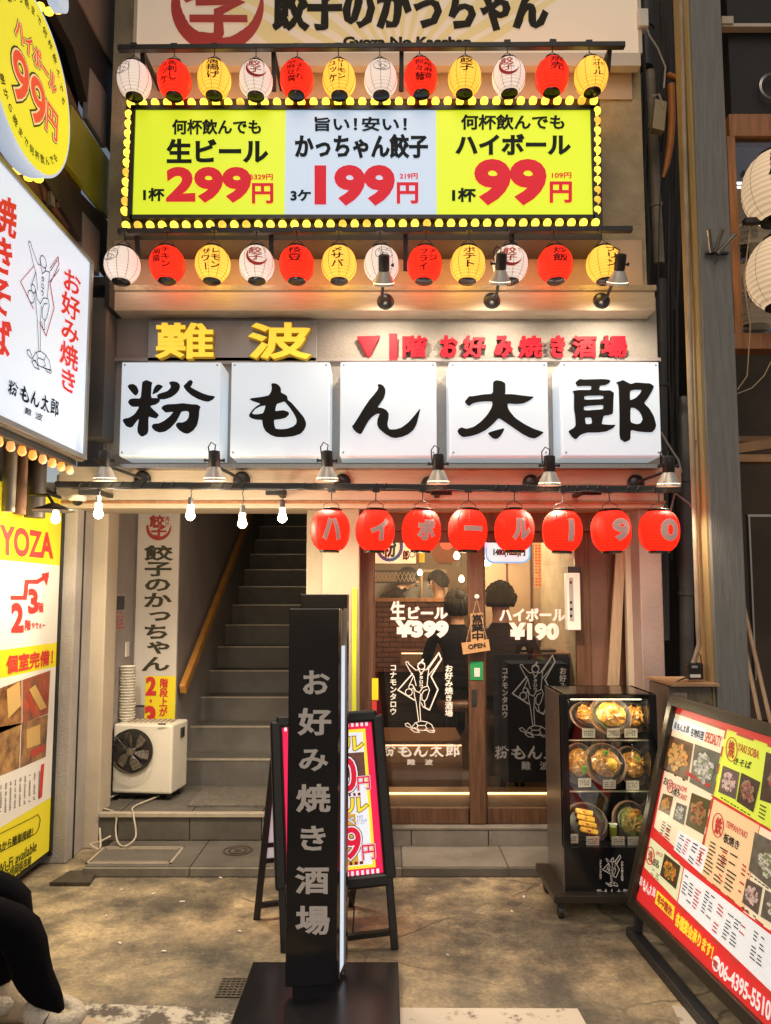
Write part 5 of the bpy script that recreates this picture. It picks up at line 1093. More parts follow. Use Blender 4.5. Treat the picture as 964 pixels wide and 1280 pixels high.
for k in range(22):
    x = rnd.uniform(803, 852); y0 = rnd.uniform(-60, 120); y1 = y0 + rnd.uniform(120, 700); Y = rnd.uniform(4.5, 5.2); s_ = rnd.uniform(-10, 14)
    pts = [W(x + s_ * j / 6 + rnd.uniform(-4, 4), y0 + (y1 - y0) * j / 6, Y) for j in range(7)]; m_.tube(pts, rnd.choice((.004, .006, .009)), 5)
m_.build('cable_bundle', M('grey_black_cable', (.05, .045, .04), .6, noise=.5, nscale=3), label='tangle of thin dark cables hanging in the gap between the buildings', cat='cables', kind='stuff')
m_ = MB()
for k, pts in enumerate(([(826, 540), (838, 560), (848, 575), (852, 590), (842, 600), (830, 590), (832, 570)], [(820, 560), (836, 580), (846, 605), (838, 640), (834, 670)], [(832, 600), (842, 615), (862, 630), (869, 640)], [(803, 20), (812, 45), (822, 60), (832, 84), (830, 110)], [(815, 120), (824, 118), (830, 135)])):
    m_.tube([W(x, y, 4.35) for x, y in pts], .006, 6)
m_.build('pale_cable', M('pale_grey_cable', (.42, .38, .33), .5), label='pale grey cables looped beside the right end of the white boxes', cat='cables')
m_ = MB(); fbox(m_, 845, 590, 872, 640, 5.2, .1); m_.build('gap_board', BRN, label='brown board deep in the gap by the last lamp', cat='board')  # plain brown board at the back of the gap
# timber post
tp = thing('timber_post', (1.785, 3.92, 0), 'tall weathered grey timber post with a yellow-lit left side', 'post')
xl, xr = (896.5 - 482) / F * 3.79, (938 - 482) / F * 3.79
GW = M('weathered_grey_timber', (.20, .20, .19), .75, noise=.25, nscale=6, stretch=(10, 10, .7), bump=.3, bscale=25); CW = M('yellow_lit_edge', (.36, .28, .13), .6, noise=.15, nscale=5, stretch=(6, 6, .6))
MB().box(xl, xr, 3.85, 4.06, 0, 8).build('timber', GW, tp, bevel=.006); MB().box(xl - .012, xl, 3.87, 4.05, .8, 8).build('lit_edge', CW, tp)  # side strip holds the yellowish light on the post in its colour
hk = thing('hook_rack', tuple(W(895, 320, 3.84)), 'small metal rack with three short tubes on the grey post', 'bracket')
MB().bar(W(882, 317, 3.83), W(910, 317, 3.83), .018, .012).build('plate', BLACKM, hk)
for a, b_ in (((889, 315), (886, 287)), ((894, 315), (904, 286)), ((897, 317), (920, 292))): MB().tube([W(*a, 3.82), W(*b_, 3.76)], .012, 10).build('tube', STEEL, hk, smooth=True)
MB().tube([W(894, 318, 3.82), W(894, 330, 3.80), W(897, 324, 3.80)], .004, 6).build('hook', BLACKM, hk)
# neighbouring building at right
rb = thing('right_building', (2.6, 4.4, 0), 'dark timber shopfront at the right edge with orange-brown frames and clear panes', 'building')
YR = 4.2
m_ = MB(); fbox(m_, 912, 142, 1100, 170, YR, .12); m_.build('beam', WOOD2, rb, bevel=.004); m_ = MB(); fbox(m_, 916, 416, 1100, 436, YR, .12); m_.build('beam', WOOD2, rb, bevel=.004)
m_ = MB(); fbox(m_, 914, 170, 924, 416, YR + .003, .1); m_.build('jamb', WOOD2, rb)
m_ = MB(); fbox(m_, 905, -300, 1100, 142, YR + .05, .1); m_.build('upper_wall', M('near_black_wall', (.012, .011, .012), .7, noise=.3), rb)
m_ = MB(); fbox(m_, 903, 20, 917, 29, YR - .02, .06); fbox(m_, 903, 29, 1100, 33, YR - .01, .05); m_.build('pale_trim', CREAM, rb)
m_ = MB(); fbox(m_, 924, 170, 1100, 416, YR + .03, .006); m_.build('pane', glass_mat('side_glass', .07), rb)
m_ = MB(); fbox(m_, 905, 150, 1200, 900, 6.0, .1); m_.build('back_wall', M('brown_back_wall', (.08, .055, .035), .8, noise=.4, nscale=2), rb)
m_ = MB(); fbox(m_, 918, 545, 1100, 552, 4.8, .1); m_.bar(W(915, 562, 4.6), W(1100, 536, 4.6), .05, .06); fbox(m_, 918, 568, 1100, 577, 4.5, .1); m_.build('rack_beam', M('rough_lumber', (.30, .17, .08), .7, noise=.3, nscale=5), rb)
m_ = MB(); fbox(m_, 935, 643, 1100, 646, 4.9, .04); fbox(m_, 940, 646, 942, 850, 4.9, .04); m_.build('shelf_frame', STEEL, rb)
for a, b_, lab in (((912, 715), (958, 940), 'left of two thin rods leaning in the dark doorway at the right'), ((921, 720), (972, 940), 'right of two thin rods leaning in the dark doorway at the right')):
    MB().tube([W(*a, 4.5), W(*b_, 4.2)], .012, 8).build('leaning_rod', PALEW, label=lab, cat='rod')
# tubes, paper behind the pane
t = thing('fluorescent_tube', tuple(W(945, 232, 5.2)), 'pair of thin lit tubes behind the pane at the right', 'lamp')
TUB = M('cool_white_tube', (1, 1, 1), .3, emit=3, ecol=(.9, .95, 1))
MB().bar(W(915, 229, 5.2), W(946, 229, 5.2), .012, .012).build('tube', TUB, t); MB().bar(W(915, 234, 5.2), W(946, 234, 5.2), .012, .012).build('tube', TUB, t)
FAB = M('printed_cloth', (.34, .29, .20), .8, noise=.4, nscale=5)
for i, (y0, y1, lab) in enumerate(((280, 345, 'upper grey cloth with black kanji behind the pane'), (362, 412, 'lower grey cloth with black kanji behind the pane'))):
    t = thing('printed_cloth', tuple(W(930, y1, 4.7)), lab, 'cloth'); m_ = MB(); fbox(m_, 912, y0, 990, y1, 4.7, .02); m_.build('cloth', FAB, t)
    m_ = MB(); T(m_, '献酒', PY(4.69), (925, y0 + 2, 936, y0 + 47), .05, vert=True, brush=1); T(m_, '酒', PY(4.69), (937, y0 + 2, 947, y0 + 16), .04, brush=1); m_.build('lettering', INK, t)
for (px, py, tx, lab) in ((972, 235, '豪快', 'large cream lantern, upper one of two at the right edge'), (978, 341, '豪快', 'large cream lantern, lower one of two at the right edge')):
    r_, h_ = 42 / F * 4.2, 47 / F * 4.2
    lantern('cream', W(px, py, 4.05), r_, h_, tx, lab, 'large cream lanterns at the right edge', tw=-.25, bold=.05)
t = thing('wire_ring', tuple(W(966, 109, 4.15)), 'round twisted wire ring on the dark wall at the top right', 'ring'); m_ = MB(); c = W(966, 109, 4.22)
for R in (.083, .075): m_.tube([(c.x + R * math.cos(a), c.y - .01, c.z + R * math.sin(a)) for a in [2 * PI * k / 30 for k in range(31)]], .004, 6)
m_.build('wire', STEEL, t)
m_ = MB(); m_.tube([W(x, y, 4.1) for x, y in ((944, 260), (936, 300), (930, 350), (934, 380), (938, 410), (936, 440), (934, 470), (922, 487))], .0035, 5); m_.tube([W(x, y, 4.1) for x, y in ((964, 452), (955, 470), (940, 485), (922, 492))], .0035, 5)
m_.build('hanging_cord', PALEW, rb)
m_ = MB(); m_.bar(W(930, 277, 4.08), W(1000, 274, 4.08), .04, .03); m_.build('lantern_arm', BLACKM, rb)
# utility box at the foot of the post
ub = thing('utility_cabinet', tuple(W(866, 935, 3.86)), 'small grey cabinet with food pictures under a cardboard sheet, by the post', 'cabinet')
m_ = MB(); fbox(m_, 838, 858, 893, 1040, 3.86, .28); m_.build('body', M('grey_brown_metal', (.20, .17, .14), .5, noise=.3, nscale=5), ub, bevel=.004)
p = W(838, 857, 3.84); q = W(896, 855, 3.84); MB().box(p.x - .01, q.x, 3.80, 4.16, p.z, p.z + .012).build('cardboard_top', M('cardboard', (.40, .26, .13), .8, noise=.2), ub)
for x0, x1, c1, c2 in ((841, 859, (.42, .36, .28), (.16, .05, .03)), (862, 891, (.22, .17, .11), (.07, .055, .03))):
    m_ = MB(); fbox(m_, x0, 866, x1, 892, 3.855, .004); m_.build('food_picture', M('cab_pic%d' % x0, c1, .5, col2=c2, nscale=22), ub)
bx = thing('power_adapter', tuple(W(871, 850, 3.9)), 'small black box with a pale label on top of the grey cabinet', 'device'); m_ = MB(); fbox(m_, 861, 829, 880, 850, 3.90, .06); m_.build('case', BLACK, bx, bevel=.006)
m_ = MB(); fbox(m_, 863, 843, 876, 847, 3.897, .003); m_.build('label_patch', WHITEP, bx); m_ = MB(); fbox(m_, 865, 832, 872, 835, 3.897, .003); m_.build('print', LILAC, bx)
m_ = MB(); m_.tube([W(x, y, 3.9) for x, y in ((862, 845), (850, 850), (840, 856), (836, 862))], .004, 6); m_.tube([W(x, y, 3.92) for x, y in ((868, 830), (872, 815), (876, 820), (877, 832))], .003, 6); m_.build('cord', BLACKM, bx)
# ------------------------------------------------------------------ portable cooler with fan
fu = thing('spot_cooler', tuple(W(180, 1003, 4.82)), 'cream box-shaped portable cooler with a round fan grille on castors on the landing', 'air cooler')
FX0, FX1 = W(141, 950, 4.84).x, W(215, 950, 4.80).x; zb = ZT + .045; zt = W(0, 906, 4.81).z
MB().add([(FX0, 4.84, zb), (FX1, 4.80, zb), (FX1 + .035, 5.04, zb), (FX0 + .03, 5.06, zb), (FX0, 4.84, zt), (FX1, 4.80, zt), (FX1 + .035, 5.04, zt), (FX0 + .03, 5.06, zt)],
         [(3, 2, 1, 0), (4, 5, 6, 7), (0, 1, 5, 4), (1, 2, 6, 5), (2, 3, 7, 6), (3, 0, 4, 7)]).build('casing', WHITEM, fu, bevel=.012)
fc = W(166, 938, 4.815); fc.y = 4.818; fn_ = Vector((-.105, -1, 0)).normalized(); R = .136; fc += fn_ * .006
MB().lathe([(.001, .0), (R, .0), (R, .004)], fc, 40, fn_).build('fan_recess', M('dark_fan_recess', (.02, .018, .016), .8), fu)
m_ = MB(); ax = fn_.cross(Vector((0, 0, 1))).normalized(); az = Vector((0, 0, 1))
for k in range(6):
    a = k * PI / 3 + .3; pts = []
    for (r1, da) in ((.03, -.2), (.075, -.38), (.12, -.34), (.122, .10), (.08, .30), (.03, .35)):
        an = a + da; pts.append(fc + (ax * math.cos(an) + az * math.sin(an)) * r1 + fn_ * (.008 + .018 * (da + .4)))
    m_.add(pts, [tuple(range(6))]);
m_.build('fan_blades', STEEL, fu)
MB().lathe([(.001, .034), (.024, .032), (.028, .02), (.028, .004)], fc, 20, fn_).build('hub', STEEL, fu, smooth=True)
m_ = MB()
for rr_ in (.03, .055, .08, .105, .132):
    m_.tube([fc + (ax * math.cos(a) + az * math.sin(a)) * rr_ + fn_ * (.045 - .2 * (rr_ * rr_)) for a in [2 * PI * j / 36 for j in range(37)]], .0013 if rr_ < .12 else .004, 5)
for j in range(16): a = 2 * PI * j / 16; m_.tube([fc + (ax * math.cos(a) + az * math.sin(a)) * .02 + fn_ * .045, fc + (ax * math.cos(a) + az * math.sin(a)) * .134 + fn_ * .041], .0012, 4)
m_.build('grille', M('dark_wire', (.05, .045, .04), .4, metal=.7), fu)
m_ = MB(); m_.slab([fc + ax * .0 + Vector((FX1 - fc.x - .09, -.026, .165)) + v for v in (Vector((0, 0, .010)), Vector((.05, -.004, .010)), Vector((.05, -.004, 0)), Vector((0, 0, 0)))], .002, fn_); m_.build('badge', INK, fu)
for x, y in ((FX0 + .05, 4.9), (FX1 - .03, 4.86), (FX0 + .08, 5.0), (FX1, 4.99)):
    MB().lathe([(.001, -.012), (.020, -.010), (.022, 0), (.020, .010), (.001, .012)], (x, y, ZT + .022), 14, (1, 0, 0)).build('castor', BLACKM, fu, smooth=True); 
m_ = MB(); m_.box(FX0 + .06, FX1 - .02, 4.9, 5.05, ZT + .012, zb); m_.build('drain_tray', BLACKM, fu)
for i in range(9): MB().box(FX0 + .07 + i * .034, FX0 + .088 + i * .034, 4.90, 5.02, zt + .0005, zt + .004).build('vent_slot', M('brownish_slot', (.30, .24, .17), .6), fu)
MB().box(FX1 + .015, FX1 + .030, 4.92, 4.98, zt - .10, zt - .04).build('side_handle', BLACKM, fu)
cs = thing('cup_stack', (W(161, 900, 4.96).x, 4.96, zt), 'tall stack of white paper cups standing on the cooler', 'cups')
cx_ = W(161, 870, 4.98).x; prof = []; zt2 = W(0, 834, 4.98).z; z = zt + .004; m_ = MB()
proto = None; CUP = M('white_paper_cup', (.74, .70, .60), .6)
k = 0
while z < zt2:
    o = MB().lathe([(.040, 0), (.049, .016), (.052, .018), (.050, .021), (.042, .012)], (cx_ + .002 * math.sin(k * 1.7), 4.96, z), 20).build('cup', CUP, cs, smooth=True); z += .0185; k += 1
m_ = MB(); m_.tube(smooth([(FX0 + .06, 5.0, ZT + .03), (FX0 - .03, 4.7, ZT + .01), (-1.62, 4.56, ZT + .0), (-1.60, 4.52, .12), (-1.56, 4.45, .07), (-1.50, 4.40, .065), (-1.46, 4.46, .10), (-1.50, 4.53, ZT), (-1.54, 4.66, ZT + .01), (-1.45, 4.86, ZT + .02)]), .005, 6)
m_.tube(smooth([(-1.62, 4.5, .09), (-1.67, 4.46, .07), (-1.70, 4.40, .075), (-1.63, 4.36, .065), (-1.68, 4.48, .14)]), .006, 6); m_.build('power_cord', M('greyish_cord', (.45, .40, .32), .5), fu, smooth=True)

# ------------------------------------------------------------------ black pillar sign
FL, FR_, BRp = Vector((-.369, 2.85, 0)), Vector((-.181, 2.87, 0)), Vector((-.150, 3.07, 0)); BLp = FL + (BRp - FR_)
pi_ = thing('pillar_sign', tuple((FL + BRp) / 2), 'tall narrow black pillar sign with grey characters on a glossy black base', 'sign')
z0, z1 = .068, 1.452
def prism(a, b_, c_, d_, z0, z1): return MB().add([(v.x, v.y, z) for z in (z0, z1) for v in (a, b_, c_, d_)], [(3, 2, 1, 0), (4, 5, 6, 7), (0, 1, 5, 4), (1, 2, 6, 5), (2, 3, 7, 6), (3, 0, 4, 7)])
prism(FL, FR_, FR_.lerp(BRp, .22), FL.lerp(BLp, .22), z0, z1).build('front_panel', GLOSSB, pi_, bevel=.003)
prism(FL.lerp(BLp, .78), FR_.lerp(BRp, .78), BRp, BLp, z0, z1 + .055).build('back_panel', GLOSSB, pi_, bevel=.003)
prism(FL.lerp(BLp, .24) + Vector((.015, 0, 0)), FR_.lerp(BRp, .24) - Vector((.006, 0, 0)), FR_.lerp(BRp, .76) - Vector((.006, 0, 0)), FL.lerp(BLp, .76) + Vector((.015, 0, 0)), z0, 1.30).build('lit_core', M('lit_blue_white_core', (.6, .66, .75), .3, emit=.75, ecol=(.72, .84, 1)), pi_)
prism(FL.lerp(BLp, .24) + Vector((.02, 0, 0)), FR_.lerp(BRp, .24) - Vector((.012, 0, 0)), FR_.lerp(BRp, .76) - Vector((.012, 0, 0)), FL.lerp(BLp, .76) + Vector((.02, 0, 0)), 1.30, 1.445).build('reflective_core', M('polished_gold_metal', (.8, .6, .35), .12, metal=1), pi_)
for f_, nm in ((.225, 'edge_trim'), (.755, 'edge_trim')):
    a = FR_.lerp(BRp, f_); prism(a - Vector((.012, 0, 0)), a + Vector((.001, 0, 0)), FR_.lerp(BRp, f_ + .03) + Vector((.001, 0, 0)), FR_.lerp(BRp, f_ + .03) - Vector((.012, 0, 0)), z0, z1 - .002).build(nm, STEEL, pi_)
prism(FL + Vector((.025, .015, 0)), FR_ + Vector((-.004, .015, 0)), BRp - Vector((.01, .02, 0)), BLp + Vector((.02, -.02, 0)), .036, z0).build('plinth', GLOSSB, pi_)
a, b_ = G(316, 1202, .036), G(498, 1202, .036); xc_ = (a.x + b_.x) / 2
MB().box(a.x, b_.x, a.y - .58, a.y, .0, .036).build('base_plate', M('satin_black_plate', (.012, .012, .014), .22, noise=.3, nscale=2), pi_, bevel=.004)
PFc = Plane(FL, Vector((FR_.y - FL.y, -(FR_.x - FL.x), 0))); m_ = MB()
SLV = M('matt_silver_lettering', (.56, .53, .50), .5)
for ch, (x0, y0, x1, y1) in zip('お好み焼き酒場', ((379, 838, 412, 868), (373, 885, 414, 919), (374, 936, 410, 964), (371, 980, 413, 1015), (376, 1032, 407, 1063), (370, 1083, 411, 1117), (370, 1132, 412, 1168))):
    T(m_, ch, PFc, (x0 + 1, y0 + 1, x1 - 1, y1 - 1), .055, .0025, brush=.7)
m_.build('lettering', SLV, pi_)

# ------------------------------------------------------------------ A-frame sign
af = thing('a_frame_sign', (-.19, 3.4, 0), 'black folding A-frame board with a lit red, white and yellow drinks poster', 'sign')
t1, t2 = W(345, 901, 3.42), W(471, 893, 3.45); f2 = G(495, 1186); APL = Plane(t1, (t2 - t1).cross(f2 - t1)); f1 = APL.hit(355, 1197); f1 = f1 + (f1 - t1) * (-f1.z / (f1.z - t1.z) * -1 if abs(f1.z) > 1e-4 else 0); print('f1', f1)
bq1, bq2 = G(320, 1149), G(440, 1133)
def ap(s_, t_): return (t1 * (1 - s_) + t2 * s_) * (1 - t_) + (f1 * (1 - s_) + f2 * s_) * t_
na = (ap(0, 1) - ap(0, 0)).cross(ap(1, 0) - ap(0, 0)).normalized()
AFB = M('black_powder_coat', (.015, .015, .016), .3, noise=.2)
m_ = MB(); m_.bar(ap(0.01, .02), ap(.01, 1), .035, .03); m_.build('leg', AFB, af, bevel=.006); m_ = MB(); m_.bar(ap(.99, .02), ap(.99, 1), .035, .03); m_.build('leg', AFB, af, bevel=.006)
m_ = MB(); m_.bar(ap(0.01, .93), ap(.99, .93), .03, .02); m_.build('crossbar', AFB, af)
T_ = .715
m_ = MB()
for a, b_ in ((ap(0, 0.005), ap(1, .005)), (ap(0, T_), ap(1, T_)), (ap(.0, 0), ap(.0, T_)), (ap(1.0, 0), ap(1.0, T_))): m_.bar(a, b_, .055, .035, up=tuple(na))
m_.build('poster_frame', AFB, af, bevel=.012)
def aq(s0, t0, s1, t1_, o=0): return [ap(s0, t0 * T_) + na * o, ap(s1, t0 * T_) + na * o, ap(s1, t1_ * T_) + na * o, ap(s0, t1_ * T_) + na * o]
ER = M('lit_red_poster', (.7, .02, .05), .4, emit=.72, ecol=(.95, .008, .10)); EY = M('lit_yellow_poster', (.8, .7, .05), .4, emit=.75, ecol=(1, .80, .05)); EW = M('lit_white_poster', (.75, .75, .78), .4, emit=.72, ecol=(.92, .94, 1))
m_ = MB(); m_.slab(aq(.03, .02, .97, .98), .02, na); m_.build('red_field', ER, af)
m_ = MB(); m_.quad(aq(.125, .085, .875, .925, .001)); m_.build('yellow_border', EY, af)
m_ = MB(); m_.quad(aq(.155, .105, .845, .905, .002))
for i in range(18):
    for ta, tb in ((.035, .068), (.935, .965)): s_ = .08 + i * .047; m_.quad(aq(s_, ta, s_ + .024, tb, .0015))
m_.build('white_field', EW, af)
m_ = MB(); m_.quad(aq(.40, .60, .72, .90, .003)); m_.build('beer_photo', M('amber_beer_photo', (.8, .5, .05), .4, emit=.5, ecol=(1, .55, .08), noise=.2, nscale=20), af)
m_ = MB(); c4 = aq(.62, .23, .845, .38, .003); m_.quad(c4); m_.build('hand_photo', M('hand_photo', (.30, .13, .09), .5, emit=.15, ecol=(.6, .25, .18), col2=(.06, .03, .03), nscale=14), af)
for nm, bo, mt, o in (('dark_outline', 1.9, M('navy_outline', (.02, .04, .08), .6), .005), ('white_outline', 1.35, EW, .0065), ('red_lettering', .5, M('lit_crimson', (.7, .02, .05), .5, emit=.6, ecol=(.9, .012, .05)), .008)):
    m_ = MB(); T(m_, '290', None, aq(.22, .26, .75, .46), .06 * bo, o); T(m_, '円', None, aq(.76, .38, .88, .46), .06 * bo, o); T(m_, '399', None, aq(.22, .68, .75, .86), .06 * bo, o); T(m_, '円', None, aq(.76, .79, .88, .875), .06 * bo, o); m_.build(nm, mt, af)
for nm, bo, mt, o in (('red_outline', 2.0, M('dark_red_outline', (.30, .02, .01), .6), .005), ('yellow_lettering', .8, EY, .0075)):
    m_ = MB(); T(m_, 'ビール', None, aq(.24, .125, .84, .215), .07 * bo, o); T(m_, 'ビール', None, aq(.24, .50, .84, .59), .07 * bo, o); m_.build(nm, mt, af)
m_ = MB(); T(m_, '黒ラベル', None, aq(.38, .615, .82, .665), .11, .005); m_.build('blue_outline', BLUE, af); m_ = MB(); T(m_, '黒ラベル', None, aq(.38, .615, .82, .665), .04, .0075); m_.build('white_lettering', EW, af)
m_ = MB(); marks(m_, None, aq(.45, .475, .80, .495), 1, 8, .8, .9, .005, 3); marks(m_, None, aq(.45, .88, .82, .9), 1, 8, .8, .9, .005, 4); m_.build('small_print', RED2, af)
# rear frame
r1, r2 = t1 + Vector((-.0, .03, -.01)), t2 + Vector((0, .03, -.01))
def rp2(s_, t_): return (r1 * (1 - s_) + r2 * s_) * (1 - t_) + (bq1 * (1 - s_) + bq2 * s_) * t_
for s_ in (0.01, .99): m_ = MB(); m_.bar(rp2(s_, .0), rp2(s_, 1), .03, .025); m_.build('rear_leg', AFB, af)
m_ = MB(); m_.bar(rp2(0, .93), rp2(1, .93), .025, .02); m_.bar(rp2(0, .62), rp2(1, .62), .025, .02); m_.bar(rp2(0, .70), rp2(1, .70), .025, .02); m_.build('rear_crossbar', AFB, af)
m_ = MB(); m_.slab([rp2(.03, .12), rp2(.97, .12), rp2(.97, .69), rp2(.03, .69)], .008, na); m_.build('rear_poster_back', M('pale_poster_back', (.62, .64, .66), .5, emit=.25, ecol=(.85, .93, 1)), af)
m_ = MB(); p = G(440, 1170); m_.tube([p + Vector((-.03, .05, .2)), p + Vector((.01, 0, .12)), p + Vector((.005, -.03, .02)), p + Vector((-.06, -.05, .006)), p + Vector((-.10, -.25, .006))], .004, 6); m_.build('sign_cord', BLACKM, af)

# ------------------------------------------------------------------ plastic food display case
X0, X1, Y0, Y1 = W(703, 990, 3.60).x, W(824, 990, 3.60).x, 3.60, 3.95
zt, zm, zl2 = W(0, 868, 3.6).z, W(0, 1060, 3.6).z, .12
dc = thing('food_display_case', ((X0 + X1) / 2, 3.78, 0), 'black cabinet with glass front showing three rows of plastic food dishes', 'display case')
m_ = MB(); m_.box(X0 + .004, X1, Y0 + .004, Y1, zl2, zm); m_.box(X0 + .004, X1, Y1 - .02, Y1, zm, zt); m_.box(X0 + .004, X1, Y0 + .004, Y1, zt - .015, zt); m_.box(X1 - .02, X1, Y0 + .03, Y1, zm, zt); m_.box(X0 + .004, X0 + .02, Y0 + .03, Y1, zm, zt); m_.build('cabinet', GLOSSB, dc)
MB().box(X0, X0 + .004, Y0 + .004, Y1, zl2, zt).build('side_panel', STEEL, dc)
m_ = MB(); m_.box(X0, X0 + .035, Y0 - .004, Y0 + .03, zm, zt); m_.box(X1 - .035, X1, Y0 - .004, Y0 + .03, zm, zt); m_.box(X0 + .035, X1 - .035, Y0 - .004, Y0 + .03, zt - .022, zt); m_.build('front_frame', GLOSSB, dc, bevel=.002)
MB().box(X0 + .035, X1 - .035, Y0 + .012, Y0 + .016, zm, zt - .022).build('glass', glass_mat('case_glass', .055), dc)
MB().box(X0 - .06, X1 + .02, Y0 - .05, Y1 + .02, zl2 - .035, zl2).build('base', M('dark_bronze_base', (.06, .05, .04), .35, metal=.6), dc, bevel=.003)
for x in (X0 - .02, X1 - .06):
    for y in (Y0 + .0, Y1 - .05): MB().lathe([(.001, -.014), (.03, -.012), (.032, 0), (.03, .012), (.001, .014)], (x, y, .033), 14, (1, 0, 0)).build('castor', BLACKM, dc, smooth=True)
    MB().box(x - .015, x + .015, Y0 - .02, Y0 + .03, .05, zl2 - .035).build('castor_fork', BLACKM, dc)
zr = [W(0, y, 3.62).z for y in (925, 989, 1057)]
SG = glass_mat('shelf_glass', .1, (.85, .95, .9))
for z in zr[:2]:
    s_ = MB().box(X0 + .02, X1 - .02, Y0 + .03, Y1 - .02, z - .006, z).build('shelf', SG, dc); MB().box(X0 + .02, X1 - .02, Y0 + .026, Y0 + .030, z - .006, z).build('shelf_edge', M('shelf_edge_highlight', (.5, .45, .35), .3, metal=.6), s_)
MB().box(X0 + .06, X1 - .06, Y0 + .035, Y0 + .055, zt - .03, zt - .018).build('case_light', M('warm_case_light', (1, .85, .6), .3, emit=9, ecol=(1, .84, .52)), dc)
for x in (X0 + .10, (X0 + X1) / 2, X1 - .10): light('case_strip_light', 'POINT', (x, Y0 + .06, zt - .04), 1.5, (1, .84, .55), .02)
for z in zr[:2]: 
    for x in (X0 + .10, X1 - .10): light('case_shelf_light', 'POINT', (x, Y0 + .05, z - .02), 1.1, (1, .84, .55), .02)
m_ = MB(); P = PY(Y0 + .003); logo(m_, P, (753, 1068, 776, 1108), 10, .003); name_row(m_, P, (745, 1111, 786, 1121)); T(m_, '難', P, (759, 1122, 764, 1127), .03); T(m_, '波', P, (767, 1122, 772, 1127), .03)
T(m_, 'コナモンタロウ', P, (749, 1074, 752, 1099), .05, vert=True); T(m_, 'お好み焼き酒場', P, (776, 1076, 779, 1101), .05, vert=True); m_.build('front_emblem', WHITEINK, dc)
IRON = M('iron_plate', (.03, .028, .026), .35, metal=.5); TRAY = M('brown_wood_board', (.20, .10, .055), .5, noise=.3, nscale=12)
FOODS = {'noodle': M('glazed_noodles', (.50, .22, .04), .3, col2=(.20, .07, .015), nscale=60, bump=.9, bscale=110, coat=.5), 'omelet': M('sauced_omelette', (.62, .34, .05), .3, col2=(.26, .09, .02), nscale=30, bump=.6, bscale=60, coat=.5),
         'green': M('green_onion_bits', (.10, .26, .03), .4, col2=(.03, .10, .01), nscale=80), 'egg': M('egg_yolk', (.75, .36, .04), .2, coat=.6), 'roll': M('yellow_egg_roll', (.78, .52, .06), .3, col2=(.55, .26, .04), nscale=40), 'dark': M('green_scallion_mix', (.30, .26, .06), .45, col2=(.06, .10, .02), nscale=70, bump=.9, bscale=120), 'pink': M('shrimp_pink', (.62, .24, .12), .3)}
def blob(m_, c, ex, ey, h, n_, seed, lump=.25, up=Vector((0, 0, 1))):
    r = random.Random(seed); V = [c + n_ * h]; K = 16; Rg = 5; fs = []
    for i in range(1, Rg + 1):
        t_ = i / Rg
        for j in range(K):
            a = 2 * PI * j / K; q = 1 + lump * (r.random() - .5) * (1 if i < Rg else .5); V.append(c + (ex * math.cos(a) + ey * math.sin(a)) * t_ * q + n_ * h * max(0, (1 - t_ ** 2.2)) * (1 + lump * 1.2 * (r.random() - .5)))
    for j in range(K): fs.append((0, 1 + j, 1 + (j + 1) % K))
    for i in range(Rg - 1):
        for j in range(K): b0 = 1 + i * K; fs.append((b0 + j, b0 + K + j, b0 + K + (j + 1) % K, b0 + (j + 1) % K))
    m_.add(V, fs)
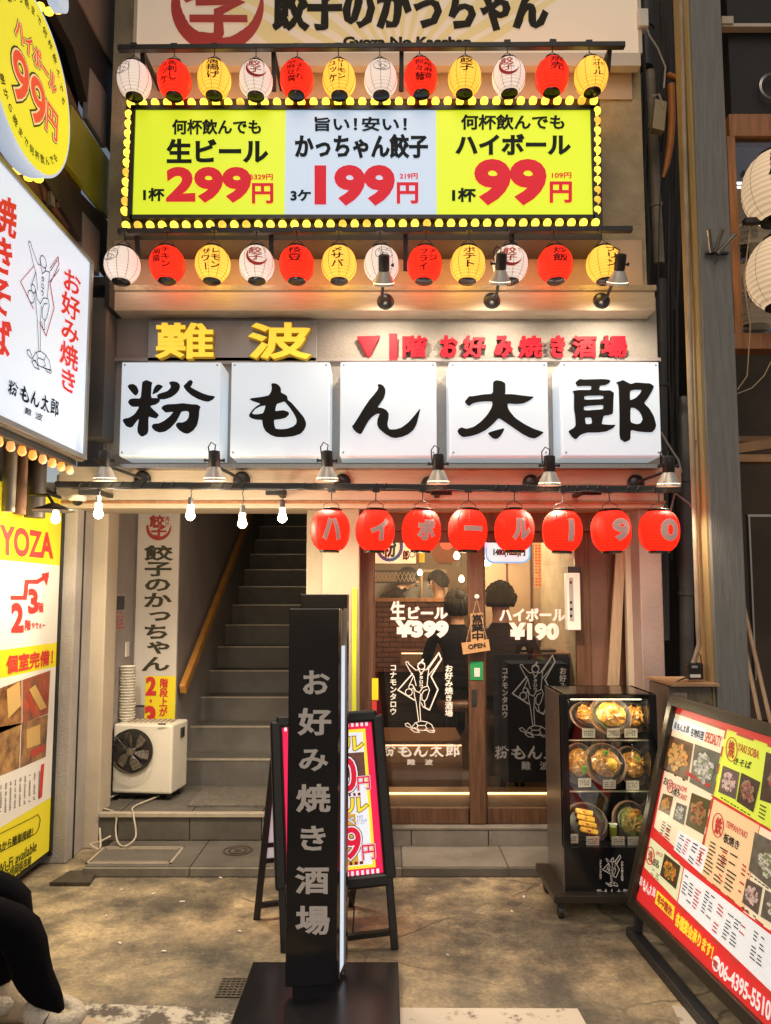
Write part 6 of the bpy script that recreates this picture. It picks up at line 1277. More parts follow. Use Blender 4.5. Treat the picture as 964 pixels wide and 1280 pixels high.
def dish(px, py, w_, h_, Y, kind, lab, tops=(), roll=0, board=True, seed=0):
    c = W(px, py, Y); tl = math.radians(58); ey = Vector((0, math.cos(tl), math.sin(tl))); n_ = Vector((0, -math.sin(tl), math.cos(tl))); ex = Vector((1, 0, 0))
    ex, ey = ex * math.cos(roll) + ey * math.sin(roll), ey * math.cos(roll) - ex * math.sin(roll)
    a = w_ / 2 / F * 4.0; b_ = h_ / 2 / F * 4.0 / .93; t = thing('food_dish', tuple(c), lab, 'plastic food'); zz = n_
    def ell(k, o, N=28): return [c + ex * a * k * math.cos(2 * PI * i / N) + ey * b_ * k * math.sin(2 * PI * i / N) + zz * o for i in range(N)]
    if board:
        m_ = MB(); N = 28; f = ell(1.22, -.012); g = ell(1.18, -.024); m_.add(f + g, [tuple(range(N)), tuple(range(N, 2 * N))[::-1]] + [(i, N + i, N + (i + 1) % N, (i + 1) % N) for i in range(N)]); m_.build('wooden_board', TRAY, t)
    m_ = MB(); rings = [ell(.86, -.004), ell(1.0, .010), ell(1.05, .012), ell(1.04, .004), ell(.9, -.012)]; N = 28; V = sum(rings, []); fs = [tuple(range(N))] + [(k * N + i, k * N + (i + 1) % N, (k + 1) * N + (i + 1) % N, (k + 1) * N + i) for k in range(4) for i in range(N)]
    m_.add(V, fs).build('iron_plate', IRON, t, smooth=True)
    if kind == 'rolls':
        for i in range(4):
            m_ = MB(); cc = c + ey * b_ * (.5 - i * .34) + ex * a * (-.18 + i * .10) + zz * .012; m_.obox(cc, ex * a * .48, ey * b_ * .15, zz * .014); m_.build('egg_roll', FOODS['roll'], t, bevel=.006)
            m_ = MB(); blob(m_, cc + zz * .014, ex * a * .12, ey * b_ * .08, .006, zz, i); m_.build('red_garnish', FOODS['pink'], t)
    else:
        m_ = MB(); blob(m_, c, ex * a * .80, ey * b_ * .80, .035, zz, seed, .30); m_.build('food', FOODS[kind], t, smooth=False)
        m_ = MB(); r = random.Random(seed + 5)                     # strands and bits on top
        for k in range(34 if kind in ('noodle', 'dark') else 14):
            a0 = r.random() * 6.28; rr_ = r.random() ** .5 * .72; p0 = c + ex * a * rr_ * math.cos(a0) + ey * b_ * rr_ * math.sin(a0) + zz * (.036 * (1 - rr_ ** 2.2) + .003); d = (ex * math.cos(a0 * 3) + ey * math.sin(a0 * 3)) * .014
            m_.tube([p0 - d, p0 + zz * .004 + ex * r.uniform(-.004, .004), p0 + d], .0022, 4)
        m_.build('strands', FOODS['omelet' if kind == 'noodle' else 'noodle'], t)
    for i, (k_, sx, sy, sr) in enumerate(tops):
        m_ = MB(); blob(m_, c + ex * a * sx + ey * b_ * sy + zz * .03, ex * sr, ey * sr, sr * .7, zz, seed + i + 20, .5 if k_ == 'green' else .05); m_.build('garnish' if k_ == 'green' else 'egg', FOODS[k_], t, smooth=k_ != 'green')
    return t
YDsh = 3.76
dish(735, 894, 34, 26, YDsh, 'noodle', 'fried noodles on an iron plate, left dish of the top shelf', roll=-.35, seed=1)
dish(793, 895, 30, 28, YDsh, 'noodle', 'fried noodles on an iron plate, right dish of the top shelf', roll=-.5, seed=3, tops=[('pink', .0, .2, .010)])
dish(764, 893, 40, 36, YDsh - .05, 'omelet', 'heaped sauced noodles on a board, centre dish of the top shelf', seed=2, tops=[('omelet', 0, .2, .03)])
dish(724, 953, 32, 38, YDsh, 'noodle', 'noodles with green onion on a board, left dish of the middle shelf', roll=-.3, seed=4, tops=[('green', .35, -.45, .020)])
dish(791, 956, 32, 36, YDsh, 'noodle', 'noodles with an egg yolk and green onion, right dish of the middle shelf', roll=.2, seed=6, tops=[('egg', -.2, -.1, .015), ('green', .3, .15, .016)])
dish(757, 954, 40, 38, YDsh - .05, 'noodle', 'omelette and green onion over noodles, centre dish of the middle shelf', seed=5, tops=[('green', 0, .45, .016), ('roll', .2, -.15, .030)])
dish(733, 1028, 42, 36, YDsh - .02, 'rolls', 'four yellow egg rolls on an iron plate, left dish of the bottom row', roll=-.2, seed=7)
dish(790, 1027, 36, 38, YDsh, 'dark', 'okonomiyaki covered in green onion with an egg, right dish of the bottom row', seed=8, tops=[('egg', .05, .25, .015)])
gl = thing('drink_glass', tuple(W(767, 1056, 3.72)), 'glass of yellow highball with ice among the bottom row of dishes', 'drink')
zb_ = zm + .004; c = W(767, 1040, 3.70)
MB().lathe([(.022, 0), (.024, .004), (.027, .08), (.0265, .08), (.0225, .006)], (c.x, c.y, zb_), 18, cap=False).build('tumbler', SG, gl, smooth=True); MB().lathe([(.001, .006), (.021, .006), (.0245, .066), (.001, .066)], (c.x, c.y, zb_), 18).build('drink', M('amber_drink', (.62, .42, .05), .15, emit=.06, ecol=(1, .7, .1)), gl, smooth=True)
for i in range(3): m_ = MB(); m_.obox((c.x + (i - 1) * .012, c.y - .004, zb_ + .070), (.008, .002, 0), (-.002, .008, .002), (0, .001, .007)); m_.build('ice_cube', WHITEP, gl)
for i, (px, py, lab) in enumerate(((736, 916, 'left price card on the top shelf'), (767, 916, 'centre price card on the top shelf'), (789, 916, 'right price card on the top shelf'), (731, 978, 'left price card on the middle shelf'), (762, 980, 'centre price card on the middle shelf'), (791, 981, 'right price card on the middle shelf'),
                                   (715, 1048, 'leftmost price card on the bottom row'), (741, 1051, 'second price card from the left on the bottom row'), (773, 1051, 'third price card from the left on the bottom row'), (793, 1051, 'rightmost price card on the bottom row'))):
    P = PY(3.64); t = thing('price_card', tuple(W(px, py + 6, 3.64)), 'small white ' + lab, 'price card', 'price cards in the food case')
    m_ = MB(); m_.slab(corners(P, (px - 8, py - 5, px + 8, py + 6)), .003, (0, -1, 0)); m_.build('card', M('cream_card', (.72, .66, .55), .6), t); m_ = MB(); marks(m_, P, (px - 6, py - 3, px + 6, py + 4), 3, 5, .8, .4, .001, i); m_.build('print', INK, t)

# ------------------------------------------------------------------ large menu board at the right
B0 = Vector((1.10, 3.36, .205)); T0 = Vector((1.30, 3.36, 1.005)); ud = Vector((.08, -1, .0)).normalized()
up_ = T0 - B0; nn = ud.cross(up_).normalized(); nn = -nn if nn.x > 0 else nn
MP = Plane(B0, nn); Lb = 1.35
mb_ = thing('menu_board', (1.2, 2.8, 0), 'large tilted illuminated menu board covered with food photos, with a red phone number strip', 'sign')
def bp_(u, v, o=0): return B0 + ud * u + up_ * v + nn * o
m_ = MB(); m_.slab([bp_(-.0, 1.0), bp_(Lb, 1.0), bp_(Lb, 0), bp_(0, 0)], .05, nn); m_.build('case', BLACKM, mb_)
FRB = M('dark_bronze_frame', (.05, .045, .035), .35, metal=.5)
m_ = MB()
for a, b_ in ((bp_(-.03, 1.03, .01), bp_(Lb, 1.03, .01)), (bp_(-.03, -.055, .004), bp_(Lb, -.055, .004)), (bp_(-.015, -.055, .01), bp_(-.015, 1.03, .01)), (bp_(Lb, -.055, .01), bp_(Lb, 1.03, .01))): m_.bar(a, b_, .045, .035, up=tuple(nn))
m_.build('frame', FRB, mb_, bevel=.004)
for u in (.0, Lb):
    m_ = MB(); m_.bar(bp_(u, .05, -.01), bp_(u, .05) + Vector((-.01, 0, -.20)), .03, .03); m_.build('leg', BLACKM, mb_); m_ = MB(); m_.bar(bp_(u, .85, -.04), (1.72, bp_(u, 0).y, .0), .025, .025); m_.build('rear_leg', BLACKM, mb_)
m_ = MB(); m_.bar((1.09, 3.42, .02), (1.15, 1.95, .02), .05, .04); m_.build('foot_bar', BLACKM, mb_, bevel=.004)
EM = {}
def em(nm, c, s=.48): return M('menu_' + nm, tuple(x * .8 for x in c), .35, emit=s, ecol=c, noise=.0)
def px_quad(q, o): return [MP.hit(x, y, o) for x, y in q]
def field(q, m, nm, o=.002): mm = MB(); mm.quad(px_quad(q, o)); return mm.build(nm, m, mb_)
CRM = em('cream', (.90, .78, .55)); WHT = em('white', (.85, .88, .90)); LIM = em('lime', (.72, .86, .08)); TAN = em('tan', (.88, .62, .34)); RDM = em('red', (.72, .03, .03)); YLM = em('yellow', (.95, .75, .05)); PK = em('palegreen', (.80, .82, .50))
m_ = MB(); m_.quad([bp_(0, 1, .001), bp_(Lb, 1, .001), bp_(Lb, -.03, .001), bp_(0, -.03, .001)]); m_.build('red_field', RDM, mb_)
field([(845, 892), (908, 914), (873, 1087), (818, 1034)], CRM, 'cream_field'); 
field([(908, 911), (1010, 949), (1010, 1064), (890, 993)], LIM, 'lime_field')
field([(893, 999), (950, 1032), (930, 1137), (874, 1091)], TAN, 'tan_field'); field([(951, 1033), (1010, 1066), (1010, 1196), (930, 1140)], CRM, 'cream_field')
field([(814, 1047), (855, 1083), (847, 1127), (806, 1084)], PK, 'pale_green_field')
field([(856, 1085), (1010, 1204), (1010, 1283), (848, 1128)], WHT, 'white_field')
field([(849, 1038), (886, 1060), (878, 1093), (843, 1062)], WHT, 'white_field', .003)
field([(843, 898), (884, 912), (880, 928), (840, 911)], WHT, 'title_box', .003)
# checkered border bits along the field edges
m_ = MB()
def chk(a, b_, n_, wd):
    for i in range(0, n_, 2):
        p = (a[0] + (b_[0] - a[0]) * i / n_, a[1] + (b_[1] - a[1]) * i / n_); q = (a[0] + (b_[0] - a[0]) * (i + 1) / n_, a[1] + (b_[1] - a[1]) * (i + 1) / n_); stroke(m_, [p, q], wd, lambda x, y, z: MP.hit(x, y, z), .0035)
chk((909, 912), (873, 1088), 16, 2.2); chk((891, 995), (1000, 1058), 14, 2); chk((874, 1091), (1000, 1193), 14, 2); chk((856, 1084), (815, 1045), 8, 1.6); chk((848, 1130), (1000, 1278), 14, 2); chk((846, 890), (1000, 946), 8, 3)
m_.build('checkered_border', em('brickred', (.50, .07, .04), .4), mb_)
# photos
PH = [((838, 919), (868, 930), (861, 976), (829, 962), 'a'), ((870, 930), (902, 942), (893, 994), (863, 978), 'b'), ((830, 992), (843, 996), (838, 1020), (824, 1012), 'a'), ((847, 1003), (860, 1008), (856, 1032), (842, 1024), 'b'), ((866, 991), (890, 1001), (881, 1044), (858, 1031), 'c'),
      ((905, 957), (926, 966), (921, 1000), (899, 990), 'd'), ((928, 966), (952, 978), (943, 1016), (922, 1002), 'e'), ((959, 940), (1010, 962), (1010, 1020), (951, 1000), 'e'), ((945, 1040), (1010, 1075), (1010, 1150), (937, 1088), 'f'), ((935, 1098), (955, 1110), (949, 1144), (929, 1128), 'd'), ((958, 1112), (1010, 1142), (1010, 1180), (952, 1146), 'f'), ((832, 1067), (852, 1083), (846, 1112), (826, 1094), 'g')]
PC = {'a': ((.55, .25, .08), (.07, .05, .03)), 'b': ((.50, .48, .42), (.07, .09, .05)), 'c': ((.38, .22, .07), (.06, .09, .03)), 'd': ((.55, .38, .34), (.08, .06, .05)), 'e': ((.20, .14, .10), (.06, .03, .02)), 'f': ((.62, .58, .48), (.10, .08, .05)), 'g': ((.30, .15, .06), (.04, .06, .04))}
DSH = {'a': (.80, .40, .10), 'b': (.68, .66, .62), 'c': (.42, .26, .10), 'd': (.80, .55, .48), 'e': (.40, .26, .18), 'f': (.72, .68, .55), 'g': (.85, .32, .06)}
r = random.Random(11)
for i, (a, b_, c_, d_, k) in enumerate(PH):
    c1, c2 = PC[k]; q = px_quad([a, b_, c_, d_], .004); mm = MB(); mm.quad(q); 
    ph_ = mm.build('food_photo', M('menu_photo_' + k, tuple(x * .3 for x in c1), .35, emit=.06, ecol=c1, col2=c2, nscale=26), mb_)
    cc = sum(q, Vector((0, 0, 0))) / 4; e1 = (q[1] - q[0]) * .36; e2 = (q[3] - q[0]) * .34; m_ = MB()
    for j in range(46):
        an = r.random() * 6.28; rr_ = r.random() ** .5; p = cc + e1 * rr_ * math.cos(an) + e2 * rr_ * math.sin(an); s1 = e1 * r.uniform(.14, .3); s2 = e2 * r.uniform(.14, .3); o = nn * (.001 + j * .00003); rot_ = r.random() * 6.28
        m_.add([p + s1 * math.cos(rot_ + w_) + s2 * math.sin(rot_ + w_) + o for w_ in (0, 1.3, 2.5, 3.7, 5)], [(0, 1, 2, 3, 4)])
    m_.build('dish_picture', M('menu_dish_' + k, DSH[k], .4, emit=.30, ecol=DSH[k], noise=.6, nscale=45), ph_)
    for q_, (cc3, nm_) in enumerate(((tuple(x * .45 for x in DSH[k]), 'dish_shade'), ({'a': (.75, .6, .2), 'b': (.25, .35, .12), 'c': (.6, .12, .06), 'd': (.75, .7, .65), 'e': (.5, .06, .06), 'f': (.2, .32, .1), 'g': (.15, .3, .08)}[k], 'dish_garnish'))):
        m_ = MB()
        for j in range(26):
            an = r.random() * 6.28; rr_ = r.random() ** .5 * .95; p = cc + e1 * rr_ * math.cos(an) + e2 * rr_ * math.sin(an); s1 = e1 * r.uniform(.05, .16); s2 = e2 * r.uniform(.05, .16); o = nn * (.0026 + q_ * .001 + j * .00003); rot_ = r.random() * 6.28
            m_.add([p + s1 * math.cos(rot_ + w_) + s2 * math.sin(rot_ + w_) + o for w_ in (0, 1.3, 2.5, 3.7, 5)], [(0, 1, 2, 3, 4)])
        m_.build(nm_, M('menu_' + nm_ + k, tuple(x * .7 for x in cc3), .4, emit=.25, ecol=cc3), ph_, kind='stuff')
m_ = MB()
name_row(m_, MP, [(845, 902), (864, 908), (862, 918), (843, 911)], .005); T(m_, '名物料理', MP, [(866, 910), (882, 915), (880, 926), (864, 920)], .04, .005)
T(m_, 'きそば', MP, [(920, 947), (941, 953), (939, 962), (918, 955)], .05, .004, brush=1); T(m_, '板焼き', MP, [(907, 1041), (926, 1052), (924, 1063), (905, 1052)], .05, .004, brush=1); T(m_, 'お', MP, [(832, 971), (837, 973), (835, 982), (830, 980)], .05, .004); T(m_, 'み焼き', MP, [(841, 984), (851, 987), (849, 997), (840, 993)], .05, .004)
T(m_, '品', MP, [(818, 1073), (826, 1078), (824, 1086), (817, 1081)], .05, .004, brush=1)
for k, q in enumerate(([(868, 1100), (874, 1104), (870, 1120), (864, 1115)],)): pass
m_.build('black_lettering', INK, mb_)
m_ = MB(); T(m_, 'SPECIALTY', MP, [(884, 915), (904, 921), (902, 934), (882, 927)], .04, .005); T(m_, 'YAKI SOBA', MP, [(925, 929), (951, 939), (949, 949), (923, 938)], .045, .004); T(m_, '焼', MP, [(913, 925), (920, 928), (918, 948), (911, 945)], .06, .004)
T(m_, 'OKONOMI', MP, [(843, 979), (860, 985), (859, 991), (842, 985)], .05, .004); T(m_, 'YAKI', MP, [(850, 991), (860, 995), (858, 1001), (848, 997)], .05, .004); T(m_, '好', MP, [(838, 977), (842, 979), (840, 988), (836, 986)], .06, .004)
T(m_, 'TEPPANYAKI', MP, [(910, 1026), (936, 1041), (934, 1048), (908, 1033)], .04, .004); T(m_, '鉄', MP, [(897, 1021), (905, 1025), (902, 1045), (894, 1041)], .07, .004); T(m_, '逸', MP, [(812, 1062), (818, 1065), (816, 1079), (811, 1075)], .06, .004); T(m_, 'SPICE', MP, [(822, 1064), (830, 1068), (829, 1072), (821, 1068)], .04, .004)
for cx_, cy_, rx, ry in ((916, 937, 7, 15), (899, 1032, 7, 15), (839, 983, 3.5, 8), (814, 1070, 5, 11)): stroke(m_, ring(cx_, cy_, rx, 20, ry), 1.2, lambda x, y, z: MP.hit(x, y, z), .0045, True)
m_.build('red_lettering', RED2, mb_)
m_ = MB()
for i, (q, rr_, cc) in enumerate((([(830, 1025), (842, 1034), (838, 1052), (826, 1042)], 5, 2), ([(890, 1050), (928, 1072), (920, 1122), (880, 1090)], 9, 3), ([(858, 1092), (872, 1103), (866, 1134), (852, 1120)], 7, 2), ([(884, 1112), (898, 1123), (890, 1152), (877, 1140)], 7, 2), ([(912, 1140), (930, 1154), (922, 1188), (903, 1172)], 8, 2), ([(945, 1162), (962, 1176), (955, 1212), (938, 1198)], 8, 2), ([(852, 1042), (860, 1047), (853, 1070), (846, 1062)], 6, 1), ([(868, 1052), (876, 1056), (868, 1084), (861, 1076)], 6, 1), ([(817, 1085), (828, 1096), (826, 1104), (814, 1092)], 3, 2),
                                ([(830, 958), (860, 974), (859, 980), (829, 964)], 1, 6), ([(903, 995), (941, 1018), (940, 1022), (902, 999)], 1, 9), ([(952, 1004), (964, 1010), (961, 1030), (949, 1022)], 4, 1), ([(930, 1132), (948, 1146), (947, 1150), (929, 1136)], 1, 4), ([(936, 1090), (964, 1110), (963, 1114), (935, 1094)], 1, 6))):
    marks(m_, MP, q, rr_, cc, .85, .34, .0045, i)
m_.build('black_small_print', INK, mb_)
m_ = MB()
for i, (q, rr_, cc) in enumerate((([(834, 1034), (842, 1040), (838, 1056), (831, 1050)], 5, 1), ([(860, 1047), (866, 1051), (858, 1072), (853, 1066)], 6, 1), ([(877, 1058), (884, 1062), (877, 1086), (870, 1080)], 6, 1), ([(872, 1105), (880, 1111), (872, 1140), (866, 1134)], 7, 1), ([(900, 1128), (908, 1136), (898, 1170), (891, 1164)], 8, 1), ([(928, 1154), (936, 1160), (930, 1176), (924, 1170)], 4, 1), ([(905, 1062), (912, 1066), (905, 1106), (899, 1100)], 8, 1), ([(930, 1078), (936, 1083), (930, 1120), (924, 1116)], 7, 1), ([(860, 960), (893, 980), (890, 990), (858, 972)], 1, 5))):
    marks(m_, MP, q, rr_, cc, .95, .4, .0045, 40 + i)
m_.build('red_small_print', RED2, mb_)
m_ = MB(); name_row(m_, MP, [(802, 1094), (822, 1112), (820, 1124), (800, 1106)], .005); T(m_, '難', MP, [(806, 1109), (809, 1112), (808, 1116), (805, 1113)], .03, .005); T(m_, '波', MP, [(811, 1113), (814, 1116), (813, 1120), (810, 1117)], .03, .005)
T(m_, '06-4395-5510', MP, [(903, 1202), (966, 1254), (964, 1277), (900, 1219)], .05, .005); m_.add([MP.hit(897 + 5 * math.cos(a), 1205 + 10 * math.sin(a), .005) for a in [2 * PI * k / 20 for k in range(20)]], [tuple(range(20))])
m_.build('white_lettering', M('menu_white_ink', (.8, .8, .8), .5, emit=.35, ecol=(1, 1, 1)), mb_)
m_ = MB(); T(m_, '電', MP, [(894, 1199), (900, 1204), (899, 1213), (893, 1208)], .05, .007); m_.build('phone_character', RED2, mb_)
field([(823, 1113), (845, 1134), (843, 1151), (820, 1129)], YLM, 'yellow_tag', .005)
m_ = MB(); T(m_, '年中無休', MP, [(825, 1117), (843, 1135), (841, 1147), (823, 1129)], .07, .007); m_.build('tag_lettering', RED2, mb_)
m_ = MB(); T(m_, '各種宴会承ります！', MP, [(848, 1140), (894, 1183), (891, 1200), (845, 1156)], .065, .005, brush=.3); m_.build('yellow_lettering', YLM, mb_)

# ------------------------------------------------------------------ people
SKIN = (.55, .33, .22)
def figure(name, loc, yaw, joints, edges, rad, paint, lab, mats, hair=None, parts=()):
    """one continuous skinned body; joints local (x right, y forward, z up); paint(local point)->material index"""
    root = thing(name, loc, lab, 'person')
    Rz = Matrix.Rotation(yaw, 4, 'Z'); names = list(joints); me = bpy.data.meshes.new('body')
    me.from_pydata([tuple(joints[k]) for k in names], [(names.index(a), names.index(b_)) for a, b_ in edges], [])
    o = bpy.data.objects.new('body', me); COL.objects.link(o); sk = o.modifiers.new('skin', 'SKIN'); sk.use_smooth_shade = True; sk.branch_smoothing = .4
    o.modifiers.new('sub', 'SUBSURF').levels = 1; o.modifiers['sub'].render_levels = 1
    for i, k in enumerate(names):
        rr_ = rad[k]; rr_ = rr_ if hasattr(rr_, '__len__') else (rr_, rr_); me.skin_vertices[0].data[i].radius = rr_; me.skin_vertices[0].data[i].use_root = (k == 'pelvis')
    dg = bpy.context.evaluated_depsgraph_get(); dg.update(); me2 = bpy.data.meshes.new_from_object(o.evaluated_get(dg)); bpy.data.objects.remove(o)
    me2.materials.clear()
    for m in mats: me2.materials.append(m)
    for p in me2.polygons: p.material_index = paint(p.center); p.use_smooth = True
    me2.transform(Rz); b = bpy.data.objects.new('body', me2); COL.objects.link(b); b.parent = root
    hd = Vector(joints['head']); hf = (Vector(joints['head']) - Vector(joints['neck'])).normalized()
    for nm, mm, mt in parts:
        v = [tuple(Rz @ Vector(p)) for p in mm.v]; q = MB(); q.v = [tuple(Vector(p) + Vector(loc)) for p in v]; q.f = mm.f; q.build(nm, mt, root, smooth=True)
    return root
def hands(J, E, R, key, d, s=1):
    """five short unequal fingers growing from the wrist joint"""
    w0 = Vector(J[key]); d = Vector(d).normalized(); side = d.cross(Vector((0, 0, 1)) if abs(d.z) < .9 else Vector((1, 0, 0))).normalized()
    J[key + '_palm'] = tuple(w0 + d * .07); R[key + '_palm'] = (.034, .018); E.append((key, key + '_palm'))
    for i, L_ in enumerate((.062, .074, .078, .068)):
        a = w0 + d * .095 + side * (i - 1.5) * .020 * s; bnd = Vector((0, 0, -.012)); k = '%s_f%d' % (key, i)
        J[k + 'a'] = tuple(a); J[k + 'b'] = tuple(a + d * L_ * .55 + bnd); J[k + 'c'] = tuple(a + d * L_ * .9 + bnd * 2.6)
        for q, rr_ in (('a', .0095), ('b', .0085), ('c', .0075)): R[k + q] = rr_
        E += [(key + '_palm', k + 'a'), (k + 'a', k + 'b'), (k + 'b', k + 'c')]
    k = key + '_t'; a = w0 + d * .035 + side * -.035 * s; J[k + 'a'] = tuple(a); J[k + 'b'] = tuple(a + d * .035 - side * .016 * s); R[k + 'a'] = .011; R[k + 'b'] = .009; E += [(key, k + 'a'), (k + 'a', k + 'b')]
def head_parts(hc, r=.098, hair_long=0, cap=False):
    """ears, nose, eyes, mouth and hair set on a head centred at hc facing +y"""
    hc = Vector(hc); out = []; m_ = MB()
    m_.lathe([(.001, .03), (.012, .016), (.010, 0)], hc + Vector((0, r * .82, -.01)), 10, (0, 1, -.2)); m_.lathe([(.001, .012), (.016, .008), (.018, 0)], hc + Vector((-r * .80, 0, -.005)), 10, (-1, 0, 0)); m_.lathe([(.001, .012), (.016, .008), (.018, 0)], hc + Vector((r * .80, 0, -.005)), 10, (1, 0, 0)); out.append(('nose_and_ears', m_, M('skin', SKIN, .5)))
    m_ = MB()
    for sx in (-1, 1): m_.lathe([(.001, .006), (.009, .003), (.011, 0)], hc + Vector((sx * .034, r * .80, .018)), 10, (sx * .3, 1, 0))
    m_.obox(hc + Vector((0, r * .84, -.045)), (.022, 0, 0), (0, .004, 0), (0, 0, .004)); out.append(('eyes_and_mouth', m_, INK))
    m_ = MB(); K = 20; rows_ = []
    for i in range(9):
        th = (i / 8) * (1.95 if not hair_long else 2.35); row_ = []
        for j in range(K):
            a = 2 * PI * j / K; fr_ = max(0, math.sin(a)); t2_ = min(th, 1.15 + (1 - fr_) * (1.0 + hair_long)) ; q = r * (1.12 + .05 * hsh(i * 3.1, j * 1.7))
            row_.append(hc + Vector((q * .90 * math.sin(t2_) * math.cos(a), q * 1.02 * math.sin(t2_) * math.sin(a) - .008, q * 1.12 * math.cos(t2_) + .012)))
        rows_.append(row_)
    V = sum(rows_, []); m_.add(V, [(i * K + j, i * K + (j + 1) % K, (i + 1) * K + (j + 1) % K, (i + 1) * K + j) for i in range(8) for j in range(K)])
    rd_ = random.Random(int(hc.x * 1000) + 5)
    if not cap:
        for q in range(150):
            i = rd_.randrange(0, 7); j = rd_.randrange(K); a_ = rows_[i][j]; b2_ = rows_[i + 1][j]; e_ = (a_ - hc).normalized() * rd_.uniform(.002, .008); sw = Vector((rd_.uniform(-.01, .01), rd_.uniform(-.01, .01), -.006))
            m_.tube([a_ + e_ * .2, (a_ + b2_) / 2 + e_, b2_ + e_ + sw], [.006, .005, .001], 4)
    out.append(('hair' if not cap else 'cap', m_, M('black_hair', (.012, .010, .009), .75, noise=.4, nscale=40, bump=1, bscale=70, stretch=(1, 1, .15))))
    return out
MSK = M('skin', SKIN, .5); MBK = M('black_clothing', (.016, .015, .017), .85, spec=.15, noise=.3, nscale=30, bump=.2, bscale=200); MPANT = M('black_trousers', (.004, .004, .006), .95, noise=.3, nscale=20, bump=.3, bscale=60, spec=.08)
def base_body(sh=.19):
    J = {'pelvis': (0, 0, .94), 'waist': (0, 0, 1.08), 'chest': (0, .01, 1.30), 'neckb': (0, 0, 1.45), 'neck': (0, .005, 1.52), 'head': (0, .02, 1.62), 'crown': (0, .015, 1.71)}
    E = [('pelvis', 'waist'), ('waist', 'chest'), ('chest', 'neckb'), ('neckb', 'neck'), ('neck', 'head'), ('head', 'crown')]
    R = {'pelvis': (.15, .11), 'waist': (.13, .10), 'chest': (.16, .115), 'neckb': (.075, .065), 'neck': .05, 'head': (.085, .098), 'crown': (.06, .07)}
    for s_, k in ((-1, 'l'), (1, 'r')):
        J.update({k + 'sh': (s_ * sh, 0, 1.40), k + 'el': (s_ * .24, -.02, 1.13), k + 'wr': (s_ * .24, .06, .90), k + 'hip': (s_ * .10, 0, .90), k + 'kn': (s_ * .11, .02, .49), k + 'an': (s_ * .11, -.02, .09), k + 'toe': (s_ * .12, .15, .03)})
        E += [('chest', k + 'sh'), (k + 'sh', k + 'el'), (k + 'el', k + 'wr'), ('pelvis', k + 'hip'), (k + 'hip', k + 'kn'), (k + 'kn', k + 'an'), (k + 'an', k + 'toe')]
        R.update({k + 'sh': .06, k + 'el': .042, k + 'wr': (.03, .024), k + 'hip': .088, k + 'kn': .058, k + 'an': .042, k + 'toe': (.045, .03)})
    return J, E, R
# standing waiter, turned half away
def zfl(Y): return dz
J, E, R = base_body(); J['lel'] = (-.22, .10, 1.14); J['lwr'] = (-.12, .28, 1.15); J['rel'] = (.22, .08, 1.13); J['rwr'] = (.14, .28, 1.12)
hands(J, E, R, 'lwr', (.2, 1, 0)); hands(J, E, R, 'rwr', (-.2, 1, 0), -1)
p = W(549, 760, 6.9)
wtr = figure('person', (p.x, 6.9, dz), math.radians(115), J, E, R, lambda c: 0 if (c.z > 1.49 or (c.y > .13 and 1.0 < c.z < 1.3 and abs(c.x) < .2)) else 1, 'person with short dark hair in a black short-sleeved shirt standing by the kitchen', [MSK, MBK], parts=head_parts(J['head']))
J, E, R = base_body(); J['chest'] = (0, .12, 1.28); J['neckb'] = (0, .22, 1.38); J['neck'] = (0, .27, 1.43); J['head'] = (0, .33, 1.49); J['crown'] = (0, .36, 1.57)
for s_, k in ((-1, 'l'), (1, 'r')): J[k + 'sh'] = (s_ * .19, .16, 1.34); J[k + 'el'] = (s_ * .22, .30, 1.12); J[k + 'wr'] = (s_ * .14, .50, 1.08)
hands(J, E, R, 'lwr', (.2, 1, 0)); hands(J, E, R, 'rwr', (-.2, 1, 0), -1)
p = W(477, 760, 7.0); figure('person', (p.x - .05, 7.0, dz), math.radians(-70), J, E, R, lambda c: 0 if (c.z > 1.41 and c.y > .2) or (c.y > .42 and c.z < 1.2) else 1, 'cook in black with a dark cap bending over the kitchen counter', [MSK, MBK], parts=head_parts(J['head'], cap=True))
wtr.scale = (.9, .9, .9)
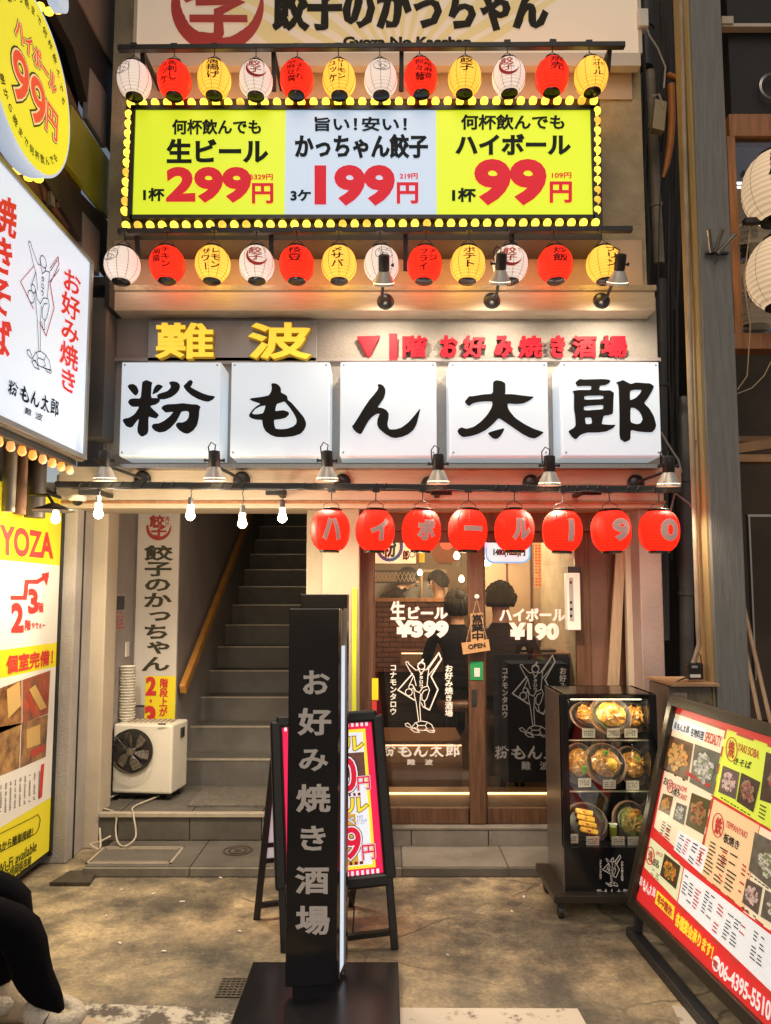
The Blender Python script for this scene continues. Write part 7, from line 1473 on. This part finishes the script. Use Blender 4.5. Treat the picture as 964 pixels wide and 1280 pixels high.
# seated guests (backs to the street)
def seated(px, py, Y, lab, top, yaw, hl=0, bun=False):
    J, E, R = base_body(); dz_ = -.48
    for k in list(J): J[k] = (J[k][0], J[k][1], J[k][2] + dz_)
    for s_, k in ((-1, 'l'), (1, 'r')):
        J[k + 'kn'] = (s_ * .13, .42, .48); J[k + 'an'] = (s_ * .13, .40, .09); J[k + 'toe'] = (s_ * .13, .55, .03); J[k + 'hip'] = (s_ * .10, .04, .46); J[k + 'el'] = (s_ * .25, .10, .68); J[k + 'wr'] = (s_ * .16, .30, .76)
    hands(J, E, R, 'lwr', (.2, 1, 0)); hands(J, E, R, 'rwr', (-.2, 1, 0), -1)
    p = W(px, py, Y); z0 = p.z - 1.14
    r_ = figure('person', (p.x, Y, z0), yaw, J, E, R, lambda c: 0 if (c.z > 1.01 or (c.y > .26 and .64 < c.z < .9)) else (1 if c.z > .47 else 2), lab, [MSK, top, MPANT], parts=head_parts(J['head'], .100, hl) + ([('hair_bun', MB().lathe([(.001, -.04), (.03, -.03), (.042, 0), (.03, .03), (.001, .04)], Vector(J['head']) + Vector((0, -.09, .09)), 12), MATS['black_hair'])] if bun else []))
    st_ = thing('stool', (p.x, Y, dz), 'dark stool under the guest ' + ('by the left door' if px < 600 else 'behind the right door'), 'stool')
    MB().lathe([(.17, 0), (.18, .02), (.18, .05), (.16, .07)], (p.x, Y, z0 + .33), 20).build('seat', WOOD, st_, smooth=True)
    for a in (.8, 2.4, 3.9, 5.5): MB().tube([(p.x + .13 * math.cos(a), Y + .13 * math.sin(a), z0 + .34), (p.x + .17 * math.cos(a), Y + .17 * math.sin(a), dz)], .014, 8).build('leg', BLACKM, st_)
seated(572, 758, 6.0, 'seated guest with dark tied hair in a dark jacket between the glass doors', MBK, math.radians(10), .15, True)
seated(625, 752, 5.1, 'seated guest with thick dark hair in dark clothes behind the right door', M('dark_brown_jacket', (.035, .022, .016), .8), math.radians(-25), .0)
# person at the bottom left corner, seated, only knee and shoe in view
J, E, R = base_body()
kn, an = G(34, 1140, .0), None
px_, Yp = -1.60, 2.66
def setj(k, x, y, z): J[k] = (x, y, z)
# local: x right, y forward; person faces world +X -> yaw -90 : local y -> +X
for k in list(J): J[k] = (J[k][0], J[k][1], J[k][2] - .42)
for s_, k in ((-1, 'l'), (1, 'r')):
    J[k + 'hip'] = (s_ * .10, .04, .47); J[k + 'kn'] = (s_ * .12, .42, .405); J[k + 'an'] = (s_ * .10, .50, .165); J[k + 'toe'] = (s_ * .10, .53, .09); R[k + 'hip'] = .095; R[k + 'kn'] = .078; R[k + 'an'] = (.045, .045); R[k + 'toe'] = (.018, .014)
    J[k + 'cal'] = (s_ * .115, .43, .27); R[k + 'cal'] = .068; E.remove((k + 'kn', k + 'an')); E += [(k + 'kn', k + 'cal'), (k + 'cal', k + 'an')]
    J[k + 'el'] = (s_ * .27, -.10, .74); J[k + 'wr'] = (s_ * .15, .08, .60)
    R[k + 'el'] = .055
J['lan'] = (-.10, .22, .12); J['ltoe'] = (-.10, .25, .055); J['lel'] = (-.27, -.16, .74); J['lwr'] = (-.15, -.04, .56); J['lkn'] = (-.12, .28, .41); J['lcal'] = (-.115, .25, .27)
hands(J, E, R, 'lwr', (.1, 1, -.2)); hands(J, E, R, 'rwr', (-.1, 1, -.2), -1)
SHOE = M('tan_suede_shoe', (.50, .40, .27), .8, noise=.15, nscale=20, bump=.3, bscale=150); FUR = M('cream_fleece', (.62, .55, .44), .95, noise=.25, nscale=40, bump=1, bscale=90)
def sh_parts():
    out = []
    for k in ('l', 'r'):
        a = Vector(J[k + 'an']); m_ = MB(); pr_ = []
        V = []; K = 14; secs = [(-.075, .030, .030, .035), (-.06, .042, .05, .045), (0, .045, .058, .05), (.06, .046, .045, .042), (.12, .050, .036, .036), (.17, .044, .030, .030), (.205, .038, .026, .026), (.235, .02, .018, .022)]
        for (dy, hw_, hh_, zc_) in secs:
            for j in range(K): an_ = 2 * PI * j / K; V.append(a + Vector((hw_ * 1.25 * math.cos(an_), dy * 1.05, -a.z + max(.004, (zc_ + hh_ * math.sin(an_)) * 1.5))))
        fs = [(i * K + j, i * K + (j + 1) % K, (i + 1) * K + (j + 1) % K, (i + 1) * K + j) for i in range(len(secs) - 1) for j in range(K)] + [tuple(range(K)), tuple(range((len(secs) - 1) * K, len(secs) * K))]
        m_.add(V, fs); out.append(('shoe', m_, SHOE))
        m_ = MB(); pts = []
        m_.tube([a + Vector((.056 * math.cos(t_), .070 * math.sin(t_) + .01, -.035 + .018 * math.sin(t_) * -1 + .004 * hsh(t_ * 3, 1))) for t_ in [2 * PI * q / 18 for q in range(19)]], .032, 9); out.append(('fleece_cuff', m_, FUR))
    return out
seatp = figure('person', (px_, Yp, 0), math.radians(-90), J, E, R, lambda c: 0 if (c.z > 1.07 or (c.y > .30 and .45 < c.z < .70 and abs(c.x) > .12 and c.z > .56 and c.y > .1)) else (1 if c.z > .58 else 2), 'person seated at the left edge in black trousers and tan shoe with a fleece cuff', [MSK, MBK, MPANT], parts=head_parts(J['head'], .1, .2) + sh_parts())
sc_ = thing('stool', (px_ - .05, Yp, 0), 'red stool at the left edge under the seated person', 'stool')
REDS = M('red_plastic', (.35, .01, .02), .4)
MB().box(px_ - .22, px_ + .14, Yp - .18, Yp + .18, .36, .42).build('seat', REDS, sc_, bevel=.01)
for sx in (-.19, .11):
    for sy in (-.15, .15): MB().box(px_ + sx - .02, px_ + sx + .02, Yp + sy - .02, Yp + sy + .02, 0, .36).build('leg', REDS, sc_)
